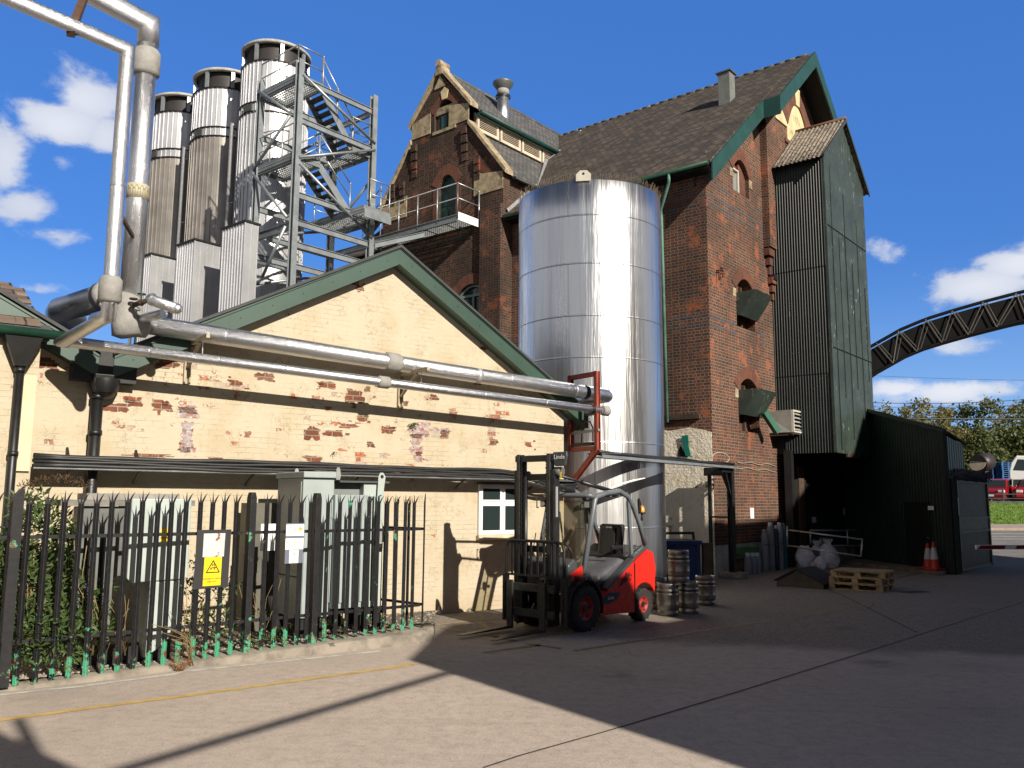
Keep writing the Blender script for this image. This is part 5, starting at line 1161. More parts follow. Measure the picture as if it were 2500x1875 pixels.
# roof
OV, OE = .42, .38                                              # gable and eaves overhang
def plane(x): return ZE+RS*x
b = MB(); t = .10; ze = plane(-OE)
xs_ = [-OE, .9, AX]
for y0_, y1_ in ((-OV, LEN),):
    b.prism([(-OE-.15, y0_, ze-.02), (AX, y0_, ZAP), (AX, y0_, ZAP+t), (-OE-.15, y0_, ze+t-.04)], (0, y1_-y0_, 0)); b.prism([(AX, y0_, ZAP), (GW+.1, y0_, ZAP-RS*(GW+.1-AX)), (GW+.1, y0_, ZAP-RS*(GW+.1-AX)+t), (AX, y0_, ZAP+t)], (0, y1_-y0_, 0))
rf_ = b.obj('roof', SLATE, mh)
b = MB()
for i in range(42):
    y = -OV-.30+i*.40; b.cyl((AX, y, ZAP+t-.01), (AX, y+.385, ZAP+t-.01+rng.uniform(-.006, .008)), .065, n=10)
b.obj('ridge_tiles', M('lichened ridge tile', (.13, .12, .10), .9, var=.5, scale=8, spots=((.34, .33, .28), .62, 9)), rf_)
b = MB(); b.tube([(-OE-.20, -OV+.05, ze-.02), (-OE-.20, 7.3, ze-.02)], .065, 10); b.obj('gutter', GREENG, mh)
for y in (.35, 1.35, 2.3, 3.3, 4.3, 5.3): b = MB(); b.tube([(-.02, y, ZE-.75), (-.06, y, ZE-.45), (-.35, y, ZE-.25)], .02, 6); b.beam((-.02, y, ZE-.28), (-.5, y, ZE-.30), .05, .07); b.obj('eaves_bracket', GREENP, mh)
b = MB(); b.box((-OE-.1, -OV+.04, ze-.12), (-.003, 7.3, ze-.05)); b.obj('soffit', BLACK, mh)
# bargeboards, the middle stepping forward
def bargeb(x0, x1, y, w=.46):
    z0_, z1_ = plane(x0) if x0 <= AX else plane(2*AX-x0), plane(x1) if x1 <= AX else plane(2*AX-x1)
    b = MB(); b.prism([(x0, y, z0_+.13), (x1, y, z1_+.13), (x1, y, z1_-w), (x0, y, z0_-w)], (0, .06, 0)); b.obj('bargeboard', GREENP, mh, bevel=.008)
bargeb(-OE-.12, 3.33, -OV-.06); bargeb(2*AX-3.33, GW+.1, -OV-.06)
bargeb(3.30, AX, -OV-.62); bargeb(AX, 2*AX-3.30, -OV-.62)
b = MB(); b.prism([(3.30, -OV-.56, plane(3.30)-.02), (AX, -OV-.56, ZAP-.02), (AX, -OV-.56, ZAP+t), (3.30, -OV-.56, plane(3.30)+t)], (0, .56, 0)); b.prism([(AX, -OV-.56, ZAP-.02), (2*AX-3.3, -OV-.56, plane(3.3)-.02), (2*AX-3.3, -OV-.56, plane(3.3)+t), (AX, -OV-.56, ZAP+t)], (0, .56, 0)); b.obj('roof_overhang', SLATE, mh)
b = MB(); b.prism([(3.34, -OV-.55, plane(3.34)-.07), (AX, -OV-.55, ZAP-.07), (AX, -OV-.55, ZAP-.03), (3.34, -OV-.55, plane(3.34)-.03)], (0, .95, 0)); b.prism([(AX, -OV-.55, ZAP-.07), (2*AX-3.34, -OV-.55, plane(3.34)-.07), (2*AX-3.34, -OV-.55, plane(3.34)-.03), (AX, -OV-.55, ZAP-.03)], (0, .95, 0)); b.obj('soffit_board', M('near black soffit board', (.02, .021, .02), .8), mh)  # near-black boards added to darken the underside of the overhang
b = MB(); b.box((3.28, -OV-.62, plane(3.3)-.50), (3.32, -OV, plane(3.3)+.12)); b.obj('barge_return', GREENP, mh)
b = MB()
for x in (9.2, 10.2): b.beam((x, -.3, plane(2*AX-x)-.35), (x, -OV-.55, plane(2*AX-x)-.35), .14, .16)
b.obj('purlin_end', M('weathered grey purlin', (.20, .19, .17), .8), mh)
# date stone: pointed panel, stone blocks, lettering
dy = -FB-.004; dx, dzb = AX+.26, BR.hit(1935, 330, 1, -FB).z
def ds(px, py, y=dy): p = BR.hit(px, py, 1, y); return (p.x, y, p.z)
w_ = 2.3; zs0 = 14.55
b = MB(); P = [(AX-.95, dy, zs0), (AX+.95, dy, zs0), (AX+.95, dy, zs0+.55)]+[(AX+.95*cos(a), dy, zs0+.55+1.05*sin(a)) for a in [pi*i/8 for i in range(1, 8)]]+[(AX-.95, dy, zs0+.55)]
b.prism(P, (0, -.02, 0)); dstone = b.obj('date_stone', STONEPALE, mh)
arch_ring(AX, 1.92, zs0+.55, 1.05, .55, dy-.003, dy=.06)
b = MB(); b.prism([(AX-.16, dy, zs0+1.58), (AX+.16, dy, zs0+1.58), (AX+.24, dy, zs0+2.25), (AX-.24, dy, zs0+2.25)], (0, -.08, 0)); b.obj('key_stone', STONEPALE, mh)
for s_ in (-1, 1): b = MB(); b.prism([(AX+s_*.98, dy, zs0+.45), (AX+s_*2.0, dy, zs0+.42), (AX+s_*2.0, dy, zs0+1.0), (AX+s_*1.35, dy, zs0+1.25), (AX+s_*1.0, dy, zs0+.75)][::s_], (0, -.045, 0)); b.obj('stone_block', STONEPALE, mh)
CARV = M('carved shadow', (.40, .33, .19), .9)
text('lettering', '1876', .34, face_mat((AX-.05, dy-.024, zs0+1.02), (1, 0, 0), (0, 0, 1)), CARV, dstone)
text('lettering', 'W. T. LEES', .30, face_mat((AX, dy-.024, zs0+.40), (1, 0, 0), (0, 0, 1)), CARV, dstone, xs=1.05)
b = MB(); b.box((AX-1.2, dy-.05, zs0-.14), (AX+1.2, dy, zs0-.003)); b.box((AX-1.1, dy-.03, zs0-.34), (AX+1.1, dy, zs0-.22)); b.obj('stone_sill', BRICKRED, mh)
# vent box on the roof
q = BR.hit(1775, 215, 0, 4.35); yv = q.y
b = MB(); b.box((4.10, yv-.22, plane(4.1)-.1), (4.52, yv+.22, plane(4.3)+1.12)); b.obj('roof_vent', M('grey lead box', (.17, .18, .17), .6, var=.25), mh, bevel=.01)
b = MB(); b.box((4.05, yv-.28, plane(4.3)+1.123), (4.57, yv+.28, plane(4.3)+1.17)); b.obj('vent_cap', M('dark lead', (.09, .10, .10), .6), mh)
# green rainwater pipe and wall hooks
b = MB(); yq = BR.hit(1616, 480, 0, -.15).y; b.tube([(-OE-.2, yq-.5, ze-.05), (-OE-.15, yq-.45, ze-.3), (-.15, yq+.05, ze-.95), (-.12, yq+.05, ze-1.2), (-.12, yq-.02, 4.3)], .05, 10); b.obj('rainwater_pipe', M('pale green pipe', (.10, .22, .17), .6, var=.4), mh)
b = MB(); h = BR.hit(1752, 660, 1, -.05)
for dx_, dz, L in ((0, 0, .3), (.25, .12, .12), (.25, -.05, .12)): b.tube([(h.x+dx_, -.002, h.z+dz), (h.x+dx_, -.08, h.z+dz), (h.x+dx_, -.09, h.z+dz-L)], .018, 6)
b.tube([(h.x, -.08, h.z), (h.x+.22, -.08, h.z+.03)], .018, 6); b.obj('wall_hook', BLACK, mh)

# ------------------------------------------------------------------ gabled wing with louvres, facing -x
OW = -.5; YR, YLf, YA = 7.38, 13.55, 10.52
wg = thing('gabled_wing', 'dark brick gabled wing with stone kneelers, cream louvres and a green door', 'building', BR)
ZK1, ZK2, ZN, ZAW = 13.35, 16.35, 15.5, 18.15
uR, uL = 9.03, 12.0
gf = lambda y, z: (OW, y, z)
dq = [BR.hit(*p, 0, OW) for p in ((1068, 520), (1112, 520), (1085, 429))]; ydr, ydw = (dq[0].y+dq[1].y)/2, abs(dq[0].y-dq[1].y)
wq = [BR.hit(*p, 0, OW) for p in ((1060, 330), (1111, 330), (1081, 246))]; ywn, yww = (wq[0].y+wq[1].y)/2, abs(wq[0].y-wq[1].y)
zdr = dq[2].z; zwn = wq[2].z
lq = BR.hit(1150, 700, 0, OW); yl, zl = lq.y, lq.z
hole_d = arch_pts(ydr, ydw, 11.75, zdr-.42, .42); hole_w = arch_pts(ywn, yww, wq[0].z+.1, zwn-.45, .45); hole_l = arch_pts(yl, 1.35, zl-2.6, zl-.25, .35)
out = [(YR, -.3), (YLf, -.3), (YLf, ZK1), (uL+.02, ZN+.1), (uL, ZK2), (YA, ZAW-.2), (uR, ZK2), (uR-.02, ZN+.1), (YR, ZK1)]
b = MB(); wall_holes(b, out, [hole_d, hole_w, hole_l], gf, (.28, 0, 0))
b.poly([(OW, YR, -.3), (OW, YR, ZK1), (4.5, YR, ZK1+.0), (4.5, YR, -.3)]); b.poly([(OW, YLf, -.3), (4.5, YLf, -.3), (4.5, YLf, ZK1), (OW, YLf, ZK1)])
b.obj('wall', BRICKDK, wg)
for xs0, ys0, ys1 in ((OW-.13, YR+.005, YR+.95), (OW-.13, YLf-.95, YLf-.005)): b = MB(); b.box((xs0, ys0, -.3), (OW-.002, ys1, 12.2)); b.obj('pier', BRICKDK, wg)
for cy, dys in ((uR+.18, 1), (uL-.18, -1)):
    b = MB()
    for k in range(4): b.box((OW-.12+k*.025, cy-.13, ZN-.3-k*.34), (OW-.002, cy+.13, ZN-.02-k*.34))
    b.obj('corbel', BRICKDK, wg)
for cy in (uR-.45, uL+.45, uL+1.0):
    b = MB()
    for k in range(3): b.box((OW-.10+k*.03, cy-.12, 13.9-k*.3), (OW-.002, cy+.12, 14.18-k*.3))
    b.obj('corbel', BRICKDK, wg)
# stones: kneelers, copings, window lintel
for ya, yb2, za, zb_ in ((YR, YR+1.35, ZK1-.62, ZK1-.02), (YLf-1.35, YLf, ZK1-.62, ZK1-.02), (uR, uR+1.0, ZK2-.62, ZK2-.02), (uL-1.0, uL, ZK2-.62, ZK2-.02)):
    b = MB(); lo = ya in (YR, uR)
    P = [(OW-.03, ya, za), (OW-.03, yb2, za), (OW-.03, yb2, zb_+(.35 if lo else 0)), (OW-.03, ya, zb_+(0 if lo else .35))]
    if lo: P = [(OW-.03, ya, za), (OW-.03, yb2, za), (OW-.03, yb2, zb_+.22), (OW-.03, ya, zb_+.02)]
    else: P = [(OW-.03, ya, za), (OW-.03, yb2, za), (OW-.03, yb2, zb_+.02), (OW-.03, ya, zb_+.22)]
    b.prism(P, (.027, 0, 0)); b.obj('kneeler', STONE, wg)
def coping(y0, z0, y1, z1, lift=.12):
    b = MB(); n = 4
    for i in range(n):
        u, v = i/n, (i+.985)/n; p = Vector((0, y0+(y1-y0)*u, z0+(z1-z0)*u)); q = Vector((0, y0+(y1-y0)*v, z0+(z1-z0)*v))
        b.prism([(OW-.10, p.y, p.z-.05), (OW-.10, q.y, q.z-.05), (OW-.10, q.y, q.z+lift), (OW-.10, p.y, p.z+lift)], (.42, 0, 0))
    b.obj('coping', STONE, wg)
coping(YR-.18, ZK1-.08, uR, ZN+.1); coping(uL, ZN+.1, YLf+.18, ZK1-.08); coping(uR-.14, ZK2-.1, YA-.12, ZAW-.12); coping(YA+.12, ZAW-.12, uL+.14, ZK2-.1)
b = MB(); b.prism([(OW-.12, YA-.2, ZAW-.25), (OW-.12, YA+.2, ZAW-.25), (OW-.12, YA+.13, ZAW+.1), (OW-.12, YA-.13, ZAW+.1)], (.45, 0, 0)); b.tube([(OW-.16, YA, ZAW+.2), (OW+.36, YA, ZAW+.2)], .14, 14); b.obj('finial', STONE, wg)
b = MB(); b.prism([(OW-.04, YA-.3, ZAW-.75), (OW-.04, YA+.3, ZAW-.75), (OW-.04, YA, ZAW-.25)], (.036, 0, 0)); b.obj('apex_stone', STONE, wg)
b = MB(); zz = zwn+.02; b.prism([(OW-.05, ywn-.12, zz), (OW-.05, ywn+.12, zz), (OW-.05, ywn+.2, zz+.32), (OW-.05, ywn, zz+.48), (OW-.05, ywn-.2, zz+.32)], (.046, 0, 0)); b.obj('key_stone', STONEPALE, wg)
tow = lambda x, z, yy: (OW+yy, x, z)
arch_ring(ywn, yww+.02, zwn-.45, .45, .32, -.002, par=wg, to=tow); arch_ring(ydr, ydw+.02, zdr-.42, .42, .42, -.002, par=wg, to=tow); arch_ring(yl, 1.37, zl-.25, .35, .4, -.002, par=wg, to=tow)
b = MB(); b.box((OW-.012, ydr-ydw/2-.25, 11.7), (OW-.002, ydr-ydw/2-.01, zdr-.42)); b.obj('door_jamb', BRICKRED, wg); b = MB(); b.box((OW-.012, ydr+ydw/2+.01, 11.7), (OW-.002, ydr+ydw/2+.25, zdr-.42)); b.obj('door_jamb', BRICKRED, wg)
b = MB(); b.box((OW+.10, ywn-yww/2, hole_w[0][1]), (OW+.14, ywn+yww/2, zwn-.45)); b.obj('window_infill', BRICKDK, wg); b = MB(); b.box((OW+.07, ywn-.02, hole_w[0][1]), (OW+.098, ywn+.24, zwn-.55)); b.obj('shutter', M('teal shutter', (.012, .085, .085), .5), wg)
b = MB(); b.box((OW+.03, ywn-yww/2+.02, zwn-.50), (OW+.09, ywn+yww/2-.02, zwn-.22)); b.obj('lintel', STONE, wg)
b = MB(); b.box((OW-.04, ywn-yww/2-.05, hole_w[0][1]-.12), (OW+.06, ywn+yww/2+.05, hole_w[0][1]-.003)); b.obj('sill', STONE, wg)
b = MB(); b.box((OW+.16, ydr-ydw/2, 11.75), (OW+.2, ydr+ydw/2, zdr)); dd = b.obj('door', GREENP, wg)
b = MB(); frame_rect_ = None
for (ya, yb2, za, zb_) in ((ydr-ydw*.38, ydr+ydw*.38, 12.75, 13.3), (ydr-ydw*.38, ydr-.03, 11.9, 12.6), (ydr+.03, ydr+ydw*.38, 11.9, 12.6)): b.box((OW+.145, ya, za), (OW+.159, yb2, zb_))
b.obj('door_panel', M('dark green panel', (.006, .03, .028), .4), dd)
b = MB(); b.box((OW+.2, yl-.68, zl-2.6), (OW+.22, yl+.68, zl+.12)); b.obj('pane', GLASS, wg)
wf = M('pale green window frame', (.16, .26, .21), .6, var=.3); b = MB(); b.box((OW+.12, yl-.68, zl-.33), (OW+.17, yl+.68, zl-.24)); b.box((OW+.12, yl-.03, zl-2.6), (OW+.165, yl+.03, zl-.335)); b.box((OW+.12, yl-.68, zl-1.3), (OW+.16, yl-.035, zl-1.22)); b.box((OW+.12, yl+.035, zl-1.3), (OW+.16, yl+.68, zl-1.22))
for s_ in (-1, 1): b.box((OW+.11, yl+s_*.62-.05, zl-2.6), (OW+.17, yl+s_*.62+.05, zl-.34))
for i in range(6): u0, u1 = 1-2*i/6, 1-2*(i+1)/6; b.beam((OW+.14, yl+.62*u0, zl-.25+.30*(1-u0*u0)), (OW+.14, yl+.62*u1, zl-.25+.30*(1-u1*u1)), .06, .09, (1, 0, 0))
b.obj('window_frame', wf, wg)
# wing roof: upper steep roof, louvred clerestory, lower skirt roof
XB = 5.2
b = MB()
for s_, y0_, ye in ((1, uR, uR-.22), (-1, uL, uL+.22)):
    b.prism([(OW+.33, ye, ZK2-.28), (OW+.33, YA, ZAW-.08), (OW+.33, YA, ZAW+.0), (OW+.33, ye, ZK2-.2)], (8.5, 0, 0)); b.prism([(OW+.33, (YR-.2 if s_ > 0 else YLf+.2), ZK1-.25), (OW+.33, y0_+s_*.05, ZN-.12), (OW+.33, y0_+s_*.05, ZN-.04), (OW+.33, (YR-.2 if s_ > 0 else YLf+.2), ZK1-.15)], (4.3, 0, 0))
b.obj('roof', SLATEGREY, wg)
b = MB(); b.cyl((OW+.35, YA, ZAW+.0), (OW+8.5, YA, ZAW+.0), .07, n=10); b.obj('ridge', SLATEGREY, wg)
LOUV = M('cream louvre paint', (.62, .52, .40), .6, var=.2)
b = MB(); b.box((OW+.30, uR-.01, ZN-.15), (4.9, uR+.05, ZK2-.25)); b.box((OW+.30, uL-.05, ZN-.15), (4.9, uL+.01, ZK2-.25)); b.obj('clerestory_lining', DARKVOID, wg)
x0_ = OW+.36
for i in range(4):
    xa, xb_ = x0_+i*1.30, x0_+(i+1)*1.30-.10
    b = MB(); frame_rect(b, xa, ZN-.08, xb_, ZK2-.33, uR-.10, uR-.02, .10); fr_ = b.obj('louvre_frame', LOUV, wg)
    b = MB(); n = 6
    for k in range(n): z = ZN+.05+k*(ZK2-.46-ZN-.05)/(n-1); b.beam((xa+.10, uR-.06, z), (xb_-.10, uR-.06, z), .05, .016, (0, -.35, .94))
    b.obj('louvre_slats', LOUV, fr_)
b = MB(); b.tube([(OW+.30, uR-.30, ZK2-.30), (5.4, uR-.30, ZK2-.30)], .075, 10); b.box((OW+.3, uR-.24, ZK2-.42), (5.4, uR-.11, ZK2-.30)); b.obj('gutter', GREENP, wg)
b = MB(); b.tube([(OW+.30, YR-.26, ZK1-.22), (3.4, YR-.26, ZK1-.22)], .06, 10); b.obj('gutter', BLACK, wg)
LEAD = M('pale lead flashing', (.40, .41, .42), .5, metal=.3, var=.3)
b = MB(); xm = (ZK1-.2-ZE)/RS; b.beam((-.3, YR-.08, plane(-.3)+.14), (xm, YR-.08, plane(xm)+.14), .04, .30, (0, 0, 1)); b.beam((xm, YR-.15, plane(xm)+.12), ((ZN-ZE)/RS, uR-.1, plane((ZN-ZE)/RS)+.14), .16, .04); b.beam(((ZN-ZE)/RS, uR-.14, plane((ZN-ZE)/RS)+.12), ((ZK2-.25-ZE)/RS, uR-.2, plane((ZK2-.25-ZE)/RS)+.14), .14, .04); b.obj('lead_flashing', LEAD, wg)
# steel flue on the wing roof
q = BR.hit(1228, 285, 1, uR+.9); fxl = q.x; zf = ZK2+.45
fl_ = thing('flue', 'shiny steel flue with a wide conical cowl on the wing roof', 'flue', BR)
fz = BR.hit(1228, 250, 1, uR+.55)
fx_, fy_ = fz.x, uR+.55; zt_ = BR.hit(1228, 205, 1, fy_).z; r_ = .24
b = MB(); b.cyl((fx_, fy_, ZK2-.2), (fx_, fy_, zt_-.55), r_, n=24); b.obj('pipe', GALV, fl_)
b = MB(); b.lathe([(r_*1.2, 0), (r_*1.25, .05), (r_*1.2, .1)], (fx_, fy_, zt_-.60), 24); b.obj('collar', BLACK, fl_)
b = MB(); b.cyl((fx_, fy_, zt_-.50), (fx_, fy_, zt_-.22), r_*.98, n=24); b.obj('pale_band', JACKET, fl_)
b = MB(); b.lathe([(r_*.9, zt_-.28), (r_*1.7, zt_-.02), (r_*1.72, zt_+.04), (r_*1.6, zt_+.06), (r_*.5, zt_-.1)], (fx_, fy_, 0), 26); b.obj('cowl', M('dull grey cowl', (.16, .17, .17), .5, metal=.5), fl_)

# ------------------------------------------------------------------ steel walkway from the stair tower to the wing door
wk = thing('walkway', 'grey steel walkway with handrails from the stair tower to the green door', 'walkway', BR)
yo = OW-1.15; pe = BR.hit(1114, 531, 0, yo); zw2 = pe.z+.12
ya, yb2 = BR.hit(1176, 545, 0, OW).y, ydr+1.6
yR_ = BR.hit(1114, 531, 0, yo).y-.05
b = MB(); grating(b, yo, OW-.03, yR_, YLf+.2, zw2, .10); b.obj('deck', GRATE, wk)
e2 = BR.loc(FT.w(XR+.1, -.4, zw))
b = MB(); b.ibeam((yo, yR_, zw2-.14), (yo, YLf+.1, zw2-.14), .09, .24); b.obj('edge_beam', STEELP, wk)
b = MB(); b.box((yo+.03, yR_-.02, zw2-.2), (OW-.05, yR_, zw2+.08)); b.obj('kick_plate', WHITEP, wk)
b = MB(); q0 = BR.hit(790, 597+0, 0, yo) if False else None
pA = (yo, YLf+.1, zw2-.05); pB = tuple(BR.loc(FT.w(XR+.15, -.1, FT.hit(*r8(1480, 1000), 1, 0).z)))
b.ibeam((yo, yR_+1.6, zw2-.42), pB, .10, .20); b.obj('long_beam', STEELP, wk)
eA = BR.loc(FT.w(XR+.25, .7, zw))
b = MB(); b.ibeam((yo, YLf-.2, zw2-.1), (e2.x, e2.y, e2.z-.1), .08, .2); b.ibeam((OW-.1, YLf-.1, zw2-.1), (eA.x, eA.y, eA.z-.1), .08, .2); b.obj('link_stringer', STEELP, wk)
b = MB(); n = 14
for i in range(n): u = (i+.5)/n; p = Vector((yo, YLf-.2, zw2)).lerp(e2, u); q = Vector((OW-.1, YLf-.1, zw2)).lerp(eA, u); b.beam(p, q, .08, .03)
b.obj('link_treads', GRATE, wk)
rail_run(wk, [(e2.x, e2.y, e2.z), (yo, YLf-.2, zw2), (yo, yR_, zw2)], every=1.05); rail_run(wk, [(yo, yR_, zw2), (OW-.05, yR_, zw2)], every=1.2)
b = MB(); b.box((OW-.02, yR_+.4, zw2-.5), (OW-.004, YLf-1.0, zw2-.25)); b.obj('wall_plate', WOODD, wk)
b = MB(); b.beam((OW-.03, yR_+.5, zw2-.30), (OW-.5, yR_+.5, zw2-.20), .06, .06); b.obj('wall_bracket', STEELP, wk)
# ------------------------------------------------------------------ corrugated hoist tower
ht = thing('hoist_tower', 'tall dark green corrugated hoist tower hung on the brick gable', 'hoist tower', BR)
TX0, TX1, TO, TB, TE, TAx, TA = 4.59, 8.56, 1.86, 3.55, 13.26, 6.60, 15.05
b = MB(); b.box((TX0+.05, -.02, TB), (TX1-.05, -TO+.05, TE)); b.prism([(TX0+.05, -.02, TE), (TX1-.05, -.02, TE), (TAx, -.02, TA-.1)], (0, -TO+.08, 0)); b.obj('inner_frame', DARKVOID, ht)
sh = [(TB, 6.1), (6.05, 9.55), (9.5, TE+.02)]
for i, (z0, z1) in enumerate(sh):
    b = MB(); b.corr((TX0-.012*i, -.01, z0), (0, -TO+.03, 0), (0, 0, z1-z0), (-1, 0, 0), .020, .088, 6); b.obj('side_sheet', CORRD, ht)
b = MB(); n = 60
P = []
for i in range(n+1):
    u = i/n; x = TX0+(TX1-TX0)*u; zt = TE+(TA-TE)*(1-abs(x-TAx)/(TAx-TX0 if x < TAx else TX1-TAx)); P.append((x, zt))
for za, zb_, dy_ in ((TB, 6.9, 0), (6.85, 10.9, .008), (10.85, None, .016)):
    A = []; B = []
    for i, (x, zt) in enumerate(P): o = -TO-.006*(1 if i % 4 < 2 else -.3)-dy_; A.append(b.vert((x, o, za))); B.append(b.vert((x, o, zt if zb_ is None else zb_)))
    for i in range(n): b.face((A[i], A[i+1], B[i+1], B[i]), False)
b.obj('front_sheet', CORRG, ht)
for k in range(6):
    x = TX0+.5+k*.62; z0_, z1_ = TB+.1+(k*1.7) % 3, TE-.3-(k*2.3) % 4; b = MB(); b.box((x-.005, -TO-.034, z0_), (x+.005, -TO-.012, z1_)); b.obj('sheet_joint', M('dark joint', (.012, .018, .016), .7), ht)
for z in (6.88, 10.87): b = MB(); b.box((TX0+.1, -TO-.036, z-.012), (TX1-.02, -TO-.012, z+.006)); b.obj('lap_joint', M('dark joint', (.012, .018, .016), .7), ht)
b = MB(); b.box((TX0-.035, -TO-.035, TB), (TX0+.06, -TO+.05, TE)); b.obj('corner_trim', CORRG, ht)
for s_, x0, x1 in ((1, TX0-.30, TAx), (-1, TX1+.25, TAx)):
    z0 = TE-.24; z1 = TA+.04; p = Vector((x0, .0, z0)); u = Vector((0, -TO-.16, 0)); v = Vector((x1-x0, 0, z1-z0)); nn = u.cross(v).normalized(); nn = nn if nn.z > 0 else -nn
    b = MB(); b.corr(p, u, v, nn, .024, .146, 6); b.obj('roof_sheet', ASBESTOS, ht, solid=.012)
b = MB(); b.tube([(TAx, .0, TA+.07), (TAx, -TO-.18, TA+.07)], .06, 8); b.obj('ridge_cap', M('rusty ridge cap', (.17, .085, .05), .85, var=.4), ht)
b = MB(); b.prism([(TX0-.34, -TO-.17, TE-.30), (TX0-.34, -TO-.17, TE-.18), (TAx, -TO-.17, TA+.04), (TAx, -TO-.17, TA-.10)], (0, .03, 0)); b.prism([(TAx, -TO-.17, TA-.10), (TAx, -TO-.17, TA+.04), (TX1+.28, -TO-.17, TE-.16), (TX1+.28, -TO-.17, TE-.32)], (0, .03, 0)); b.obj('verge_board', M('dark verge board', (.035, .045, .045), .6, var=.3), ht)
b = MB()
for i in range(12): u = i/11; b.sphere((TX0-.30+(TAx-TX0+.25)*u, -.03+rng.uniform(-.03, .02), TE-.2+(TA-TE+.2)*u+.03), .10*rng.uniform(.7, 1.2), 8, 5)
b.obj('mortar_fillet', M('white mortar fillet', (.50, .47, .42), .95, var=.3), ht)
for z in (9.25, 12.0): b = MB(); b.box((TX0-.28, -.22, z), (TX0-.02, -.003, z+.18)); b.obj('hanger_beam', BLACK, ht)
b = MB()
for i in range(9): x = 5.0+.05*i; 
b.box((TX0+1.0, -TO-.03, TB-.10), (TX0+2.1, -TO+.03, TB+.04)); b.obj('ragged_edge', WOODD, ht)
# ------------------------------------------------------------------ louvred cooling box on a bracket
q0 = BR.hit(1869, 1000, 1, -.95); q1 = BR.hit(1940, 1000, 1, -1.55)
cu = thing('cooling_unit', 'dented grey louvred extract box on a bracket beside the hoist tower', 'extract unit', BR)
P0 = BR.hit(1872, 1003, 0, TX0-.55); zt = BR.hit(1934, 1000, 0, TX0-.62).z; zb = BR.hit(1934, 1055, 0, TX0-.62).z
xa = TX0-.62; yF = BR.hit(1934, 1027, 0, xa).y; yB = BR.hit(1868, 1027, 0, xa).y; xr_ = BR.hit(1975, 1030, 1, yF).x
GREYM = M('dull grey box sheet', (.30, .29, .26), .6, var=.25, scale=3, rust=.05)
b = MB(); b.box((xa, yB, zb), (xr_, yF+.03, zt)); b.obj('casing', GREYM, cu, bevel=.006)
b = MB(); b.prism([(xa-.004, yB-.01, zb+.005), (xa-.004, yF+.05, zb+.005), (xa-.004, yB-.01, zt-.1)], (.003, 0, 0)); b.obj('folded_side', M('pale folded sheet', (.40, .41, .40), .5, var=.12), cu)
b = MB(); frame_rect(b, xa, zb, xr_, zt, yF-.05, yF+.028, .05); b.obj('louvre_frame', M('cream louvre frame', (.58, .54, .45), .6, var=.2), cu)
b = MB(); b.box((xa+.05, yF+.02, zb+.05), (xr_-.05, yF+.027, zt-.05)); b.obj('dark_mouth', DARKVOID, cu)
b = MB()
for k in range(5): z = zb+.10+k*(zt-zb-.17)/4.4; b.beam((xa+.05, yF-.02, z), (xr_-.05, yF-.02, z), .085, .012, (0, -.6, .8))
b.obj('louvre_blades', M('grey louvre blade', (.42, .42, .40), .5), cu)
b = MB(); b.beam((xa+.06, 0, zb-.06), (xa+.06, yF, zb-.05), .06, .07); b.beam((xr_-.06, 0, zb-.06), (xr_-.06, yF, zb-.05), .06, .07); b.box((xa, yF-.02, zb-.05), (xr_, yF+.06, zb-.012)); b.obj('bracket', M('rusty bracket', (.09, .05, .035), .8, var=.4), cu)
# ------------------------------------------------------------------ loading dock under the tower, dark shed
SA, SB = Vector((12.05, 31.2, 0)), G(2326, 1403); sdx = (SB-SA).normalized(); SL = (SB-SA).length
SF = Frame(SA, atan2(sdx.y, sdx.x)); SHY = -.02                # x along the shaded side wall towards the camera, y into the shed
sd = thing('green_shed', 'dark green corrugated shed in deep shade right of the hoist tower', 'shed', SF)
za = SF.hit(2140, 1010, 1, 0); zb_ = SF.hit(2308, 1054, 1, 0); sl_ = (zb_.z-za.z)/(zb_.x-za.x); zA = za.z-sl_*za.x; zB = zA+sl_*SL
FBd = SF.i.to_3x3() @ (BR.m.to_3x3() @ Vector((1, 0, 0))); FW = 2.3
b = MB(); N = int(SL/.17*6); A = []; B = []
for i in range(N+1): x = SL*i/N; o = -.014*sin(2*pi*i/6); A.append(b.vert((x, o, -.1))); B.append(b.vert((x, o, zA+sl_*x)))
for i in range(N): b.face((A[i], A[i+1], B[i+1], B[i]), True)
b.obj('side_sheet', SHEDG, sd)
b = MB(); p = Vector((SL, 0, 0)); N = int(FW/.28*6); A = []; B = []; nf = Vector((FBd.y, -FBd.x, 0))
for i in range(N+1): q = p+FBd*(FW*i/N)+nf*(.010*(1 if i % 6 < 4 else -1)); A.append(b.vert((q.x, q.y, -.1))); B.append(b.vert((q.x, q.y, zB-.10-.18*i/N)))
for i in range(N): b.face((A[i], A[i+1], B[i+1], B[i]))
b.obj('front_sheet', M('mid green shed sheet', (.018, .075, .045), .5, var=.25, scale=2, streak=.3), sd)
b = MB(); b.box((SL-.12, -.06, -.1), (SL+.04, .06, zB+.0)); b.obj('corner_post', M('dark post', (.016, .022, .02), .6), sd)
b = MB(); e_ = FBd*(FW+.25); r0_, r1_ = Vector((-.5, -.18, zA-sl_*.5)), Vector((SL+.25, -.18, zB+sl_*.25)); w_ = Vector((e_.x*.0, 3.2, -.1))
b.prism([r0_, r1_, r1_+Vector((0, 0, .10)), r0_+Vector((0, 0, .10))], (0, .10, 0)); b.obj('fascia', M('dark green fascia', (.012, .035, .028), .5), sd)
b = MB(); q0 = Vector((SL+.12, -.12, zB+.08)); b.corr(q0, FBd*(FW+.55)+Vector((0, 0, -.26)), Vector((-SL-.4, 0, -sl_*(SL+.4))), (0, 0, 1), .02, .15, 6); b.obj('roof_sheet', M('mossy sheet roof', (.20, .19, .10), .9, var=.4), sd, solid=.02)
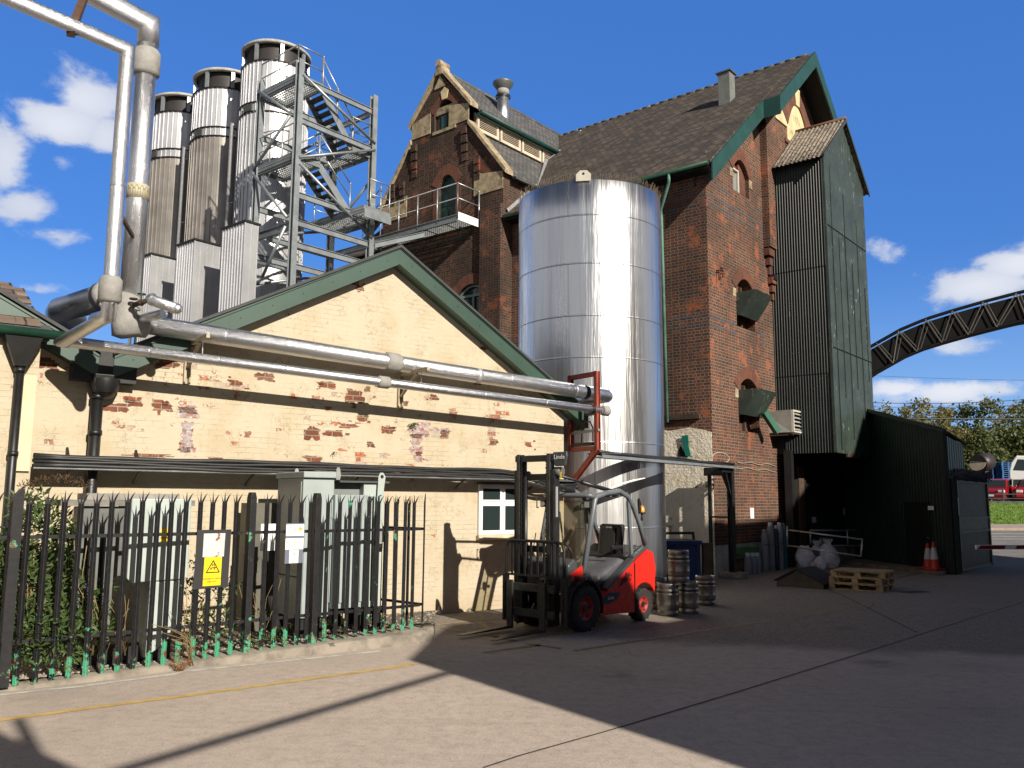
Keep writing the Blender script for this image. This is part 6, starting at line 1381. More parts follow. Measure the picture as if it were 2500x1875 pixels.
b = MB(); a = SF.hit(2208, 1226, 1, -.03); c = SF.hit(2278, 1385, 1, -.03); b.box((a.x, -.05, .02), (c.x, -.022, a.z)); dr = b.obj('door', M('near black green door', (.008, .014, .012), .5, var=.3), sd)
b = MB(); b.cyl((c.x-.1, -.09, 1.0), (c.x-.1, -.05, 1.0), .02, n=8); b.obj('handle', STEELG, dr)
b = MB(); a = SF.hit(2265, 1235, 1, -.06); b.box((a.x, -.062, a.z-.12), (a.x+.30, -.055, a.z)); b.obj('notice', WHITES, sd)
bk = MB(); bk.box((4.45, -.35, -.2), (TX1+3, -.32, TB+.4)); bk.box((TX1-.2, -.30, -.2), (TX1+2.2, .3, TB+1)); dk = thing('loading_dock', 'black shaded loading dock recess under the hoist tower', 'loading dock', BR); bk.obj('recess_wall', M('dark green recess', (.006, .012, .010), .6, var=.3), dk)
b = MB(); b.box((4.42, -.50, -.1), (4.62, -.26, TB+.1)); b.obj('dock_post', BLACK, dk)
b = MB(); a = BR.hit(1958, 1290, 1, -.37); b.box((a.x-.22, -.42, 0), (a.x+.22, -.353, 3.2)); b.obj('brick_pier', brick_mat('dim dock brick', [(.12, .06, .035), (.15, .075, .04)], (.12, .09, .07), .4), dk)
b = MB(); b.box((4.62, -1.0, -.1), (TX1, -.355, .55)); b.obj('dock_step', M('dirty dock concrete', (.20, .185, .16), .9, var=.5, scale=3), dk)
PAPER = M('paper notice', (.55, .55, .53), .7)
for px0, py0, px1, py1, lab in ((2060, 1241, 2072, 1257, 'square paper notice pinned on the dark dock wall'), (2092, 1257, 2098, 1281, 'tall narrow paper notice on the dark dock wall'), (2104, 1261, 2110, 1275, 'small paper notice right of the tall one on the dark dock wall'), (1983, 1262, 1993, 1276, 'paper notice left of the others on the dark dock wall')):
    a = BR.hit(px0, py0, 1, -.37); c = BR.hit(px1, py1, 1, -.37); b = MB(); b.box((a.x, -.372, c.z), (c.x, -.356, a.z)); tag(b.obj('paper_notice', PAPER, frame=BR), lab, 'notice')
b = MB(); a = BR.hit(2003, 1313, 1, -.5); b.box((a.x, -.6, .55), (a.x+.5, -.45, a.z)); tag(b.obj('electric_box', M('dim grey box', (.18, .18, .17), .6), frame=BR), 'dim grey box standing on the dock step', 'box')
# pale concrete apron edge in front of the shed
b = MB(); Q = [G(2060, 1376), G(2180, 1391), G(2292, 1407), G(2312, 1402)]
b.prism([(p.x, p.y, 0) for p in Q]+[(SB.x+.1, SB.y+.5, 0), (SA.x+.1, SA.y, 0), (SA.x-.4, SA.y, 0)], (0, 0, .09)); tag(b.obj('pavement_step', M('dirty apron', (.19, .155, .12), .95, var=.5, scale=3, bmp=.01)), kind='structure')
# ------------------------------------------------------------------ polished steel tank
def tank_mat():
    mt, t, b, tc = newmat('polished stainless sheet'); ob = tc.outputs['Object']
    mp = t.add('ShaderNodeMapping', {'Vector': ob, 'Scale': (2.2, 2.2, .10)}); n = t.noise(mp.outputs[0], 1.6, 5, .6)
    mp2 = t.add('ShaderNodeMapping', {'Vector': ob, 'Scale': (7, 7, .25)}); n2 = t.noise(mp2.outputs[0], 1.5, 4, .6)
    c = t.mix(t.step(n2, .45, .75), (.80, .80, .80), (.66, .655, .64)); t.set(b.inputs['Base Color'], c)
    b.inputs['Metallic'].default_value = 1
    t.set(b.inputs['Roughness'], t.math('ADD', .18, t.math('MULTIPLY', n, .24)))
    b.inputs['Anisotropic'].default_value = .22; b.inputs['Anisotropic Rotation'].default_value = .25
    tg = t.add('ShaderNodeTangent', direction_type='RADIAL', axis='Z'); t.l.new(tg.outputs[0], b.inputs['Tangent'])
    bump(t, b, t.math('ADD', n, t.math('MULTIPLY', t.noise(ob, .7, 2), .6)), .030)
    return mt
TANKM = tank_mat()
TD = 20.4; tc0 = DP(1440, 800, TD); TP = Vector((tc0.x, tc0.y, 0)); TR = 180.5/FPX*TD*.985
TF = Frame(TP, BR.ang)
tk = thing('storage_tank', 'tall polished steel tank with bird spikes and a black swoosh band', 'tank', TF)
ztop = CAMZ+(1222-452)/FPX*(TD-TR*.0)+.25
q = ray(1440, 436); kk = (TD-TR)/q.y; ztop = (CAM+q*kk).z
nS = 6; zs = [-.05]
rowsY = [1290, 1080, 872, 770, 642, 524]
rz = [(CAM+ray(1440, y)*((TD-TR)/ray(1440, y).y)).z for y in rowsY]
b = MB(); prof = [(TR, 0)]
for z in rz: prof += [(TR, z-.06), (TR, z-.012), (TR, z-.010), (TR-.004, z-.006), (TR+.006, z+.002), (TR+.004, z+.012), (TR, z+.03), (TR, z+.034), (TR, z+.08)]
prof += [(TR, ztop-.02), (TR-.02, ztop), (TR-.10, ztop+.004)]
b.lathe(prof, n=160); b.lathe([(TR-.10, ztop+.004), (.3, ztop+.45), (.01, ztop+.47)], n=48); b.obj('shell', TANKM, tk)
SEAM = M('dark seam line', (.12, .12, .12), .5, metal=.6)
for z in rz: b = MB(); b.lathe([(TR+.0065, z-.006), (TR+.0065, z+.001)], n=120); b.obj('seam_line', SEAM, tk)
va = atan2(*(TF.i.to_3x3() @ (CAM-TP)).yx)
b = MB(); zz = [0]+rz[:]+[ztop]; zz.sort()
for i in range(1, len(zz)-1):
    a = va+(.05 if i % 2 else -.28)+(.6 if i == 2 else 0); b = MB(); b.M = Matrix.Rotation(a, 4, 'Z'); b.box((TR+.002, -.004, zz[i]+.03), (TR+.007, .004, zz[i+1]-.02)); b.obj('vertical_seam', SEAM, tk)
b = MB()
for i in range(420):
    a = 2*pi*i/420+rng.uniform(-.004, .004); r = TR-.06; L = rng.uniform(.15, .22); o = rng.uniform(-.05, .10); t_ = rng.uniform(-.03, .03)
    b.tube([(r*cos(a), r*sin(a), ztop), ((r+o)*cos(a+t_), (r+o)*sin(a+t_), ztop+L)], .0045, 3, False, False)
sp = b.obj('bird_spikes', M('dull spike wire', (.20, .16, .11), .6, metal=.3), tk)
b = MB(); b.M = Matrix.Rotation(va-.07, 4, 'Z'); r = TR+.012
b.prism([(r, -.17, ztop-.06), (r, .17, ztop-.06), (r, .17, ztop+.10), (r, .08, ztop+.19), (r, -.08, ztop+.19), (r, -.17, ztop+.10)], (.03, 0, 0)); lug = b.obj('lifting_lug', M('pale lug', (.50, .47, .40), .7), tk)
b = MB(); b.M = Matrix.Rotation(va-.07, 4, 'Z'); b.cyl((r+.031, 0, ztop+.11), (r+.034, 0, ztop+.11), .03, n=12); b.obj('lug_hole', BLACK, lug)
# swoosh band, painted onto the shell (thin raised film that follows the curve)
def band_part(name, pts, mat, off):
    """pts: (px, ytop, ybottom) on the picture of the tank; converted to angle/height on the shell"""
    b = MB(); T = []; B_ = []
    for px, yt, yb_ in pts:
        row = []
        for y in (yt, yb_):
            d = TF.i.to_3x3() @ ray(px, y); c = TF.i @ CAM; A = d.x**2+d.y**2; Bq = 2*(c.x*d.x+c.y*d.y); Cq = c.x**2+c.y**2-(TR+off)**2; D = max(0, Bq*Bq-4*A*Cq); k = (-Bq-sqrt(D))/(2*A); row.append(c+d*k)
        T.append(b.vert(row[0])); B_.append(b.vert(row[1]))
    for i in range(len(T)-1): b.face((B_[i], B_[i+1], T[i+1], T[i]), True)
    return b.obj(name, mat, tk)
SW = M('gloss black vinyl', (.012, .012, .013), .3, var=.2)
def interp(P, n=28):
    out = []
    for i in range(n):
        x = P[0][0]+(P[-1][0]-P[0][0])*i/(n-1)
        for (xa, ta, ba), (xb, tb, bb) in zip(P, P[1:]):
            if xa <= x <= xb+1e-6:
                u = (x-xa)/(xb-xa); out.append((x, ta+(tb-ta)*u, ba+(bb-ba)*u)); break
    return out
band_part('swoosh', interp([(1400, 1240, 1250), (1440, 1216, 1240), (1470, 1204, 1228), (1500, 1192, 1218), (1540, 1178, 1205), (1575, 1168, 1190), (1600, 1160, 1184), (1618, 1152, 1182)]), SW, .0042)
band_part('swoosh_highlight', interp([(1478, 1197, 1199), (1510, 1182, 1185), (1545, 1171, 1175), (1575, 1166, 1168)]), WHITES, .007)
# blue and pale strip beside the tank, low wall rail
# ------------------------------------------------------------------ red oxide pipe frame
RX = 2.52
f_ = [CR.hit(1393, 912, 0, RX), CR.hit(1457, 906, 0, RX), CR.hit(1393, 1092, 0, RX), CR.hit(1450, 1098, 0, RX)]
ya, yb_ = f_[0].y, f_[1].y; zt = f_[1].z; zb = f_[3].z
rf2 = thing('pipe_gantry', 'red oxide steel frame holding the ends of the silver pipes by the tank', 'pipe frame', CR)
def ch(p, q, nm): b = MB(); b.ibeam(p, q, .085, .10, (1, 0, 0), .012); return b.obj(nm, REDOX, rf2)
ch((RX, ya, zb), (RX, ya, zt), 'post'); ch((RX, yb_, zb), (RX, yb_, zt), 'post')
ch((RX, ya, zt-.05), (RX, yb_, zt-.05), 'top_bar'); ch((RX, ya, zb+.03), (RX, yb_, zb+.03), 'bottom_bar')
l1 = CR.hit(1378, 1205, 0, RX); ch((RX, yb_, zb), (RX, l1.y+.02, l1.z), 'leg')
b = MB(); b.box((RX-.05, ya-.1, zb+.09), (RX+.05, yb_+.12, zb+.15)); b.obj('shelf', WOODD, rf2)
b = MB(); c = Vector((RX, (ya+yb_)/2-.1, zb+.16)); b.tube([c+Vector((0, -.17, 0)), c+Vector((0, -.17, .28)), c+Vector((0, -.1, .40)), c+Vector((0, .05, .42)), c+Vector((0, .15, .32)), c+Vector((0, .17, 0))], .014, 6); b.obj('u_bolt', M('rusty rod', (.12, .05, .025), .8), rf2)
b = MB(); qz = CR.hit(1420, 960, 0, RX); b.beam((RX, ya, f_[0].z-1.25), (RX, yb_-.05, f_[0].z-1.22), .05, .05); b.obj('pipe_shoe', STEELG, rf2)
b = MB(); q1 = CR.hit(1412, 1010, 0, RX+.25); b.box((q1.x-.06, q1.y-.12, q1.z-.35), (q1.x+.06, q1.y+.12, q1.z+.2)); tag(b.obj('junction_box', M('green grey box', (.10, .13, .11), .6), frame=CR), 'green grey electrical box behind the red pipe frame', 'electrical box')
# ------------------------------------------------------------------ cable bridge to the steel post by the brick corner
pg = G(1790, 1411); PB = Frame((pg.x, pg.y, 0), BR.ang)
sp_ = thing('cable_post', 'black steel post on a concrete pad carrying the cable tray', 'post', PB)
zt = (CAM+ray(1793, 1140)*(pg.y/ray(1793, 1140).y)).z
b = MB(); b.ibeam((0, 0, .15), (0, 0, zt-.02), .15, .16, (0, 1, 0), .02); b.obj('post', BLACK, sp_)
b = MB(); b.cyl((0, 0, 0), (0, 0, .15), .42, n=8); b.obj('base', CONC, sp_, bevel=.02)
wv = (CR.w(RX+.1, -.75, 0)-PB.w(0, 0, 0)); wl = PB.i.to_3x3() @ wv; wn = wl.normalized()
b = MB(); b.beam(Vector((0, 0, zt-.1))-wn*.15, Vector((0, 0, zt-.1))+wn*.75, .10, .12); b.beam(Vector((0, 0, zt-.85)), Vector((0, 0, zt-.1))+wn*.45, .06, .07); b.beam(Vector((0, 0, zt-.75)), Vector((0, 0, zt-.1))-wn*.12+Vector((0, .3, 0)), .06, .07); b.obj('arm', BLACK, sp_)
b = MB(); b.beam((-.0, .1, zt-.12), (0, .75, zt-.12), .16, .22); b.beam((0, .62, zt-.2), (0, .62, .9), .08, .08); b.beam((0, .08, zt-1.35), (0, .62, zt-1.35), .05, .05); b.obj('back_leg', BLACK, sp_)
p0 = CR.w(RX+.1, -.62, 0); a = CR.hit(1452, 1108, 0, RX+.1); p0 = CR.w(a.x, a.y, a.z); p1 = PB.w(0, 0, zt+.03); d = (p1-p0).normalized()
cb_ = thing('cable_bridge', 'black cable bundle bridging from the red frame to the steel post', 'cable tray')
sd_ = d.cross(Vector((0, 0, 1))).normalized()
b = MB(); b.beam(p0+Vector((0, 0, -.06)), p1+d*.15+Vector((0, 0, -.06)), .34, .015); b.beam(p0+sd_*.17+Vector((0, 0, -.05)), p1+d*.15+sd_*.17+Vector((0, 0, -.05)), .012, .06); b.obj('tray', STEELG, cb_)
for k in range(7):
    o = sd_*(-.13+.045*k)+Vector((0, 0, .0+.03*(k % 3))); pts = []
    for i in range(13): u = i/12; pts.append(p0.lerp(p1+d*.1, u)+o+Vector((0, 0, .02*sin(u*11+k)-.05*sin(pi*u)*(k % 2))))
    b = MB(); b.tube(pts, .024, 8); b.obj('cable', CABLE, cb_)
b = MB(); e = p1+d*.12; b.tube([e+Vector((0, 0, .05)), e+d*.12+Vector((0, 0, -.03)), e+d*.10+Vector((0, 0, -.2)), e-d*.08+Vector((0, 0, -.38))], .022, 8); b.obj('cable', CABLE, cb_)
b = MB(); e = p1-d*.55; pts = [e+Vector((0, 0, .10))+d*(.55*sin(t_))+Vector((0, 0, .10-.13*cos(t_)))-d*.2*(t_/6) for t_ in [i*pi/10 for i in range(17)]]; b.tube(pts, .012, 6); b.obj('pale_cable_loop', M('pale cable', (.45, .40, .30), .6), cb_)
b = MB()
A_ = BR.hit(1815, 1130, 1, -.03); 
for k, (x0p, y0p, x1p, y1p) in enumerate(((1800, 1128, 1893, 1136), (1800, 1142, 1893, 1150))):
    pts = []
    for i in range(12): u = i/11; h = BR.hit(x0p+(x1p-x0p)*u, y0p+(y1p-y0p)*u+2*sin(u*14+k), 1, -.03); pts.append(h)
    b.tube(pts, .011, 6)
tag(b.obj('wall_cables', M('pale cable', (.42, .36, .28), .6), frame=BR), 'pair of pale cables sagging across the brick gable', 'cables')
b = MB(); y_ = BR.hit(1800, 1370, 1, -.06).x
# ------------------------------------------------------------------ fork lift truck (local x forward, y to its left = nearer side)
fw, rw = G(1420, 1541), G(1567, 1515); hd = (fw-rw).normalized(); WB = (fw-rw).length
ang = atan2(hd.y, hd.x); FO = Frame(fw, ang); FO = Frame(FO.w(0, -.50, 0), ang)
fk = thing('forklift', 'red and grey forklift truck with black mast, parked in front of the cream wall', 'forklift', FO)
REDP = M('glossy red paint', (.62, .022, .012), .28, var=.10, scale=2, spec=.6)
GREYP = M('dark grey truck paint', (.055, .06, .066), .42, var=.15, scale=3)
GREYL = M('worn grey guard paint', (.13, .145, .16), .38, var=.2, scale=4, spec=.6)
NAVYP = M('navy side panel', (.012, .016, .035), .4)
MAST = M('greasy mast steel', (.016, .016, .016), .42, var=.5, scale=6, spec=.6)
MASTL = M('worn mast edge', (.055, .053, .05), .4, metal=.3, var=.4, scale=10)
SEATM = M('black seat vinyl', (.015, .015, .017), .32, var=.2, spec=.6)
YN = .56
def S(px, py, y=YN): p = FO.hit(px, py, 1, y); return (p.x, p.z)
def side(P, y0, y1, name, mat, bev=.03, par=fk):
    b = MB(); b.prism([(x, y0, z) for x, z in P], (0, y1-y0, 0)); return b.obj(name, mat, par, bevel=bev)
z4 = lambda x, y: (1400+x/4.365, 1180+y/4.366)
# counterweight, bonnet side, chassis skirt
cw_ = [S(*z4(*p)) for p in ((655, 835), (785, 703), (850, 735), (862, 800), (878, 905), (868, 1065), (790, 1105))]
xr = cw_[4][0]
def wheel_arch(xc, zc, r, a0, a1, n=8): return [(xc+r*cos(radians(a0+(a1-a0)*i/n)), zc+r*sin(radians(a0+(a1-a0)*i/n))) for i in range(n+1)]
RWR, FWR = .275, .355
P = [(cw_[0][0], cw_[0][1])]+cw_[1:6]+[(xr+.02, RWR+.33)]+[(x, z) for x, z in wheel_arch(-WB, RWR, RWR+.09, 150, 45, 7) if z > .3]
xj = cw_[0][0]; P += [(xj, .30)]
side(P, -YN, YN, 'counterweight', REDP, .05)
P = [S(*z4(*p)) for p in ((640, 835), (375, 1130), (270, 1285), (285, 1410), (655, 1375))]; P[-1] = (xj+.012, P[-1][1]); P[0] = (xj+.012, P[0][1])
side([(x, max(.16, z)) for x, z in P], YN-.12, YN-.004, 'side_panel', REDP, .012); side([(x, max(.16, z)) for x, z in P], -YN+.004, -YN+.12, 'side_panel', REDP, .012)
x0_, x1_ = P[1][0]+.10, xj
side([(x0_, .2), (x1_-.0, .2), (x1_, P[0][1]-.02), (P[1][0]-.02, P[1][1]-.03)], -YN+.125, YN-.125, 'chassis', GREYP, .02)
# bonnet capping strip, navy badge, louvres
b = MB(); a, c = S(*z4(352, 1130)), S(*z4(640, 805)); e = S(*z4(785, 680)); b.beam((a[0], YN-.05, a[1]), (c[0], YN-.05, c[1]), .14, .05); b.beam((c[0], YN-.04, c[1]+.01), (e[0], YN-.04, e[1]+.01), .10, .05); b.beam((a[0], -YN+.05, a[1]), (c[0], -YN+.05, c[1]), .14, .05); b.beam((c[0], -YN+.04, c[1]+.01), (e[0], -YN+.04, e[1]+.01), .10, .05); b.obj('bonnet_trim', GREYP, fk, bevel=.01)
b = MB(); b.prism([(c[0]+.05, -.46, c[1]-.05), (c[0]+.05, -.46, c[1]+.03), (e[0]+.02, -.46, e[1]+.03), (e[0]+.02, -.46, e[1]+.01)], (0, .92, 0)); b.obj('rear_shelf', BLACK, fk)
P = [S(*z4(*p), YN+.002) for p in ((375, 1165), (508, 1160), (455, 1240), (380, 1285), (280, 1290), (300, 1230))]; bd = side(P, YN-.002, YN+.006, 'badge_panel', NAVYP, 0)
def fm2(px, py, y=YN+.009): p = FO.hit(px, py, 1, y); return face_mat((p.x, y, p.z), (-1, 0, 0), (0, 0, 1))
text('lettering', 'Linde', .075, fm2(*z4(400, 1222)), WHITES, bd)
b = MB()
for i in range(9):
    for j in range(4):
        px, py = 500+i*14+(j*18), 1080-j*38-(i*11 if i < 6 else 66-(i-6)*4)
        if px > 625 or py < 950: continue
        p = FO.hit(*z4(px, py), 1, YN); b.beam((p.x+.016, YN+.002, p.z-.022), (p.x-.016, YN+.002, p.z+.018), .013, .006, (0, 1, 0))
b.obj('louvre', BLACK, fk)
b = MB(); a = S(*z4(655, 840)); b.box((xj-.004, YN-.02, .25), (xj+.004, YN+.003, a[1]-.02)); b.obj('panel_gap', BLACK, fk)
# cab floor, dash, front red corner, step
q = [FO.hit(1430+dx, 1400+dy, 1, .5) for dx, dy in ((0, 0),)]
side([(-.42, .50), (.12, .62), (.30, .62), (.33, 1.02), (.18, 1.12), (.10, 1.06), (.05, .75), (-.38, .60)], -.50, .50, 'dash', GREYP, .03)
P = [S(*p, .505) for p in ((1392, 1402), (1421, 1380), (1424, 1412), (1395, 1418))]; side(P, .495, .515, 'front_panel', REDP, .008)
for x, dz in ((P[0][0]-.12, 0), (P[0][0]-.19, -.015)): b = MB(); b.box((x-.025, .515, P[0][1]-.09+dz), (x+.025, .520, P[0][1]-.03+dz)); b.obj('switch', BLACK, fk)
side([(-.72, .42), (-.36, .42), (-.36, .46), (-.72, .46)], -.54, .54, 'step', M('worn step plate', (.25, .24, .20), .6), .004)
side([(-.75, .20), (-.40, .20), (-.36, .415), (-.75, .415)], -.50, .50, 'step_well', NAVYP, .01)
# battery / engine hood and seat
side([(-.52, .62), (-1.45, .62), (-1.45, 1.00), (-1.20, 1.06), (-.75, .88), (-.55, .80)], -.42, .42, 'bonnet', M('scuffed grey bonnet', (.10, .10, .115), .5, var=.4), .06)
sx, sz = S(1480, 1366, .05)
b = MB(); b.box((sx-.22, -.22, sz-.30), (sx+.22, .22, sz-.14)); b.obj('seat_base', M('grey seat suspension', (.12, .12, .11), .6), fk, bevel=.02)
b = MB(); b.box((sx-.26, -.25, sz-.14), (sx+.26, .25, sz+.0)); b.obj('seat', SEATM, fk, bevel=.055)
b = MB(); b.prism([(sx-.22, -.25, sz+.0), (sx-.02-.1, -.25, sz+.0), (sx-.20, -.25, sz+.60), (sx-.33, -.25, sz+.60)], (0, .50, 0)); bk = b.obj('backrest', SEATM, fk, bevel=.07)
b = MB(); b.prism([(sx-.11, -.13, sz+.06), (sx-.105, .13, sz+.06), (sx-.178, .13, sz+.54), (sx-.183, -.13, sz+.54)], (.012, 0, .0)); b.obj('back_pad', M('dull seat cloth', (.02, .02, .02), .8), bk, bevel=.01)
text('lettering', 'Linde', .06, face_mat((sx-.158, 0, sz+.545), (0, 1, 0), (-.12, 0, 1)), M('pale thread', (.35, .35, .35), .7), bk)
b = MB(); b.box((sx-.12, .26, sz+.18), (sx+.20, .33, sz+.25)); b.obj('armrest', SEATM, fk, bevel=.02)
b = MB(); c = Vector((.0, .12, 1.18)); b.tube([c+Vector((.10*cos(a)*.5, .19*sin(a), .16*cos(a))) for a in [2*pi*i/16 for i in range(17)]], .015, 8, False); b.cyl(c, c+Vector((.16, 0, -.22)), .03, n=10); b.obj('steering_wheel', BLACK, fk)
# overhead guard: front pillars, roof, rear pillars with rubber seal
zr = S(1450, 1207, .48)[1]
def guard(y, nm='guard_side'):
    A = FO.hit(1424, 1402, 1, .48); B = FO.hit(1453, 1216, 1, .48)
    pts = [(A.x, y, A.z), (B.x+.02, y, B.z-.06), (B.x-.02, y, B.z+.02)]
    for px, py in ((1480, 1204), (1512, 1199), (1532, 1212), (1545, 1235), (1560, 1275), (1575, 1330)): p = FO.hit(px, py, 1, .48); pts.append((p.x, y, p.z))
    b = MB(); b.tube(pts, [.045]*3+[.042]*6, 10); return b.obj(nm, GREYL, fk), pts
_, gp_ = guard(.48); guard(-.48)
for s_ in (-1, 1): b = MB(); A = FO.hit(1536, 1222, 1, .48); B = FO.hit(1544, 1355, 1, .48); b.beam((A.x, s_*.46, A.z), (B.x, s_*.46, B.z), .07, .04, (0, 1, 0)); b.obj('door_pillar', GREYL, fk)
fr0, fr1 = gp_[2], gp_[5]
b = MB(); b.prism([(fr0[0]+.18, -.46, fr0[2]+.04), (fr0[0]-.95, -.46, fr0[2]+.07), (fr0[0]-.95, -.46, fr0[2]+.085), (fr0[0]+.18, -.46, fr0[2]+.055)], (0, .92, 0)); b.obj('roof_panel', M('dusty clear roof', (.20, .19, .17), .25, var=.3), fk)
b = MB(); b.tube([(fr0[0]+.02, -.48, fr0[2]), (fr0[0]+.14, -.46, fr0[2]+.02), (fr0[0]+.17, -.40, fr0[2]+.02), (fr0[0]+.17, .40, fr0[2]+.02), (fr0[0]+.14, .46, fr0[2]+.02), (fr0[0]+.02, .48, fr0[2])], .04, 10); b.obj('roof_front_bar', GREYL, fk)
for x in (-.2, -.45, -.70): b = MB(); b.beam((fr0[0]+x, -.46, fr0[2]+.02), (fr0[0]+x, .46, fr0[2]+.02), .05, .03); b.obj('roof_bar', GREYL, fk)
CLEAR = bpy.data.materials.new('scratched clear screen'); CLEAR.use_nodes = True; _t = NT(CLEAR.node_tree); _t.n.clear()
_g = _t.add('ShaderNodeBsdfGlossy', {'Color': (.8, .8, .8), 'Roughness': .05}); _tr = _t.add('ShaderNodeBsdfTransparent', {'Color': (.80, .80, .72)}); _mx = _t.add('ShaderNodeMixShader', {0: .10, 1: _tr.outputs[0], 2: _g.outputs[0]}); _t.add('ShaderNodeOutputMaterial', {'Surface': _mx.outputs[0]})
b = MB(); A = gp_[0]; B = gp_[2]; b.prism([(A[0]+.05, -.44, A[2]+.02), (B[0]+.05, -.44, B[2]-.06), (B[0]+.055, -.44, B[2]-.06), (A[0]+.055, -.44, A[2]+.02)], (0, .88, 0)); b.obj('windscreen', CLEAR, fk)
b = MB(); b.beam((A[0]+.05, -.45, A[2]+.02), (A[0]+.05, .45, A[2]+.02), .05, .05); b.obj('screen_rail', BLACK, fk)
b = MB(); pp = [FO.hit(px, py, 1, 0.0) for px, py in ((1400, 1260), (1410, 1300), (1425, 1330))]; b.beam((A[0]-.05, .1, A[2]+.05), (B[0]+.0, -.28, B[2]-.25), .03, .012); b.obj('wiper', BLACK, fk)
# work lights, beacon, mirror
def wlamp(px, py, y):
    p = FO.hit(px, py, 1, y); b = MB(); b.box((p.x-.03, p.y-.055, p.z-.06), (p.x+.05, p.y+.055, p.z+.06)); o = b.obj('work_light', BLACK, fk, bevel=.012)
    b = MB(); b.box((p.x+.052, p.y-.042, p.z-.045), (p.x+.056, p.y+.042, p.z+.045)); b.obj('lens', M('grey lens', (.35, .35, .35), .2), o)
    b = MB(); b.tube([(p.x+.06, p.y-.08, p.z-.07), (p.x+.1, p.y-.08, p.z-.07), (p.x+.1, p.y-.08, p.z+.08), (p.x+.06, p.y-.08, p.z+.08)], .010, 6); b.obj('lamp_guard', BLACK, o)
    b = MB(); b.beam((p.x-.03, p.y, p.z), (p.x-.12, p.y-(.08 if y > 0 else -.08), p.z-.06), .03, .05); b.obj('lamp_bracket', BLACK, o)
wlamp(1437, 1232, .54); p = FO.hit(1329, 1229, 1, -.52); wlamp(1329, 1229, -.52)
p = FO.hit(1567, 1243, 1, .42)
b = MB(); b.lathe([(.05, -.05), (.045, .03), (.02, .06), (0.001, .062)], p, 14); b.obj('beacon', M('amber beacon', (.75, .30, .02), .2), fk)
b = MB(); b.cyl((p.x, p.y, p.z-.08), (p.x, p.y, p.z-.05), .06, n=14); b.cyl((p.x, p.y, p.z-.20), (p.x, p.y, p.z-.08), .018, n=8); b.beam((p.x, p.y, p.z-.18), (p.x+.16, p.y-.02, p.z-.16), .03, .03); b.obj('beacon_bracket', BLACK, fk)
b = MB(); b.prism([(p.x+.05, p.y+.02, p.z-.08), (p.x+.10, p.y+.02, p.z-.08), (p.x+.12, p.y+.02, p.z+.16), (p.x+.09, p.y+.02, p.z+.19), (p.x+.05, p.y+.02, p.z+.1)], (0, -.03, 0)); b.obj('mirror', BLACK, fk)
# wheels
def wheel(name, x, y, r, w, lug):
    s_ = 1 if y > 0 else -1
    b = MB(); prof = [(r*.52, -w*.42), (r*.80, -w*.5), (r*.93, -w*.47), (r*.97, -w*.36), (r*.97, w*.36), (r*.93, w*.47), (r*.80, w*.5), (r*.52, w*.42)]
    b.M = Matrix.Translation((x, y, r)) @ Matrix.Rotation(-pi/2, 4, 'X'); b.lathe(prof, n=40)
    for i in range(lug):
        for k in (-1, 1):
            a = 2*pi*(i+.25*(k+1))/lug; b.M = Matrix.Translation((x, y, r)) @ Matrix.Rotation(-pi/2, 4, 'X') @ Matrix.Rotation(a, 4, 'Z') @ Matrix.Rotation(.35*k, 4, 'X'); b.box((r*.93, -r*.055, k*w*.04), (r*1.0, r*.055, k*w*.50))
    o = b.obj(name, RUBBER, fk)
    b = MB(); b.M = Matrix.Translation((x, y, r)) @ Matrix.Rotation(-pi/2, 4, 'X'); b.lathe([(r*.61, -w*.40), (r*.60, w*.36), (r*.50, w*.42), (r*.46, w*.32), (r*.30, w*.16), (r*.22, w*.30), (.001, w*.32)] if s_ > 0 else [(r*.61, w*.40), (r*.61, -w*.42), (r*.56, -w*.44), (r*.53, -w*.34), (r*.30, -w*.20), (r*.22, -w*.34), (.001, -w*.36)], n=28); b.obj('rim', M('dusty red rim', (.32, .02, .014), .55, var=.4, scale=9), o)
    for i in range(6): a = i*pi/3; b = MB(); q = Vector((x+r*.41*cos(a), y+s_*w*.22, r+r*.41*sin(a))); b.cyl(q, q+Vector((0, s_*w*.10, 0)), r*.055, n=8); b.obj('wheel_nut', BLACK, o)
    b = MB(); b.cyl((x, y+s_*w*.30, r), (x, y+s_*w*.40, r), r*.15, n=12); b.obj('hub', BLACK, o)
wheel('front_wheel', 0, .50, FWR, .22, 18); wheel('front_wheel', 0, -.50, FWR, .22, 18); wheel('rear_wheel', -WB, .46, RWR, .19, 16); wheel('rear_wheel', -WB, -.46, RWR, .19, 16)
for s_ in (-1, 1):
    b = MB(); P = wheel_arch(0, FWR, FWR+.07, 195, -5, 14); Q = wheel_arch(0, FWR, FWR+.095, 195, -5, 14); y0_, y1_ = s_*.38, s_*.60
    for i in range(14): b.hexa([(P[i][0], y0_, P[i][1]), (P[i+1][0], y0_, P[i+1][1]), (P[i+1][0], y1_, P[i+1][1]), (P[i][0], y1_, P[i][1]), (Q[i][0], y0_, Q[i][1]), (Q[i+1][0], y0_, Q[i+1][1]), (Q[i+1][0], y1_, Q[i+1][1]), (Q[i][0], y1_, Q[i][1])])
    b.obj('mudguard', BLACK, fk)
    side([(-.38, .30), (.12, .74), (.32, .72), (.32, .98), (-.20, .95), (-.42, .60)], s_*.38, s_*.49, 'wing_panel', GREYP, .02)
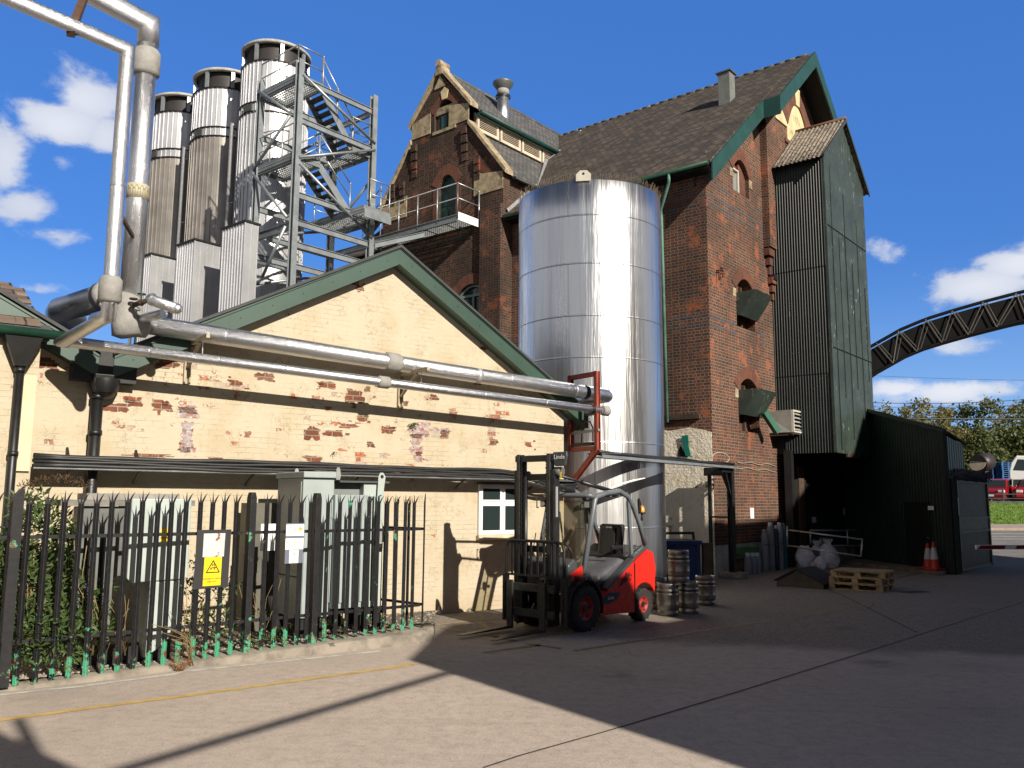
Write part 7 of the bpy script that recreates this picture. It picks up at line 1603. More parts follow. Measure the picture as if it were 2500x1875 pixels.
# mast: two pairs of channels, crossheads, cylinders, chains
zm = 2.74
MX = .50
for s_ in (-1, 1):
    yo = s_*.40
    def chan(x, y, z0, z1, d=.15, w=.055, inn=-1):
        b = MB(); b.box((x-d/2, y-s_*.006, z0), (x+d/2, y+s_*.006, z1)); b.box((x-d/2, y-s_*w, z0), (x-d/2+.018, y-s_*.007, z1)); b.box((x+d/2-.018, y-s_*w, z0), (x+d/2, y-s_*.007, z1)); return b
    chan(MX, yo, .12, zm-.25).obj('outer_channel', MAST, fk)
    chan(MX+.035, yo-s_*.065, .10, zm, .13, .05).obj('inner_channel', MASTL, fk)
    b = MB(); b.cyl((MX-.02, yo-s_*.15, .2), (MX-.02, yo-s_*.15, zm-.35), .035, n=14); b.cyl((MX-.02, yo-s_*.15, zm-.36), (MX-.02, yo-s_*.15, zm-.06), .022, n=12); b.obj('lift_cylinder', MAST, fk)
    b = MB(); yc = yo-s_*.13
    for i in range(44): z = .55+i*.048; b.cbox((MX+.07, yc, z), (.03 if i % 2 else .022, .035 if i % 2 else .026, .042))
    b.obj('lift_chain', M('oily chain', (.02, .019, .017), .45, metal=.4), fk)
for z, h, x in ((zm-.07, .10, MX+.03), (zm-.36, .10, MX-.05), (.30, .12, MX-.02), (1.25, .10, MX-.08)): b = MB(); b.box((x-.04, -.40, z-h/2), (x+.04, .40, z+h/2)); b.obj('crosshead', MAST, fk, bevel=.006)
qh = FO.hit(1367, 1122, 0, MX+.06); b = MB(); b.prism([(MX+.02, qh.y-.10, qh.z-.10), (MX+.02, qh.y+.10, qh.z-.10), (MX+.02, qh.y+.14, qh.z+.05), (MX+.02, qh.y+.13, qh.z+.12), (MX+.02, qh.y-.14, qh.z+.12), (MX+.02, qh.y-.14, qh.z+.02)], (.05, 0, 0)); hb = b.obj('mast_head_badge', GREYP, fk, bevel=.015)
text('lettering', 'Linde', .10, face_mat((MX+.078, qh.y, qh.z+.04), (0, 1, 0), (0, 0, 1)), WHITES, hb)
b = MB(); q = FO.hit(1358, 1217, 0, MX+.12); b.box((MX+.105, q.y-.02, q.z-.28), (MX+.108, q.y+.02, q.z+.18)); b.obj('scale_label', WHITES, fk)
b = MB(); q = FO.hit(1369, 1160, 0, MX+.1); b.box((MX+.10, q.y-.015, q.z-.05), (MX+.105, q.y+.015, q.z+.05)); b.obj('yellow_label', YEL, fk)
# tilt struts from guard to mast head
for s_ in (-1, 1):
    b = MB(); A = Vector((MX-.10, s_*.30, 2.42)); B = Vector((fr0[0]-.55, s_*.40, fr0[2]+.10)); b.tube([A, A.lerp(B, .45), B], .022, 10); b.tube([A.lerp(B, .45), B], .036, 12); b.cyl(A+Vector((0, -.05, 0)), A+Vector((0, .05, 0)), .06, n=14); b.obj('tilt_cylinder', MAST, fk)
b = MB(); b.cyl((MX-.02, .36, 2.46), (MX-.02, .50, 2.46), .075, n=16); b.cyl((MX-.02, .50, 2.46), (MX-.02, .52, 2.46), .045, n=14); b.obj('hose_reel', M('dull alloy reel', (.28, .28, .27), .45, metal=.6), fk)
b = MB(); b.tube([(MX-.12, -.42, 1.9), (MX-.28, -.45, 1.0)], .04, 10); b.tube([(MX-.10, -.1, 1.5), (MX-.2, -.3, .95)], .008, 5); b.tube([(MX-.10, .0, 1.5), (MX-.15, .1, .95)], .008, 5); b.obj('hose', CABLE, fk)
# carriage, load backrest, forks
CX = MX+.17
for z in (.30, .68): b = MB(); b.box((CX, -.52, z-.06), (CX+.05, .52, z+.06)); b.obj('carriage_bar', MASTL, fk, bevel=.006)
b = MB(); b.box((CX-.06, -.25, .22), (CX-.002, -.15, .80)); b.box((CX-.06, .15, .22), (CX-.002, .25, .80)); b.obj('carriage_plate', MAST, fk)
q0 = FO.hit(1236, 1319, 0, CX+.03); q1 = FO.hit(1377, 1327, 0, CX+.03); yl0, yl1 = q0.y, q1.y; zt_ = (q0.z+q1.z)/2+.01; ym = FO.hit(1234, 1400, 0, CX+.03).z
b = MB(); b.tube([(CX+.03, yl0, .18), (CX+.03, yl0, zt_-.12), (CX+.03, yl0+.03, zt_-.03), (CX+.03, yl0+.12, zt_), (CX+.03, yl1-.12, zt_), (CX+.03, yl1-.03, zt_-.03), (CX+.03, yl1, zt_-.12), (CX+.03, yl1, .18)], .024, 10); b.obj('load_backrest', BLACK, fk)
b = MB(); b.beam((CX+.03, yl0+.02, ym), (CX+.03, yl1-.02, ym), .045, .03); b.obj('backrest_rail', BLACK, fk)
for i in range(8): y = yl0+(yl1-yl0)*(i+1)/9; b = MB(); b.beam((CX+.03, y, ym), (CX+.03, y, zt_-.01), .034, .02, (1, 0, 0)); b.obj('backrest_bar', BLACK, fk)
for y, par in ((yl0, 0), (yl1, 0)): b = MB(); b.box((CX+.01, y-.055, .15), (CX+.05, y+.055, ym)); b.obj('backrest_leg', BLACK, fk)
qa = FO.hit(1276, 1515, 2, .05); qb = FO.hit(1345, 1531, 2, .05)
for y in (-.33, .33):
    b = MB(); L = 1.18
    b.prism([(CX+.055, y-.055, .78), (CX+.095, y-.055, .78), (CX+.095, y-.055, .09), (CX+L, y-.055, .055), (CX+L, y-.055, .045), (CX+.055, y-.055, .045)], (0, .11, 0)); b.obj('fork', MASTL, fk, bevel=.004)
b = MB(); b.tube([(CX-.02, .1, .35), (CX+.02, .02, .28), (CX+.02, .12, .45)], .010, 6); b.obj('hose', M('worn hose', (.2, .2, .19), .5), fk)
# ------------------------------------------------------------------ kegs
KEG = M('scuffed stainless keg', (.36, .34, .31), .38, metal=.85, var=.4, scale=7, streak=.3)
KBAND = M('dark keg label band', (.035, .04, .03), .5, var=.5, scale=20)
R, HK = .197, .565
def mk_keg(band):
    t = thing('beer_keg', '', 'beer keg')
    pr = [(R*.9, .0), (R*.97, .02), (R*.97, .075), (R*.93, .085), (R*.93, .10), (R*.985, .11), (R, .15), (R, .17), (R*1.025, .18), (R*1.025, .20), (R, .21), (R, .345), (R*1.025, .355), (R*1.025, .375), (R, .385), (R*.985, .44), (R*.93, .465), (R*.93, .475), (R*.97, .485), (R*.97, .55), (R*.94, .565), (R*.90, .565), (R*.88, .50), (R*.5, .515), (.001, .52)]
    b = MB(); b.lathe(pr, n=36); b.obj('body', KEG, t)
    b = MB(); b.lathe([(R*1.004, .395), (R*.996, .433)], n=36); b.obj('label_band', KBAND, t)
    b = MB(); b.lathe([(.045, .52), (.045, .545), (.03, .55), (.001, .55)], n=14); b.obj('spear_neck', KEG, t)
    for a in (.6, .6+pi): b = MB(); b.M = Matrix.Rotation(a, 4, 'Z'); b.box((R*.965, -.045, .505), (R*.976, .045, .53)); b.obj('hand_hole', DARKVOID, t)
    return t
k0 = mk_keg(True); first = True
def kegat(px, py, lab, z=0, rz=0, P=None):
    global first
    if P is None: P = G(px, py, z); d = Vector((P.x, P.y)).normalized(); P = Vector((P.x+d.x*R, P.y+d.y*R, z))
    M_ = at(P.x, P.y, z, rz); o = k0
    if first: k0.matrix_world = M_; first = False
    else: o = dup(k0, mat=M_)
    o['label'] = lab; o['group'] = 'steel beer kegs behind the forklift'; return P
a = kegat(1631, 1505, 'steel keg at the front left of the stack, beside the forklift tyre', rz=-1.2)
c = kegat(1681, 1500, 'dark steel keg at the front right, under the raised keg', rz=.4)
m_ = G(1652, 1419, HK); 
kegat(0, 0, 'steel keg standing on top of the other kegs', HK+.002, -1.9, Vector((a.x*.55+c.x*.45+.06, a.y*.55+c.y*.45+.10, 0)))
kegat(1605, 1488, 'steel keg half hidden behind the stack and the forklift', rz=.2)
kegat(1723, 1479, 'lone steel keg standing right of the stack', rz=2.4)
# ------------------------------------------------------------------ blue skip and barrier rail
BLUE = M('deep blue container paint', (.008, .028, .12), .5, var=.3, scale=2, streak=.3, spots=((.10, .05, .03), .72, 9))
q0, q1 = G(1555, 1424), G(1712, 1423); ag = atan2(q1.y-q0.y, q1.x-q0.x)
BS = Frame(q1, ag); 
sk = thing('blue_skip', 'blue ribbed steel skip standing behind the kegs', 'skip', BS)
zt = (CAM+ray(1700, 1320)*(q1.y/ray(1700, 1320).y)).z
b = MB(); b.box((-2.9, 0, .05), (0, 1.2, zt-.05)); b.obj('body', BLUE, sk)
b = MB(); b.box((-2.92, -.06, zt-.10), (.03, -.004, zt)); b.box((-2.9, -.003, zt-.047), (.03, 1.24, zt)); b.obj('rim', BLUE, sk, bevel=.008)
for i in range(11): x = -.06-i*.27; b = MB(); b.box((x-.05, -.045, .1), (x+.03, -.003, zt-.105)); b.obj('rib', BLUE, sk, bevel=.008)
p = G(1728, 1422); b = MB(); zt2 = (CAM+ray(1730, 1326)*(p.y/ray(1730, 1326).y)).z; b.box((p.x-.10, p.y, 0), (p.x+.16, p.y+.2, zt2)); tag(b.obj('timber_post', WOODD), 'stout dark timber post between the blue skip and the brick corner', 'post')
p0_, p1_ = q1+Vector((-2.6, .75, 0)), q1+Vector((-.05, .6, 0)); zz = zt+.12
b = MB(); b.tube([p0_+Vector((0, 0, zz)), p1_+Vector((0, 0, zz+.05)), p1_+Vector((.02, 0, zz-.2)), p1_+Vector((.02, 0, .0))], .035, 10); b.cyl(p0_, p0_+Vector((0, 0, zz)), .03, n=8); tag(b.obj('guard_rail', BLACK), 'black tube guard rail above the blue skip', 'rail')
# ------------------------------------------------------------------ gas cylinders against the gable
def cyl_thing(name, lab, x, y, r, h, colr, cap, grp):
    t = thing(name, lab, 'gas cylinder', Frame(BR.w(x, y, 0), BR.ang), grp)
    b = MB(); b.lathe([(r*.92, 0), (r, .03), (r, h-.22), (r*.93, h-.13), (r*.6, h-.06), (r*.35, h-.04)], n=20); b.obj('body', colr, t)
    b = MB()
    b.lathe([(r*.62, h-.075), (r*.66, h), (r*.5, h+.03), (.001, h+.03)], n=16); b.obj('valve_cap', cap, t)
CG = M('grey gas cylinder paint', (.20, .22, .26), .45, var=.2, scale=4); CGL = M('light grey cylinder paint', (.27, .31, .37), .45, var=.2, scale=4); CBK = M('black cylinder paint', (.02, .02, .03), .45); CTL = M('teal cylinder paint', (.03, .13, .17), .45); CAPW = M('white valve cap', (.55, .58, .60), .5, var=.2)
for px, pt, w_, mt, cp, lab in ((1857.5, 1293, 17, CG, CG, 'grey gas cylinder with a grey top, leftmost of the tall ones'), (1873, 1276, 18, CG, CAPW, 'tallest grey gas cylinder with a white cap'), (1886.5, 1283, 13, CBK, CAPW, 'black gas cylinder with a white cap'), (1895, 1276, 16, CGL, CAPW, 'light blue grey gas cylinder with a white cap'), (1906, 1277, 14, CTL, CTL, 'teal gas cylinder at the right end of the row')):
    y = -.30 if mt is not CBK else -.40; q = BR.hit(px, 1340, 1, y); h = BR.hit(px, pt, 1, y).z; cyl_thing('gas_cylinder', lab, q.x, y-.12, w_/2/FPX*24.5*1.02, h-.02, mt, cp, 'tall gas cylinders by the brick gable')
b = MB(); a = BR.hit(1862, 1330, 1, -.55); c = BR.hit(1912, 1330, 1, -.55); b.tube([(a.x, -.56, a.z), ((a.x+c.x)/2, -.60, a.z-.03), (c.x, -.56, a.z)], .008, 5); tag(b.obj('retaining_strap', BLACK, frame=BR), 'dark strap holding the row of tall gas cylinders', 'strap')
for i, px in enumerate((1826, 1838, 1849)):
    y = -.55; q = BR.hit(px, 1390, 1, y); h = BR.hit(px, 1352, 1, y).z; cyl_thing('gas_cylinder', ('short grey gas cylinder, leftmost of the three under the green crate', 'short grey gas cylinder in the middle of the three under the green crate', 'short grey gas cylinder beside the tall grey one')[i], q.x, y, .095, h, CG, CAPW, 'short gas cylinders by the brick gable')
a = BR.hit(1822, 1352, 1, -.45); c = BR.hit(1856, 1336, 1, -.45); b = MB(); GC = M('green plastic crate', (.03, .15, .04), .5, var=.2)
b.box((a.x, -.42, a.z-.02), (c.x, -.40, c.z)); b.box((a.x, -.10, a.z-.02), (c.x, -.08, c.z)); b.box((a.x, -.40, a.z-.02), (a.x+.02, -.10, c.z)); b.box((c.x-.02, -.40, a.z-.02), (c.x, -.10, c.z)); b.box((a.x+.02, -.4, a.z-.02), (c.x-.02, -.10, a.z)); tag(b.obj('plastic_crate', GC, frame=BR), 'green plastic crate behind the short gas cylinders', 'crate')
b = MB(); a = BR.hit(1822, 1395, 1, -.40); b.box((a.x, -.40, 0), (a.x+.75, -.05, c.z-.32)); tag(b.obj('crate_stand', WOODD, frame=BR), 'dark low stand carrying the green crate', 'stand')
# ------------------------------------------------------------------ low hatch cover, pallets
h0, h1 = G(1896, 1431), G(2011, 1439); HF = Frame(h0, atan2(h1.y-h0.y, h1.x-h0.x)); W = (h1-h0).length; D = 1.15
hc = thing('hatch_cover', 'low dark timber hatch cover with a black felt pitched roof', 'hatch cover', HF)
za = HF.hit(1944, 1389, 1, 0).z; xa = HF.hit(1944, 1389, 1, 0).x; ze = HF.hit(2008, 1424, 1, 0).z
b = MB(); b.prism([(0, 0, 0), (W, 0, 0), (W, 0, ze-.02), (xa, 0, za-.03), (0, 0, ze-.0)], (0, D, 0)); b.obj('body', M('stained timber side', (.075, .055, .04), .85, var=.5, scale=4), hc)
b = MB(); b.prism([(-.05, -.05, ze-.02), (xa, -.05, za-.02), (xa, -.05, za+.012), (-.05, -.05, ze+.015)], (0, D+.1, 0)); b.prism([(xa, -.05, za-.02), (W+.05, -.05, ze-.035), (W+.05, -.05, ze-.0), (xa, -.05, za+.012)], (0, D+.1, 0)); b.obj('roof', FELT, hc)
def mk_pallet(mat, name='pallet', parts=True):
    t = thing(name, '', 'pallet') if parts else None
    bs = MB(); L, Wd = 1.2, 1.0
    for i in range(7): y = -Wd/2+.05+i*(Wd-.10)/6; 
    top = MB()
    for i in range(7): y = -Wd/2+.05+i*(Wd-.10)/6; top.box((-L/2, y-.055, .122), (L/2, y+.055, .144))
    for x in (-L/2+.05, 0, L/2-.05): top.box((x-.05, -Wd/2, .10), (x+.05, Wd/2, .1215))
    blk = MB()
    for x in (-L/2+.07, 0, L/2-.07):
        for y in (-Wd/2+.05, 0, Wd/2-.05): blk.box((x-.07, y-.05, .022), (x+.07, y+.05, .0995))
    bot = MB()
    for y in (-Wd/2+.05, 0, Wd/2-.05): bot.box((-L/2, y-.05, 0), (L/2, y+.05, .0215))
    if not parts:
        for o in (blk, bot):
            n0 = len(top.v); top.v += o.v; top.f += [tuple(i+n0 for i in f) for f in o.f]; top.mi += o.mi; top.sm += o.sm
        return top.obj(name, mat)
    top.obj('deck_boards', mat, t); blk.obj('blocks', mat, t); bot.obj('runners', mat, t); return t
pl0 = mk_pallet(WOODP)
pc = G(2075, 1433); pc = Vector((pc.x+.15, pc.y+.55, 0)); pc = HF.w(W+.62, .75, 0); az = HF.ang+.02
for i, (dz, dx, da, lab) in enumerate(((0, 0, .02, 'bottom wooden pallet of the stack beside the hatch cover'), (.146, .03, -.03, 'middle wooden pallet of the stack beside the hatch cover'), (.292, .06, .05, 'pale top wooden pallet of the stack beside the hatch cover'))):
    m_ = at(pc.x+dx, pc.y+dx*.5, dz, az+da) @ Matrix.Diagonal((.95 if i < 2 else 1.1, .95, 1.12, 1)); m_ = at(pc.x+dx, pc.y+dx*.5, dz*1.0, az+da)
    o = pl0 if i == 0 else dup(pl0); o.matrix_world = m_; o['label'] = lab; o['group'] = 'wooden pallets stacked beside the hatch cover'
# ------------------------------------------------------------------ white sacks
SACK = M('white woven sack', (.60, .61, .66), .6, var=.2, scale=9, bmp=.02, bscale=9)
def sack(px, py, w_, h, lab, tied, sd_=0):
    P = G(px, py); r_ = random.Random(sd_); P = Vector((P.x, P.y, 0)); b = MB(); n, m2 = 22, 14; rows = []
    for i in range(m2+1):
        u = i/m2; z = h*u*(1 if not tied else .9)
        rr = w_/2*(.86+.30*sin(pi*min(1, u*1.15+.08)))*(1-(max(0, u-.62)/.38)**1.6*(.62 if tied else .45)); row = []
        for j in range(n): a = 2*pi*j/n; q = rr*(1+.13*sin(3*a+5*u+sd_)+.09*sin(7*a-9*u+sd_)+.05*sin(11*a+14*u)+r_.uniform(-.04, .04)); row.append(b.vert((P.x+q*cos(a), P.y+q*sin(a)*.75, z+.03*sin(2*a+sd_)*u)))
        rows.append(row)
    for A, B in zip(rows, rows[1:]):
        for j in range(n): b.face((A[j], A[(j+1) % n], B[(j+1) % n], B[j]), True)
    b.face(rows[-1])
    if tied:
        tp = Vector((P.x+.03, P.y, h*.86))
        for k in range(9): a = 2*pi*k/9; b.poly([tp+Vector((cos(a)*.05, sin(a)*.05, 0)), tp+Vector((cos(a+.7)*.05, sin(a+.7)*.05, 0)), tp+Vector((cos(a+.6)*.16, sin(a+.6)*.12, .20+.05*r_.random())), tp+Vector((cos(a)*.15, sin(a)*.12, .16))])
    return tag(b.obj('sack', SACK), lab, 'sack', 'white sacks by the dock step')
sack(1967, 1386, .52, .66, 'full white woven sack at the left of the group by the dock', False, 1)
sack(1994, 1383, .40, .72, 'white woven sack standing between the other two by the dock', True, 2)
sack(2022, 1384, .62, .78, 'large white sack with a gathered ear, nearest the pallets', True, 3)
sack(2002, 1390, .42, .36, 'slumped low white sack in front of the others', False, 5)
# ------------------------------------------------------------------ tube rails on the dock
def tubes(name, lab, lines, y, r=.026):
    t = thing(name, lab, 'handrail', BR)
    for nm, pts in lines:
        b = MB(); b.tube([BR.hit(px, py, 1, yy) for px, py, yy in pts], r, 8); b.obj(nm, RAILG, t)
    return t
tubes('handrail', 'galvanised tube barrier sloping out towards the pallets', (('top_rail', ((1922, 1294, -1.0), (2105, 1317, -3.0))), ('bottom_rail', ((1922, 1332, -1.0), (2102, 1358, -3.0))), ('end_post', ((2105, 1317, -3.0), (2102, 1358, -3.0))), ('post', ((1922, 1284, -1.0), (1922, 1336, -1.0)))), -1)
tubes('handrail', 'galvanised tube barrier behind, in front of the dark dock wall', (('top_rail', ((1978, 1295, -.9), (2154, 1295, -1.5))), ('bottom_rail', ((2035, 1332, -.9), (2156, 1332, -1.5))), ('post', ((2068, 1295, -1.2), (2070, 1332, -1.2))), ('end_post', ((2153, 1262, -1.5), (2156, 1333, -1.5))), ('post', ((1978, 1295, -.9), (1979, 1330, -.9)))), -1)
# ------------------------------------------------------------------ traffic cones
CO = M('red traffic cone plastic', (.45, .025, .012), .5, var=.2); CW_ = M('grubby white cone sleeve', (.50, .50, .52), .5, var=.2)
def cone(px, py, h, lab):
    P = G(px, py); t = thing('traffic_cone', lab, 'traffic cone', at(P.x, P.y, .1, .5), 'traffic cones by the shed door')
    b = MB(); b.box((-.21, -.21, 0), (.21, .21, .05)); b.obj('base', CO, t, bevel=.02); r = lambda u: .155-.12*u
    b = MB(); b.lathe([(r(0), .05), (r(.35), h*.38), (r(.80), h*.80), (r(1), h), (.02, h+.005), (.001, h+.005)], n=20); b.obj('cone', CO, t)
    b = MB(); b.lathe([(r(.35)+.004, h*.38), (r(.80)+.004, h*.80)], n=20); b.obj('white_sleeve', CW_, t)
cone(2268, 1397, .74, 'red and white traffic cone on the left by the shed door'); cone(2283, 1400, .80, 'taller red and white traffic cone on the right by the shed door')
# ------------------------------------------------------------------ open yard gate with spiked top
g0, g1 = G(2346, 1401), G(2421, 1383); GF = Frame(g0, atan2(g1.y-g0.y, g1.x-g0.x)); W = (g1-g0).length
yg = thing('yard_gate', 'open dark green boarded gate with a spiked guard along its top', 'gate', GF)
zt = GF.hit(2350, 1173, 1, 0).z; GD = M('dark gate green', (.014, .026, .02), .6, var=.35, scale=2); GL = M('dull olive gate rail', (.075, .09, .065), .6, var=.3)
b = MB(); n = 26
for i in range(n): x = .08+(W-.16)*i/n; b.box((x, .0, .12), (x+(W-.16)/n-.012, .03, zt-.05))
b.obj('boards', GD, yg)
for x in (0, W-.08): b = MB(); b.box((x, -.05, .05), (x+.10, .05, zt)); b.obj('stile', GL, yg)
za, zb = GF.hit(2350, 1266, 1, 0).z, GF.hit(2350, 1299, 1, 0).z
for z in (za, zb): b = MB(); b.box((.1, -.035, z-.04), (W-.08, -.003, z+.04)); b.obj('rail', GL, yg)
b = MB(); b.box((.1, -.012, zb+.045), (W-.08, -.003, za-.045)); b.obj('middle_board', M('dull green board', (.06, .075, .052), .6, var=.25), yg)
b = MB(); b.box((.1, -.03, zt-.06), (W-.08, -.003, zt)); b.obj('rail', GL, yg); b = MB(); b.box((.1, -.03, .06), (W-.08, -.003, .13)); b.obj('rail', GL, yg)
b = MB()
for i in range(30):
    x = .05+(W-.1)*i/29
    for k in range(7): a = 2*pi*k/7+i*.5; o = rng.uniform(-.06, .06); b.beam((x, 0, zt+.16), (x+o, .24*cos(a), zt+.16+.19*sin(a)), .035, .010, (1, 0, 0))
b.cyl((0, 0, zt+.16), (W, 0, zt+.16), .02, n=8); b.obj('spiked_guard', M('dull blue grey vanes', (.07, .08, .11), .45, metal=.4, var=.4), yg)
a = GF.hit(2340, 1228, 1, -.06); b = MB(); b.box((-.10, -.07, a.z-.35), (-.02, -.055, a.z+.15)); b.obj('blank_plate', PAPER, yg)
b = MB(); p = G(2338, 1403); b.box((p.x-.05, p.y-.06, 0), (p.x+.07, p.y+.06, zt+.03)); tag(b.obj('gate_post', GD), 'dark square gate post between the shed and the open gate', 'post')
# ------------------------------------------------------------------ barrier arm
BA = DP(2382, 1336, 22.); BB = DP(2600, 1354, 22.4); ba = thing('barrier_arm', 'white barrier arm with slanting red bands at the yard exit', 'barrier', Frame(BA, atan2(BB.y-BA.y, BB.x-BA.x)))
L = (BB-BA).length+2.2; b = MB(); b.box((0, -.03, -.055), (L, .03, .055)); b.obj('arm', WHITEP, ba, bevel=.006)
for i in range(4): x = .03+i*1.05; b = MB(); b.prism([(x, -.033, -.045), (x+.75, -.033, -.045), (x+.80, -.033, .045), (x+.08, -.033, .045)], (0, .002, 0)); b.obj('red_band', M('red reflective band', (.22, .012, .02), .4), ba)
b = MB(); b.box((L-.1, -.2, -BA.z), (L+.3, .2, .15)); b.obj('cabinet', WHITEP, ba, bevel=.02)
# ------------------------------------------------------------------ covered arched conveyor bridge over the road
CD = 46.
cbz = thing('conveyor_bridge', 'dark arched conveyor bridge with zigzag lattice rising behind the hoist tower', 'bridge')
BKM = M('near black bridge cladding', (.005, .005, .005), .75, var=.4, scale=1, spec=.15); BLT = M('dull lattice steel', (.06, .056, .046), .6, var=.3)
topc = [(2080, 880), (2128, 845), (2200, 804), (2260, 779), (2330, 757), (2400, 737), (2500, 711), (2600, 694), (2720, 682)]
dpt = lambda x: CD-(x-2130)*.006
def smooth(P, n=28):
    out = []
    for i in range(n):
        x = P[0][0]+(P[-1][0]-P[0][0])*i/(n-1)
        for (xa, ya), (xb, yb) in zip(P, P[1:]):
            if xa <= x <= xb+1e-6: out.append((x, ya+(yb-ya)*(x-xa)/(xb-xa))); break
    return out
T = [DP(x, y, dpt(x)) for x, y in smooth(topc)]
B_ = [p+Vector((.15, 0, -1.50)) for p in T]
bw = Vector((.3, 1.6, 0))
for nm, off in (('top_chord', Vector((0, 0, 0))),): b = MB(); b.tube(T, .09, 8); b.obj(nm, BKM, cbz)
b = MB(); b.tube(B_, .10, 8); b.obj('bottom_chord', BKM, cbz)
b = MB(); U = [p+Vector((0, .12, -.17)) for p in T]; L_ = [p+Vector((0, .12, .0)) for p in B_]
for i in range(len(T)-1): b.hexa([L_[i], L_[i+1], L_[i+1]+bw, L_[i]+bw, U[i], U[i+1], U[i+1]+bw, U[i]+bw])
b.obj('cladding', BKM, cbz)
n = len(T)
import bisect
nodes = [2138, 2191, 2258, 2322, 2397, 2478, 2560, 2650]; low = [2170, 2228, 2288, 2352, 2421, 2495, 2580]
def onT(x): i = max(1, min(n-1, next((k for k in range(n) if smooth(topc)[k][0] >= x), n-1))); a, c = smooth(topc)[i-1], smooth(topc)[i]; return T[i-1].lerp(T[i], (x-a[0])/(c[0]-a[0]))
for i, x in enumerate(nodes):
    for k in ((i-1, i) if i else (i,)):
        if k < len(low):
            p, q = onT(x), onT(low[k])+Vector((.1, 0, -1.5)); o = Vector((0, -.10, 0)); b = MB(); b.beam(p+o, q+o, .045, .05); b.beam(p+o+Vector((.22, 0, -.05)), q+o+Vector((.18, 0, .05)), .03, .04); b.obj('lattice_bar', BLT, cbz)
# ------------------------------------------------------------------ overhead wires
def wire(lab, x0, y0, x1, y1, D, r, sag=0):
    p, q = DP(x0, y0, D), DP(x1, y1, D); b = MB(); b.tube([p.lerp(q, i/12)-Vector((0, 0, sag*4*(i/12)*(1-i/12))) for i in range(13)], r, 5); return tag(b.obj('overhead_wire', CABLE), lab, 'overhead wire')
wire('thick black overhead cable low in front of the trees', 2080, 1021, 2760, 1025, 40, .045)
wire('upper black overhead wire crossing the low cloud', 2060, 980, 2700, 955, 55, .022, .4)
wire('thin overhead wire just under the upper one', 2060, 991, 2700, 975, 60, .014, .3)
wire('highest thin overhead wire below the arched bridge', 2060, 913, 2700, 928, 70, .014, .2)
# ------------------------------------------------------------------ roadside trees
def tree(x, y, H, R, lab, leaf, seed, n=3600, birch=False):
    r_ = random.Random(seed); z0 = 2.0; t = thing('tree', lab, 'tree', at(x, y, z0), 'trees behind the car park')
    b = MB(); limbs = []
    def grow(p, d, L, r, lev):
        q = p+d*L; m_ = p.lerp(q, .5)+Vector((r_.gauss(0, .05), r_.gauss(0, .05), 0))*L; b.tube([p, m_, q], [r, r*.8, r*.6], 6 if lev < 2 else 4, False); limbs.append((m_, lev)); limbs.append((q, lev))
        if lev < 3:
            for i in range(4 if lev == 0 else 3):
                a = r_.random()*6.28; nd = (d*.75+Vector((cos(a), sin(a), .15))*(.65 if lev else .55)).normalized(); grow(p.lerp(q, r_.uniform(.45, 1)), nd, L*r_.uniform(.5, .72), r*.55, lev+1)
    grow(Vector((0, 0, 0)), Vector((r_.gauss(0, .04), r_.gauss(0, .04), 1)), H*.42, H*.016, 0); b.obj('trunk', BARK, t)
    c = MB(); pts = [p for p, l in limbs if l >= 1]; cl = []
    for i in range(30):
        u = r_.random(); zz = H*(.24+.74*u); rr = R*(1-.75*max(0, (u-.45)/.55)**1.4)*(.55+.45*min(1, u*3)); a = r_.random()*6.28; k = sqrt(r_.random()); cl.append((Vector((rr*k*cos(a), rr*k*sin(a), zz)), r_.uniform(.5, 1.0)*R*.36))
    cl.append((Vector((0, 0, H*.97)), R*.16)); cl.append((Vector((.1*R, 0, H*.90)), R*.24))
    for p in pts[::2]: cl.append((p*1.0, R*.22))
    for i in range(n):
        cc, rr = cl[r_.randrange(len(cl))]; v = Vector((r_.gauss(0, .5), r_.gauss(0, .5), r_.gauss(0, .45)))*rr; q = cc+v; s = r_.uniform(.10, .20); d = Vector((r_.gauss(0, 1), r_.gauss(0, 1), r_.gauss(0, .7))).normalized(); e = d.cross(Vector((r_.gauss(0, 1), r_.gauss(0, 1), r_.gauss(0, 1)))).normalized()
        c.poly([q-d*s, q+e*s*.55, q+d*s, q-e*s*.55])
    c.obj('crown', leaf, t)
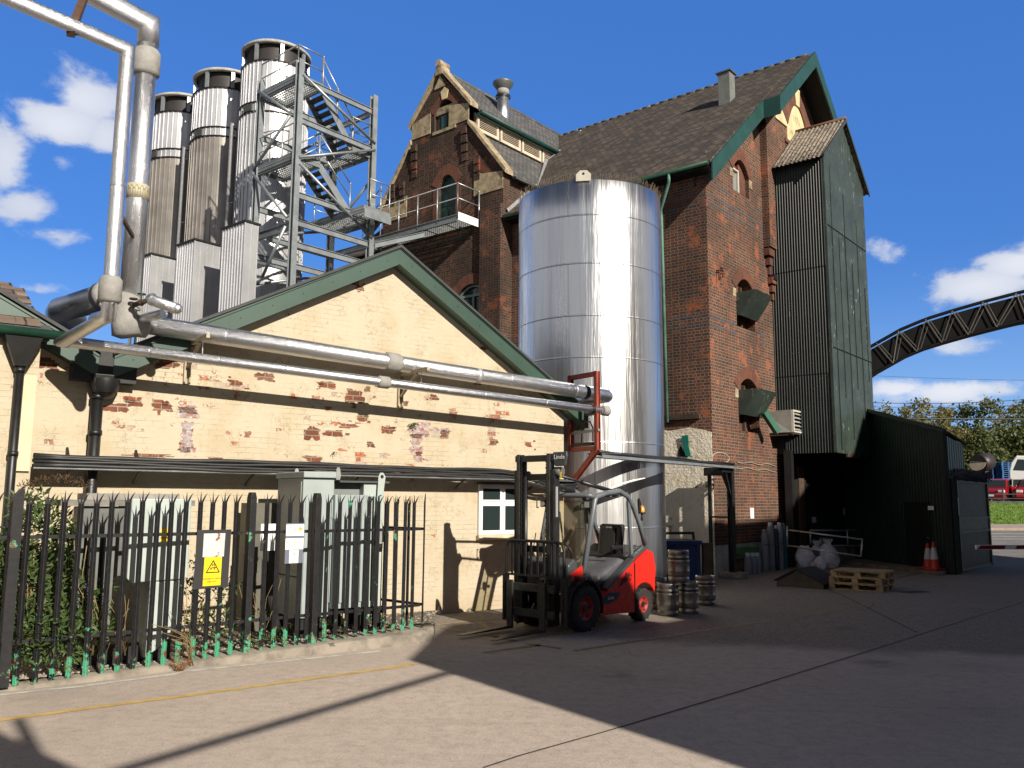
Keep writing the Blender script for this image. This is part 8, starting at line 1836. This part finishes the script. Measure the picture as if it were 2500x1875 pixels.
for i, (px, top, D, R, lf, lab) in enumerate(((2165, 992, 74, 2.3, LEAFT, 'yellowing tree half hidden behind the shed roof'), (2205, 1000, 78, 2.6, LEAFT, 'olive tree with a rounded top beyond the shed roof'), (2247, 975, 72, 2.7, LEAFT, 'tall yellow green tree beyond the right end of the shed roof'), (2298, 990, 84, 2.0, LEAFT, 'narrow pointed tree with a thin bare tip'), (2322, 1002, 88, 2.6, LEAFT2, 'small tree in the gap between pointed and rounded trees'), (2360, 988, 76, 2.8, LEAFT2, 'broad rounded green tree above the dark drum'), (2410, 980, 74, 2.7, LEAFT2, 'tall leaning tree standing above the blue pallet stacks'), (2440, 1000, 86, 2.8, LEAFT, 'pale green tree behind the white van'), (2472, 990, 80, 2.6, LEAFT, 'dense tree left of the dark tree at the edge'), (2503, 972, 70, 2.2, LEAFT2, 'dark green tree cut by the right edge'), (2545, 985, 75, 2.8, LEAFT, ''), (2600, 990, 78, 3, LEAFT2, ''), (2120, 1010, 80, 2.8, LEAFT2, 'green tree hidden behind the hoist tower'), (2275, 1040, 66, 2.2, LEAFT2, 'low bushy tree right behind the mossy shed roof'), (2330, 1050, 68, 2.4, LEAFT, 'low bushy tree behind the parked blue car'), (2385, 1045, 66, 2.2, LEAFT2, 'low bushy tree behind the dark drum'), (2455, 1050, 70, 2.4, LEAFT2, 'low bushy tree behind the blue pallets'))):
    p = DP(px, top, D); tree(p.x, p.y, p.z-2.0, R, lab or 'tree beyond the right edge of the car park, number %d along' % i if not lab else lab, lf, 40+i)
for o in [x for x in bpy.data.objects if x.get('category') == 'tree' and 'number' in x.get('label', '')]:
    o['label'] = 'tree in the row just beyond the right edge of the car park'
# pale long building behind the trees
p = DP(2420, 1085, 105); b = MB(); b.box((p.x-14, p.y, 1.9), (p.x+30, p.y+12, p.z+1.2)); wb = thing('long_shed', 'long pale building with a blue roof glimpsed between the trees', 'building')
o = b.obj('wall', M('pale cladding wall', (.50, .50, .48), .7, var=.1), wb); b = MB(); b.box((p.x-14.3, p.y-.3, p.z+1.202), (p.x+30, p.y+12, p.z+2.0)); b.obj('roof', M('blue grey roof', (.10, .16, .22), .6), wb)
# ------------------------------------------------------------------ car park: low wall, railing, pallets, van, cars
b = MB(); b.box((12, 50.15, 1.5), (60, 50.4, 2.18)); tag(b.obj('low_wall', M('dark stone wall', (.09, .085, .075), .9, var=.5, scale=3, bmp=.02)), 'low dark stone wall along the top of the grass bank', 'wall')
rl = thing('railing', 'dark post and rail fence on the low wall by the cars', 'railing')
for i in range(15): x = 20+i*2.9; b = MB(); b.box((x, 50.2, 2.18), (x+.07, 50.27, 3.35 if i == 4 else 2.9)); b.obj('post', BLACK, rl)
for z in (2.30, 2.55): b = MB(); b.box((20, 50.21, z), (60, 50.25, z+.05)); b.obj('rail', BLACK, rl)
def car(px, py, D, hdg, colr, lab, kind='hatch', L=4.0):
    P = DP(px, py, D); z0 = 2.05; fr = Matrix.Translation((P.x, P.y, z0)) @ Matrix.Rotation(hdg, 4, 'Z'); t = thing('parked_car', lab, 'car', fr, 'cars in the car park across the road')
    W2 = .87; hh = 1.50
    low = [(L/2, .35), (L/2-.02, .62), (L/2-.25, .78), (L/2-1.05, .93), (-L/2+.25, .97), (-L/2+.02, .85), (-L/2, .35), (-L/2+.3, .22), (L/2-.3, .22)]
    cab = [(L/2-1.05, .93), (L/2-1.75, hh-.08), (L/2-2.2, hh), (-L/2+.75, hh-.02), (-L/2+.18, .97)]
    b = MB(); N = len(low)
    def ring_(y, s): return [b.vert((x*s, y, z)) for x, z in low]
    A = ring_(-W2+.06, .985); B = ring_(-W2, 1); C_ = ring_(W2, 1); D_ = ring_(W2-.06, .985)
    for u, v in ((A, B), (B, C_), (C_, D_)):
        for i in range(N): b.face((u[i], u[(i+1) % N], v[(i+1) % N], v[i]))
    b.face(A[::-1]); b.face(D_); b.obj('body', colr, t, bevel=.04)
    b = MB(); a = [b.vert((x, -W2+.06 if z < 1 else -W2+.20, z)) for x, z in cab]; c = [b.vert((x, W2-.06 if z < 1 else W2-.20, z)) for x, z in cab]; M_ = len(cab); b.face(a[::-1]); b.face(c)
    for i in range(M_): b.face((a[i], a[(i+1) % M_], c[(i+1) % M_], c[i]))
    b.obj('cabin', colr, t, bevel=.03)
    def win(name, pts): b = MB(); b.poly(pts); b.obj(name, GLASS, t, solid=.01)
    e = .006
    def lerp2(p, q, u): return (p[0]+(q[0]-p[0])*u, p[1]+(q[1]-p[1])*u)
    f0, f1 = lerp2(cab[0], cab[1], .08), lerp2(cab[0], cab[1], .93); n_ = Vector((cab[1][1]-cab[0][1], 0, cab[0][0]-cab[1][0])).normalized()*.012
    win('windscreen', [Vector((f0[0], -W2+.14, f0[1]))+n_, Vector((f0[0], W2-.14, f0[1]))+n_, Vector((f1[0], W2-.25, f1[1]))+n_, Vector((f1[0], -W2+.25, f1[1]))+n_])
    r0, r1 = lerp2(cab[4], cab[3], .12), lerp2(cab[4], cab[3], .90); n_ = Vector((-(cab[3][1]-cab[4][1]), 0, cab[3][0]-cab[4][0])).normalized()*.012
    win('rear_window', [Vector((r0[0], W2-.15, r0[1]))+n_, Vector((r0[0], -W2+.15, r0[1]))+n_, Vector((r1[0], -W2+.26, r1[1]))+n_, Vector((r1[0], W2-.26, r1[1]))+n_])
    for s_ in (-1, 1):
        def sp(x, z): u = (z-.93)/(hh-.93); return (x, s_*(W2-.055-.145*max(0, min(1, u*1.15))+.012), z)
        win('side_window', [sp(L/2-1.25, 1.0), sp(L/2-1.85, hh-.12), sp(L/2-2.45, hh-.08), sp(L/2-2.45, 1.0)]); win('side_window', [sp(L/2-2.53, 1.0), sp(L/2-2.53, hh-.08), sp(-L/2+.85, hh-.10), sp(-L/2+.45, 1.02)])
        b = MB(); b.box((L/2-.28, s_*(W2-.35), .62), (L/2-.02, s_*(W2-.01), .78)); b.obj('headlight', M('bright headlight', (.7, .7, .72), .15), t, bevel=.03)
        b = MB(); b.box((-L/2+.0, s_*(W2-.22), .72), (-L/2+.16, s_*(W2+.004), .95)); b.obj('tail_light', M('red tail light', (.4, .01, .01), .2), t, bevel=.02)
        b = MB(); b.sphere((L/2-1.28, s_*(W2+.09), 1.02), .09, 10, 6, (.6, 1, .7)); b.obj('mirror', colr, t)
        for x in (L/2-.82, -L/2+.75):
            b = MB(); b.cyl((x, s_*(W2-.20), .31), (x, s_*(W2+.01), .31), .31, n=22); w_ = b.obj('wheel', RUBBER, t); b = MB(); b.cyl((x, s_*(W2+.011), .31), (x, s_*(W2+.02), .31), .20, n=16); b.obj('rim', M('alloy rim', (.4, .4, .42), .3, metal=.8), w_)
    b = MB(); b.box((L/2-.03, -.3, .40), (L/2+.012, .3, .52)); b.obj('number_plate', WHITES, t); b = MB(); b.box((-L/2-.012, -.28, .62), (-L/2+.03, .28, .74)); b.obj('number_plate', YEL, t)
    b = MB(); b.box((L/2-.03, -.45, .55), (L/2+.008, .45, .66)); b.obj('grille', BLACK, t)
    return t
def gloss(n, c, r=.2): return M(n, c, r, var=.05, spec=.7)
car(2432, 1200, 53, radians(228), gloss('ruby red car paint', (.28, .008, .012)), 'ruby red hatchback facing the yard, nearest behind the gate')
car(2418, 1180, 57.5, radians(200), gloss('dark blue grey car paint', (.07, .085, .14)), 'dark blue car parked behind the red hatchback')
car(2492, 1190, 53.5, radians(70), gloss('silver car paint', (.42, .42, .42)), 'silver estate car seen from behind at the right edge')
car(2528, 1205, 52, radians(235), gloss('bright red car paint', (.40, .012, .012)), 'second red car just cut off by the right edge')
BLP = M('blue painted pallet', (.02, .11, .30), .7, var=.3, scale=3)
bp = None
for s_, (px, D, n_, rz) in enumerate(((2403+24, 63, 19, .25), (2450, 62.5, 20, .25), (2473, 63, 20, .25), (2497, 62.5, 20, .3), (2522, 63, 18, .25), (2368, 66, 8, .3))):
    P = DP(px, 1150, D)
    for k in range(n_):
        M_ = at(P.x+rng.uniform(-.015, .015), P.y, 2.02+.15*k, rz+rng.uniform(-.012, .012))
        if bp is None: bp = mk_pallet(BLP, 'blue_pallet', False); o = bp
        else: o = bp.copy(); col.objects.link(o)
        o.matrix_world = M_; tag(o, ('blue pallet in the low stack left of the dark drum' if s_ == 5 else 'blue pallet in the tall stacks behind the parked cars'), 'pallet', 'blue pallets stacked low' if s_ == 5 else 'blue pallets stacked behind the cars')
# dark drum with a tan disc end
P = DP(2388, 1130, 60); dt = thing('drum_trailer', 'large dark drum with a tan tilted disc end behind the cars', 'drum')
ax = Vector((.70, .45, .12)).normalized(); c0 = P+Vector((.0, 0, -.05)); b = MB(); b.cyl(c0, c0+ax*1.2, .62, n=30); b.obj('drum', M('dark drum sheet', (.035, .025, .022), .5, var=.3), dt)
b = MB(); nx = Vector((-.75, -.55, .40)).normalized(); b.cyl(c0-ax*.02+nx*.02, c0-ax*.02+nx*.06, .56, n=30); b.obj('disc_end', M('tan drum lid', (.35, .29, .20), .7, var=.2), dt)
b = MB(); b.box((c0.x-.3, c0.y+.2, 2.0), (c0.x+1.0, c0.y+1.0, c0.z-.5)); b.obj('stand', BLACK, dt)
# white lorry cab
P = DP(2490, 1170, 58); lt = thing('lorry', 'white lorry cab among the blue pallets at the right edge', 'lorry', Matrix.Translation((P.x, P.y, 2.0)) @ Matrix.Rotation(radians(-32), 4, 'Z'))
zc = DP(2480, 1112, 58).z-2.0
b = MB(); b.prism([(-.6, 0, .5), (1.6, 0, .5), (1.6, 0, zc-.1), (-.1, 0, zc), (-.45, 0, zc-.5), (-.6, 0, zc-1.1)], (0, 2.2, 0)); b.obj('cab', WHITEP, lt, bevel=.06)
b = MB(); b.prism([(-.38, -.004, zc-1.0), (.55, -.004, zc-1.05), (.55, -.004, zc-.30), (-.05, -.004, zc-.25)], (0, .01, 0)); b.obj('side_window', GLASS, lt)
b = MB(); b.box((1.65, .1, .6), (5, 2.1, 1.0)); b.obj('chassis', BLACK, lt)
for x in (.2, 3.8): b = MB(); b.cyl((x, -.02, .5), (x, .28, .5), .5, n=22); b.obj('wheel', RUBBER, lt)
# ------------------------------------------------------------------ the buildings behind the photographer that shade the yard (seen only as reflections and shadow)
pp_, sh_ = Vector((cos(SUN_AZ), sin(SUN_AZ), 0)), Vector((sin(SUN_AZ), -cos(SUN_AZ), 0)); TE_ = tan(SUN_EL)
def occl(prof, t, depth, parent, name, mat):
    b = MB(); b.prism([tuple(pp_*a+sh_*t+Vector((0, 0, max(-.2, h+t*TE_ if h > 0 else -.2)))) for a, h in prof], sh_*depth); return b.obj(name, mat, parent)
w1 = thing('gabled_warehouse', 'brick warehouse with a pointed gable behind the photographer', 'building')
occl([(14.6, 0), (14.6, 9.65), (19.5, 9.95), (22.5, 10.45), (25.0, 12.0), (26.05, 13.4), (27.3, 11.25), (31, 11.2), (33.5, 11.2), (33.6, 7.95), (34.4, 7.6), (34.4, 0)], 3.0, 9, w1, 'walls', BRICKPLAIN)
w2 = thing('flat_roofed_store', 'low cream brick store beside the photographer', 'building')
occl([(5.42, 0), (5.35, 5.05), (5.6, 5.2), (6.7, 5.9), (7.4, 6.25), (9.9, 6.28), (10.25, 5.9), (10.5, 5.38), (11.05, 5.42), (11.2, 6.4), (11.8, 7.4), (14.7, 7.7), (14.7, 0)], 2.2, 6, w2, 'walls', CREAM2)
w3 = thing('yard_office', 'cream office building behind the photographer', 'building')
occl([(-12, 0), (-12, 6.2), (.30, 6.2), (.62, 4.87), (1.30, 3.55), (1.34, 0)], 3.5, 7, w3, 'walls', CREAM2)
occl([(.90, 3.6), (.94, 4.72), (1.04, 4.72), (1.06, 3.6)], 3.6, .1, w3, 'vent_pipe', BLACK)
b = MB(); a, c = pp_*1.25+sh_*3.6+Vector((0, 0, 3.58+3.6*TE_)), pp_*5.38+sh_*2.3+Vector((0, 0, 4.55+2.3*TE_)); b.tube([a, c], .05, 8); tag(b.obj('overhead_cable', CABLE), 'thick overhead cable between the buildings behind the photographer', 'overhead cable')
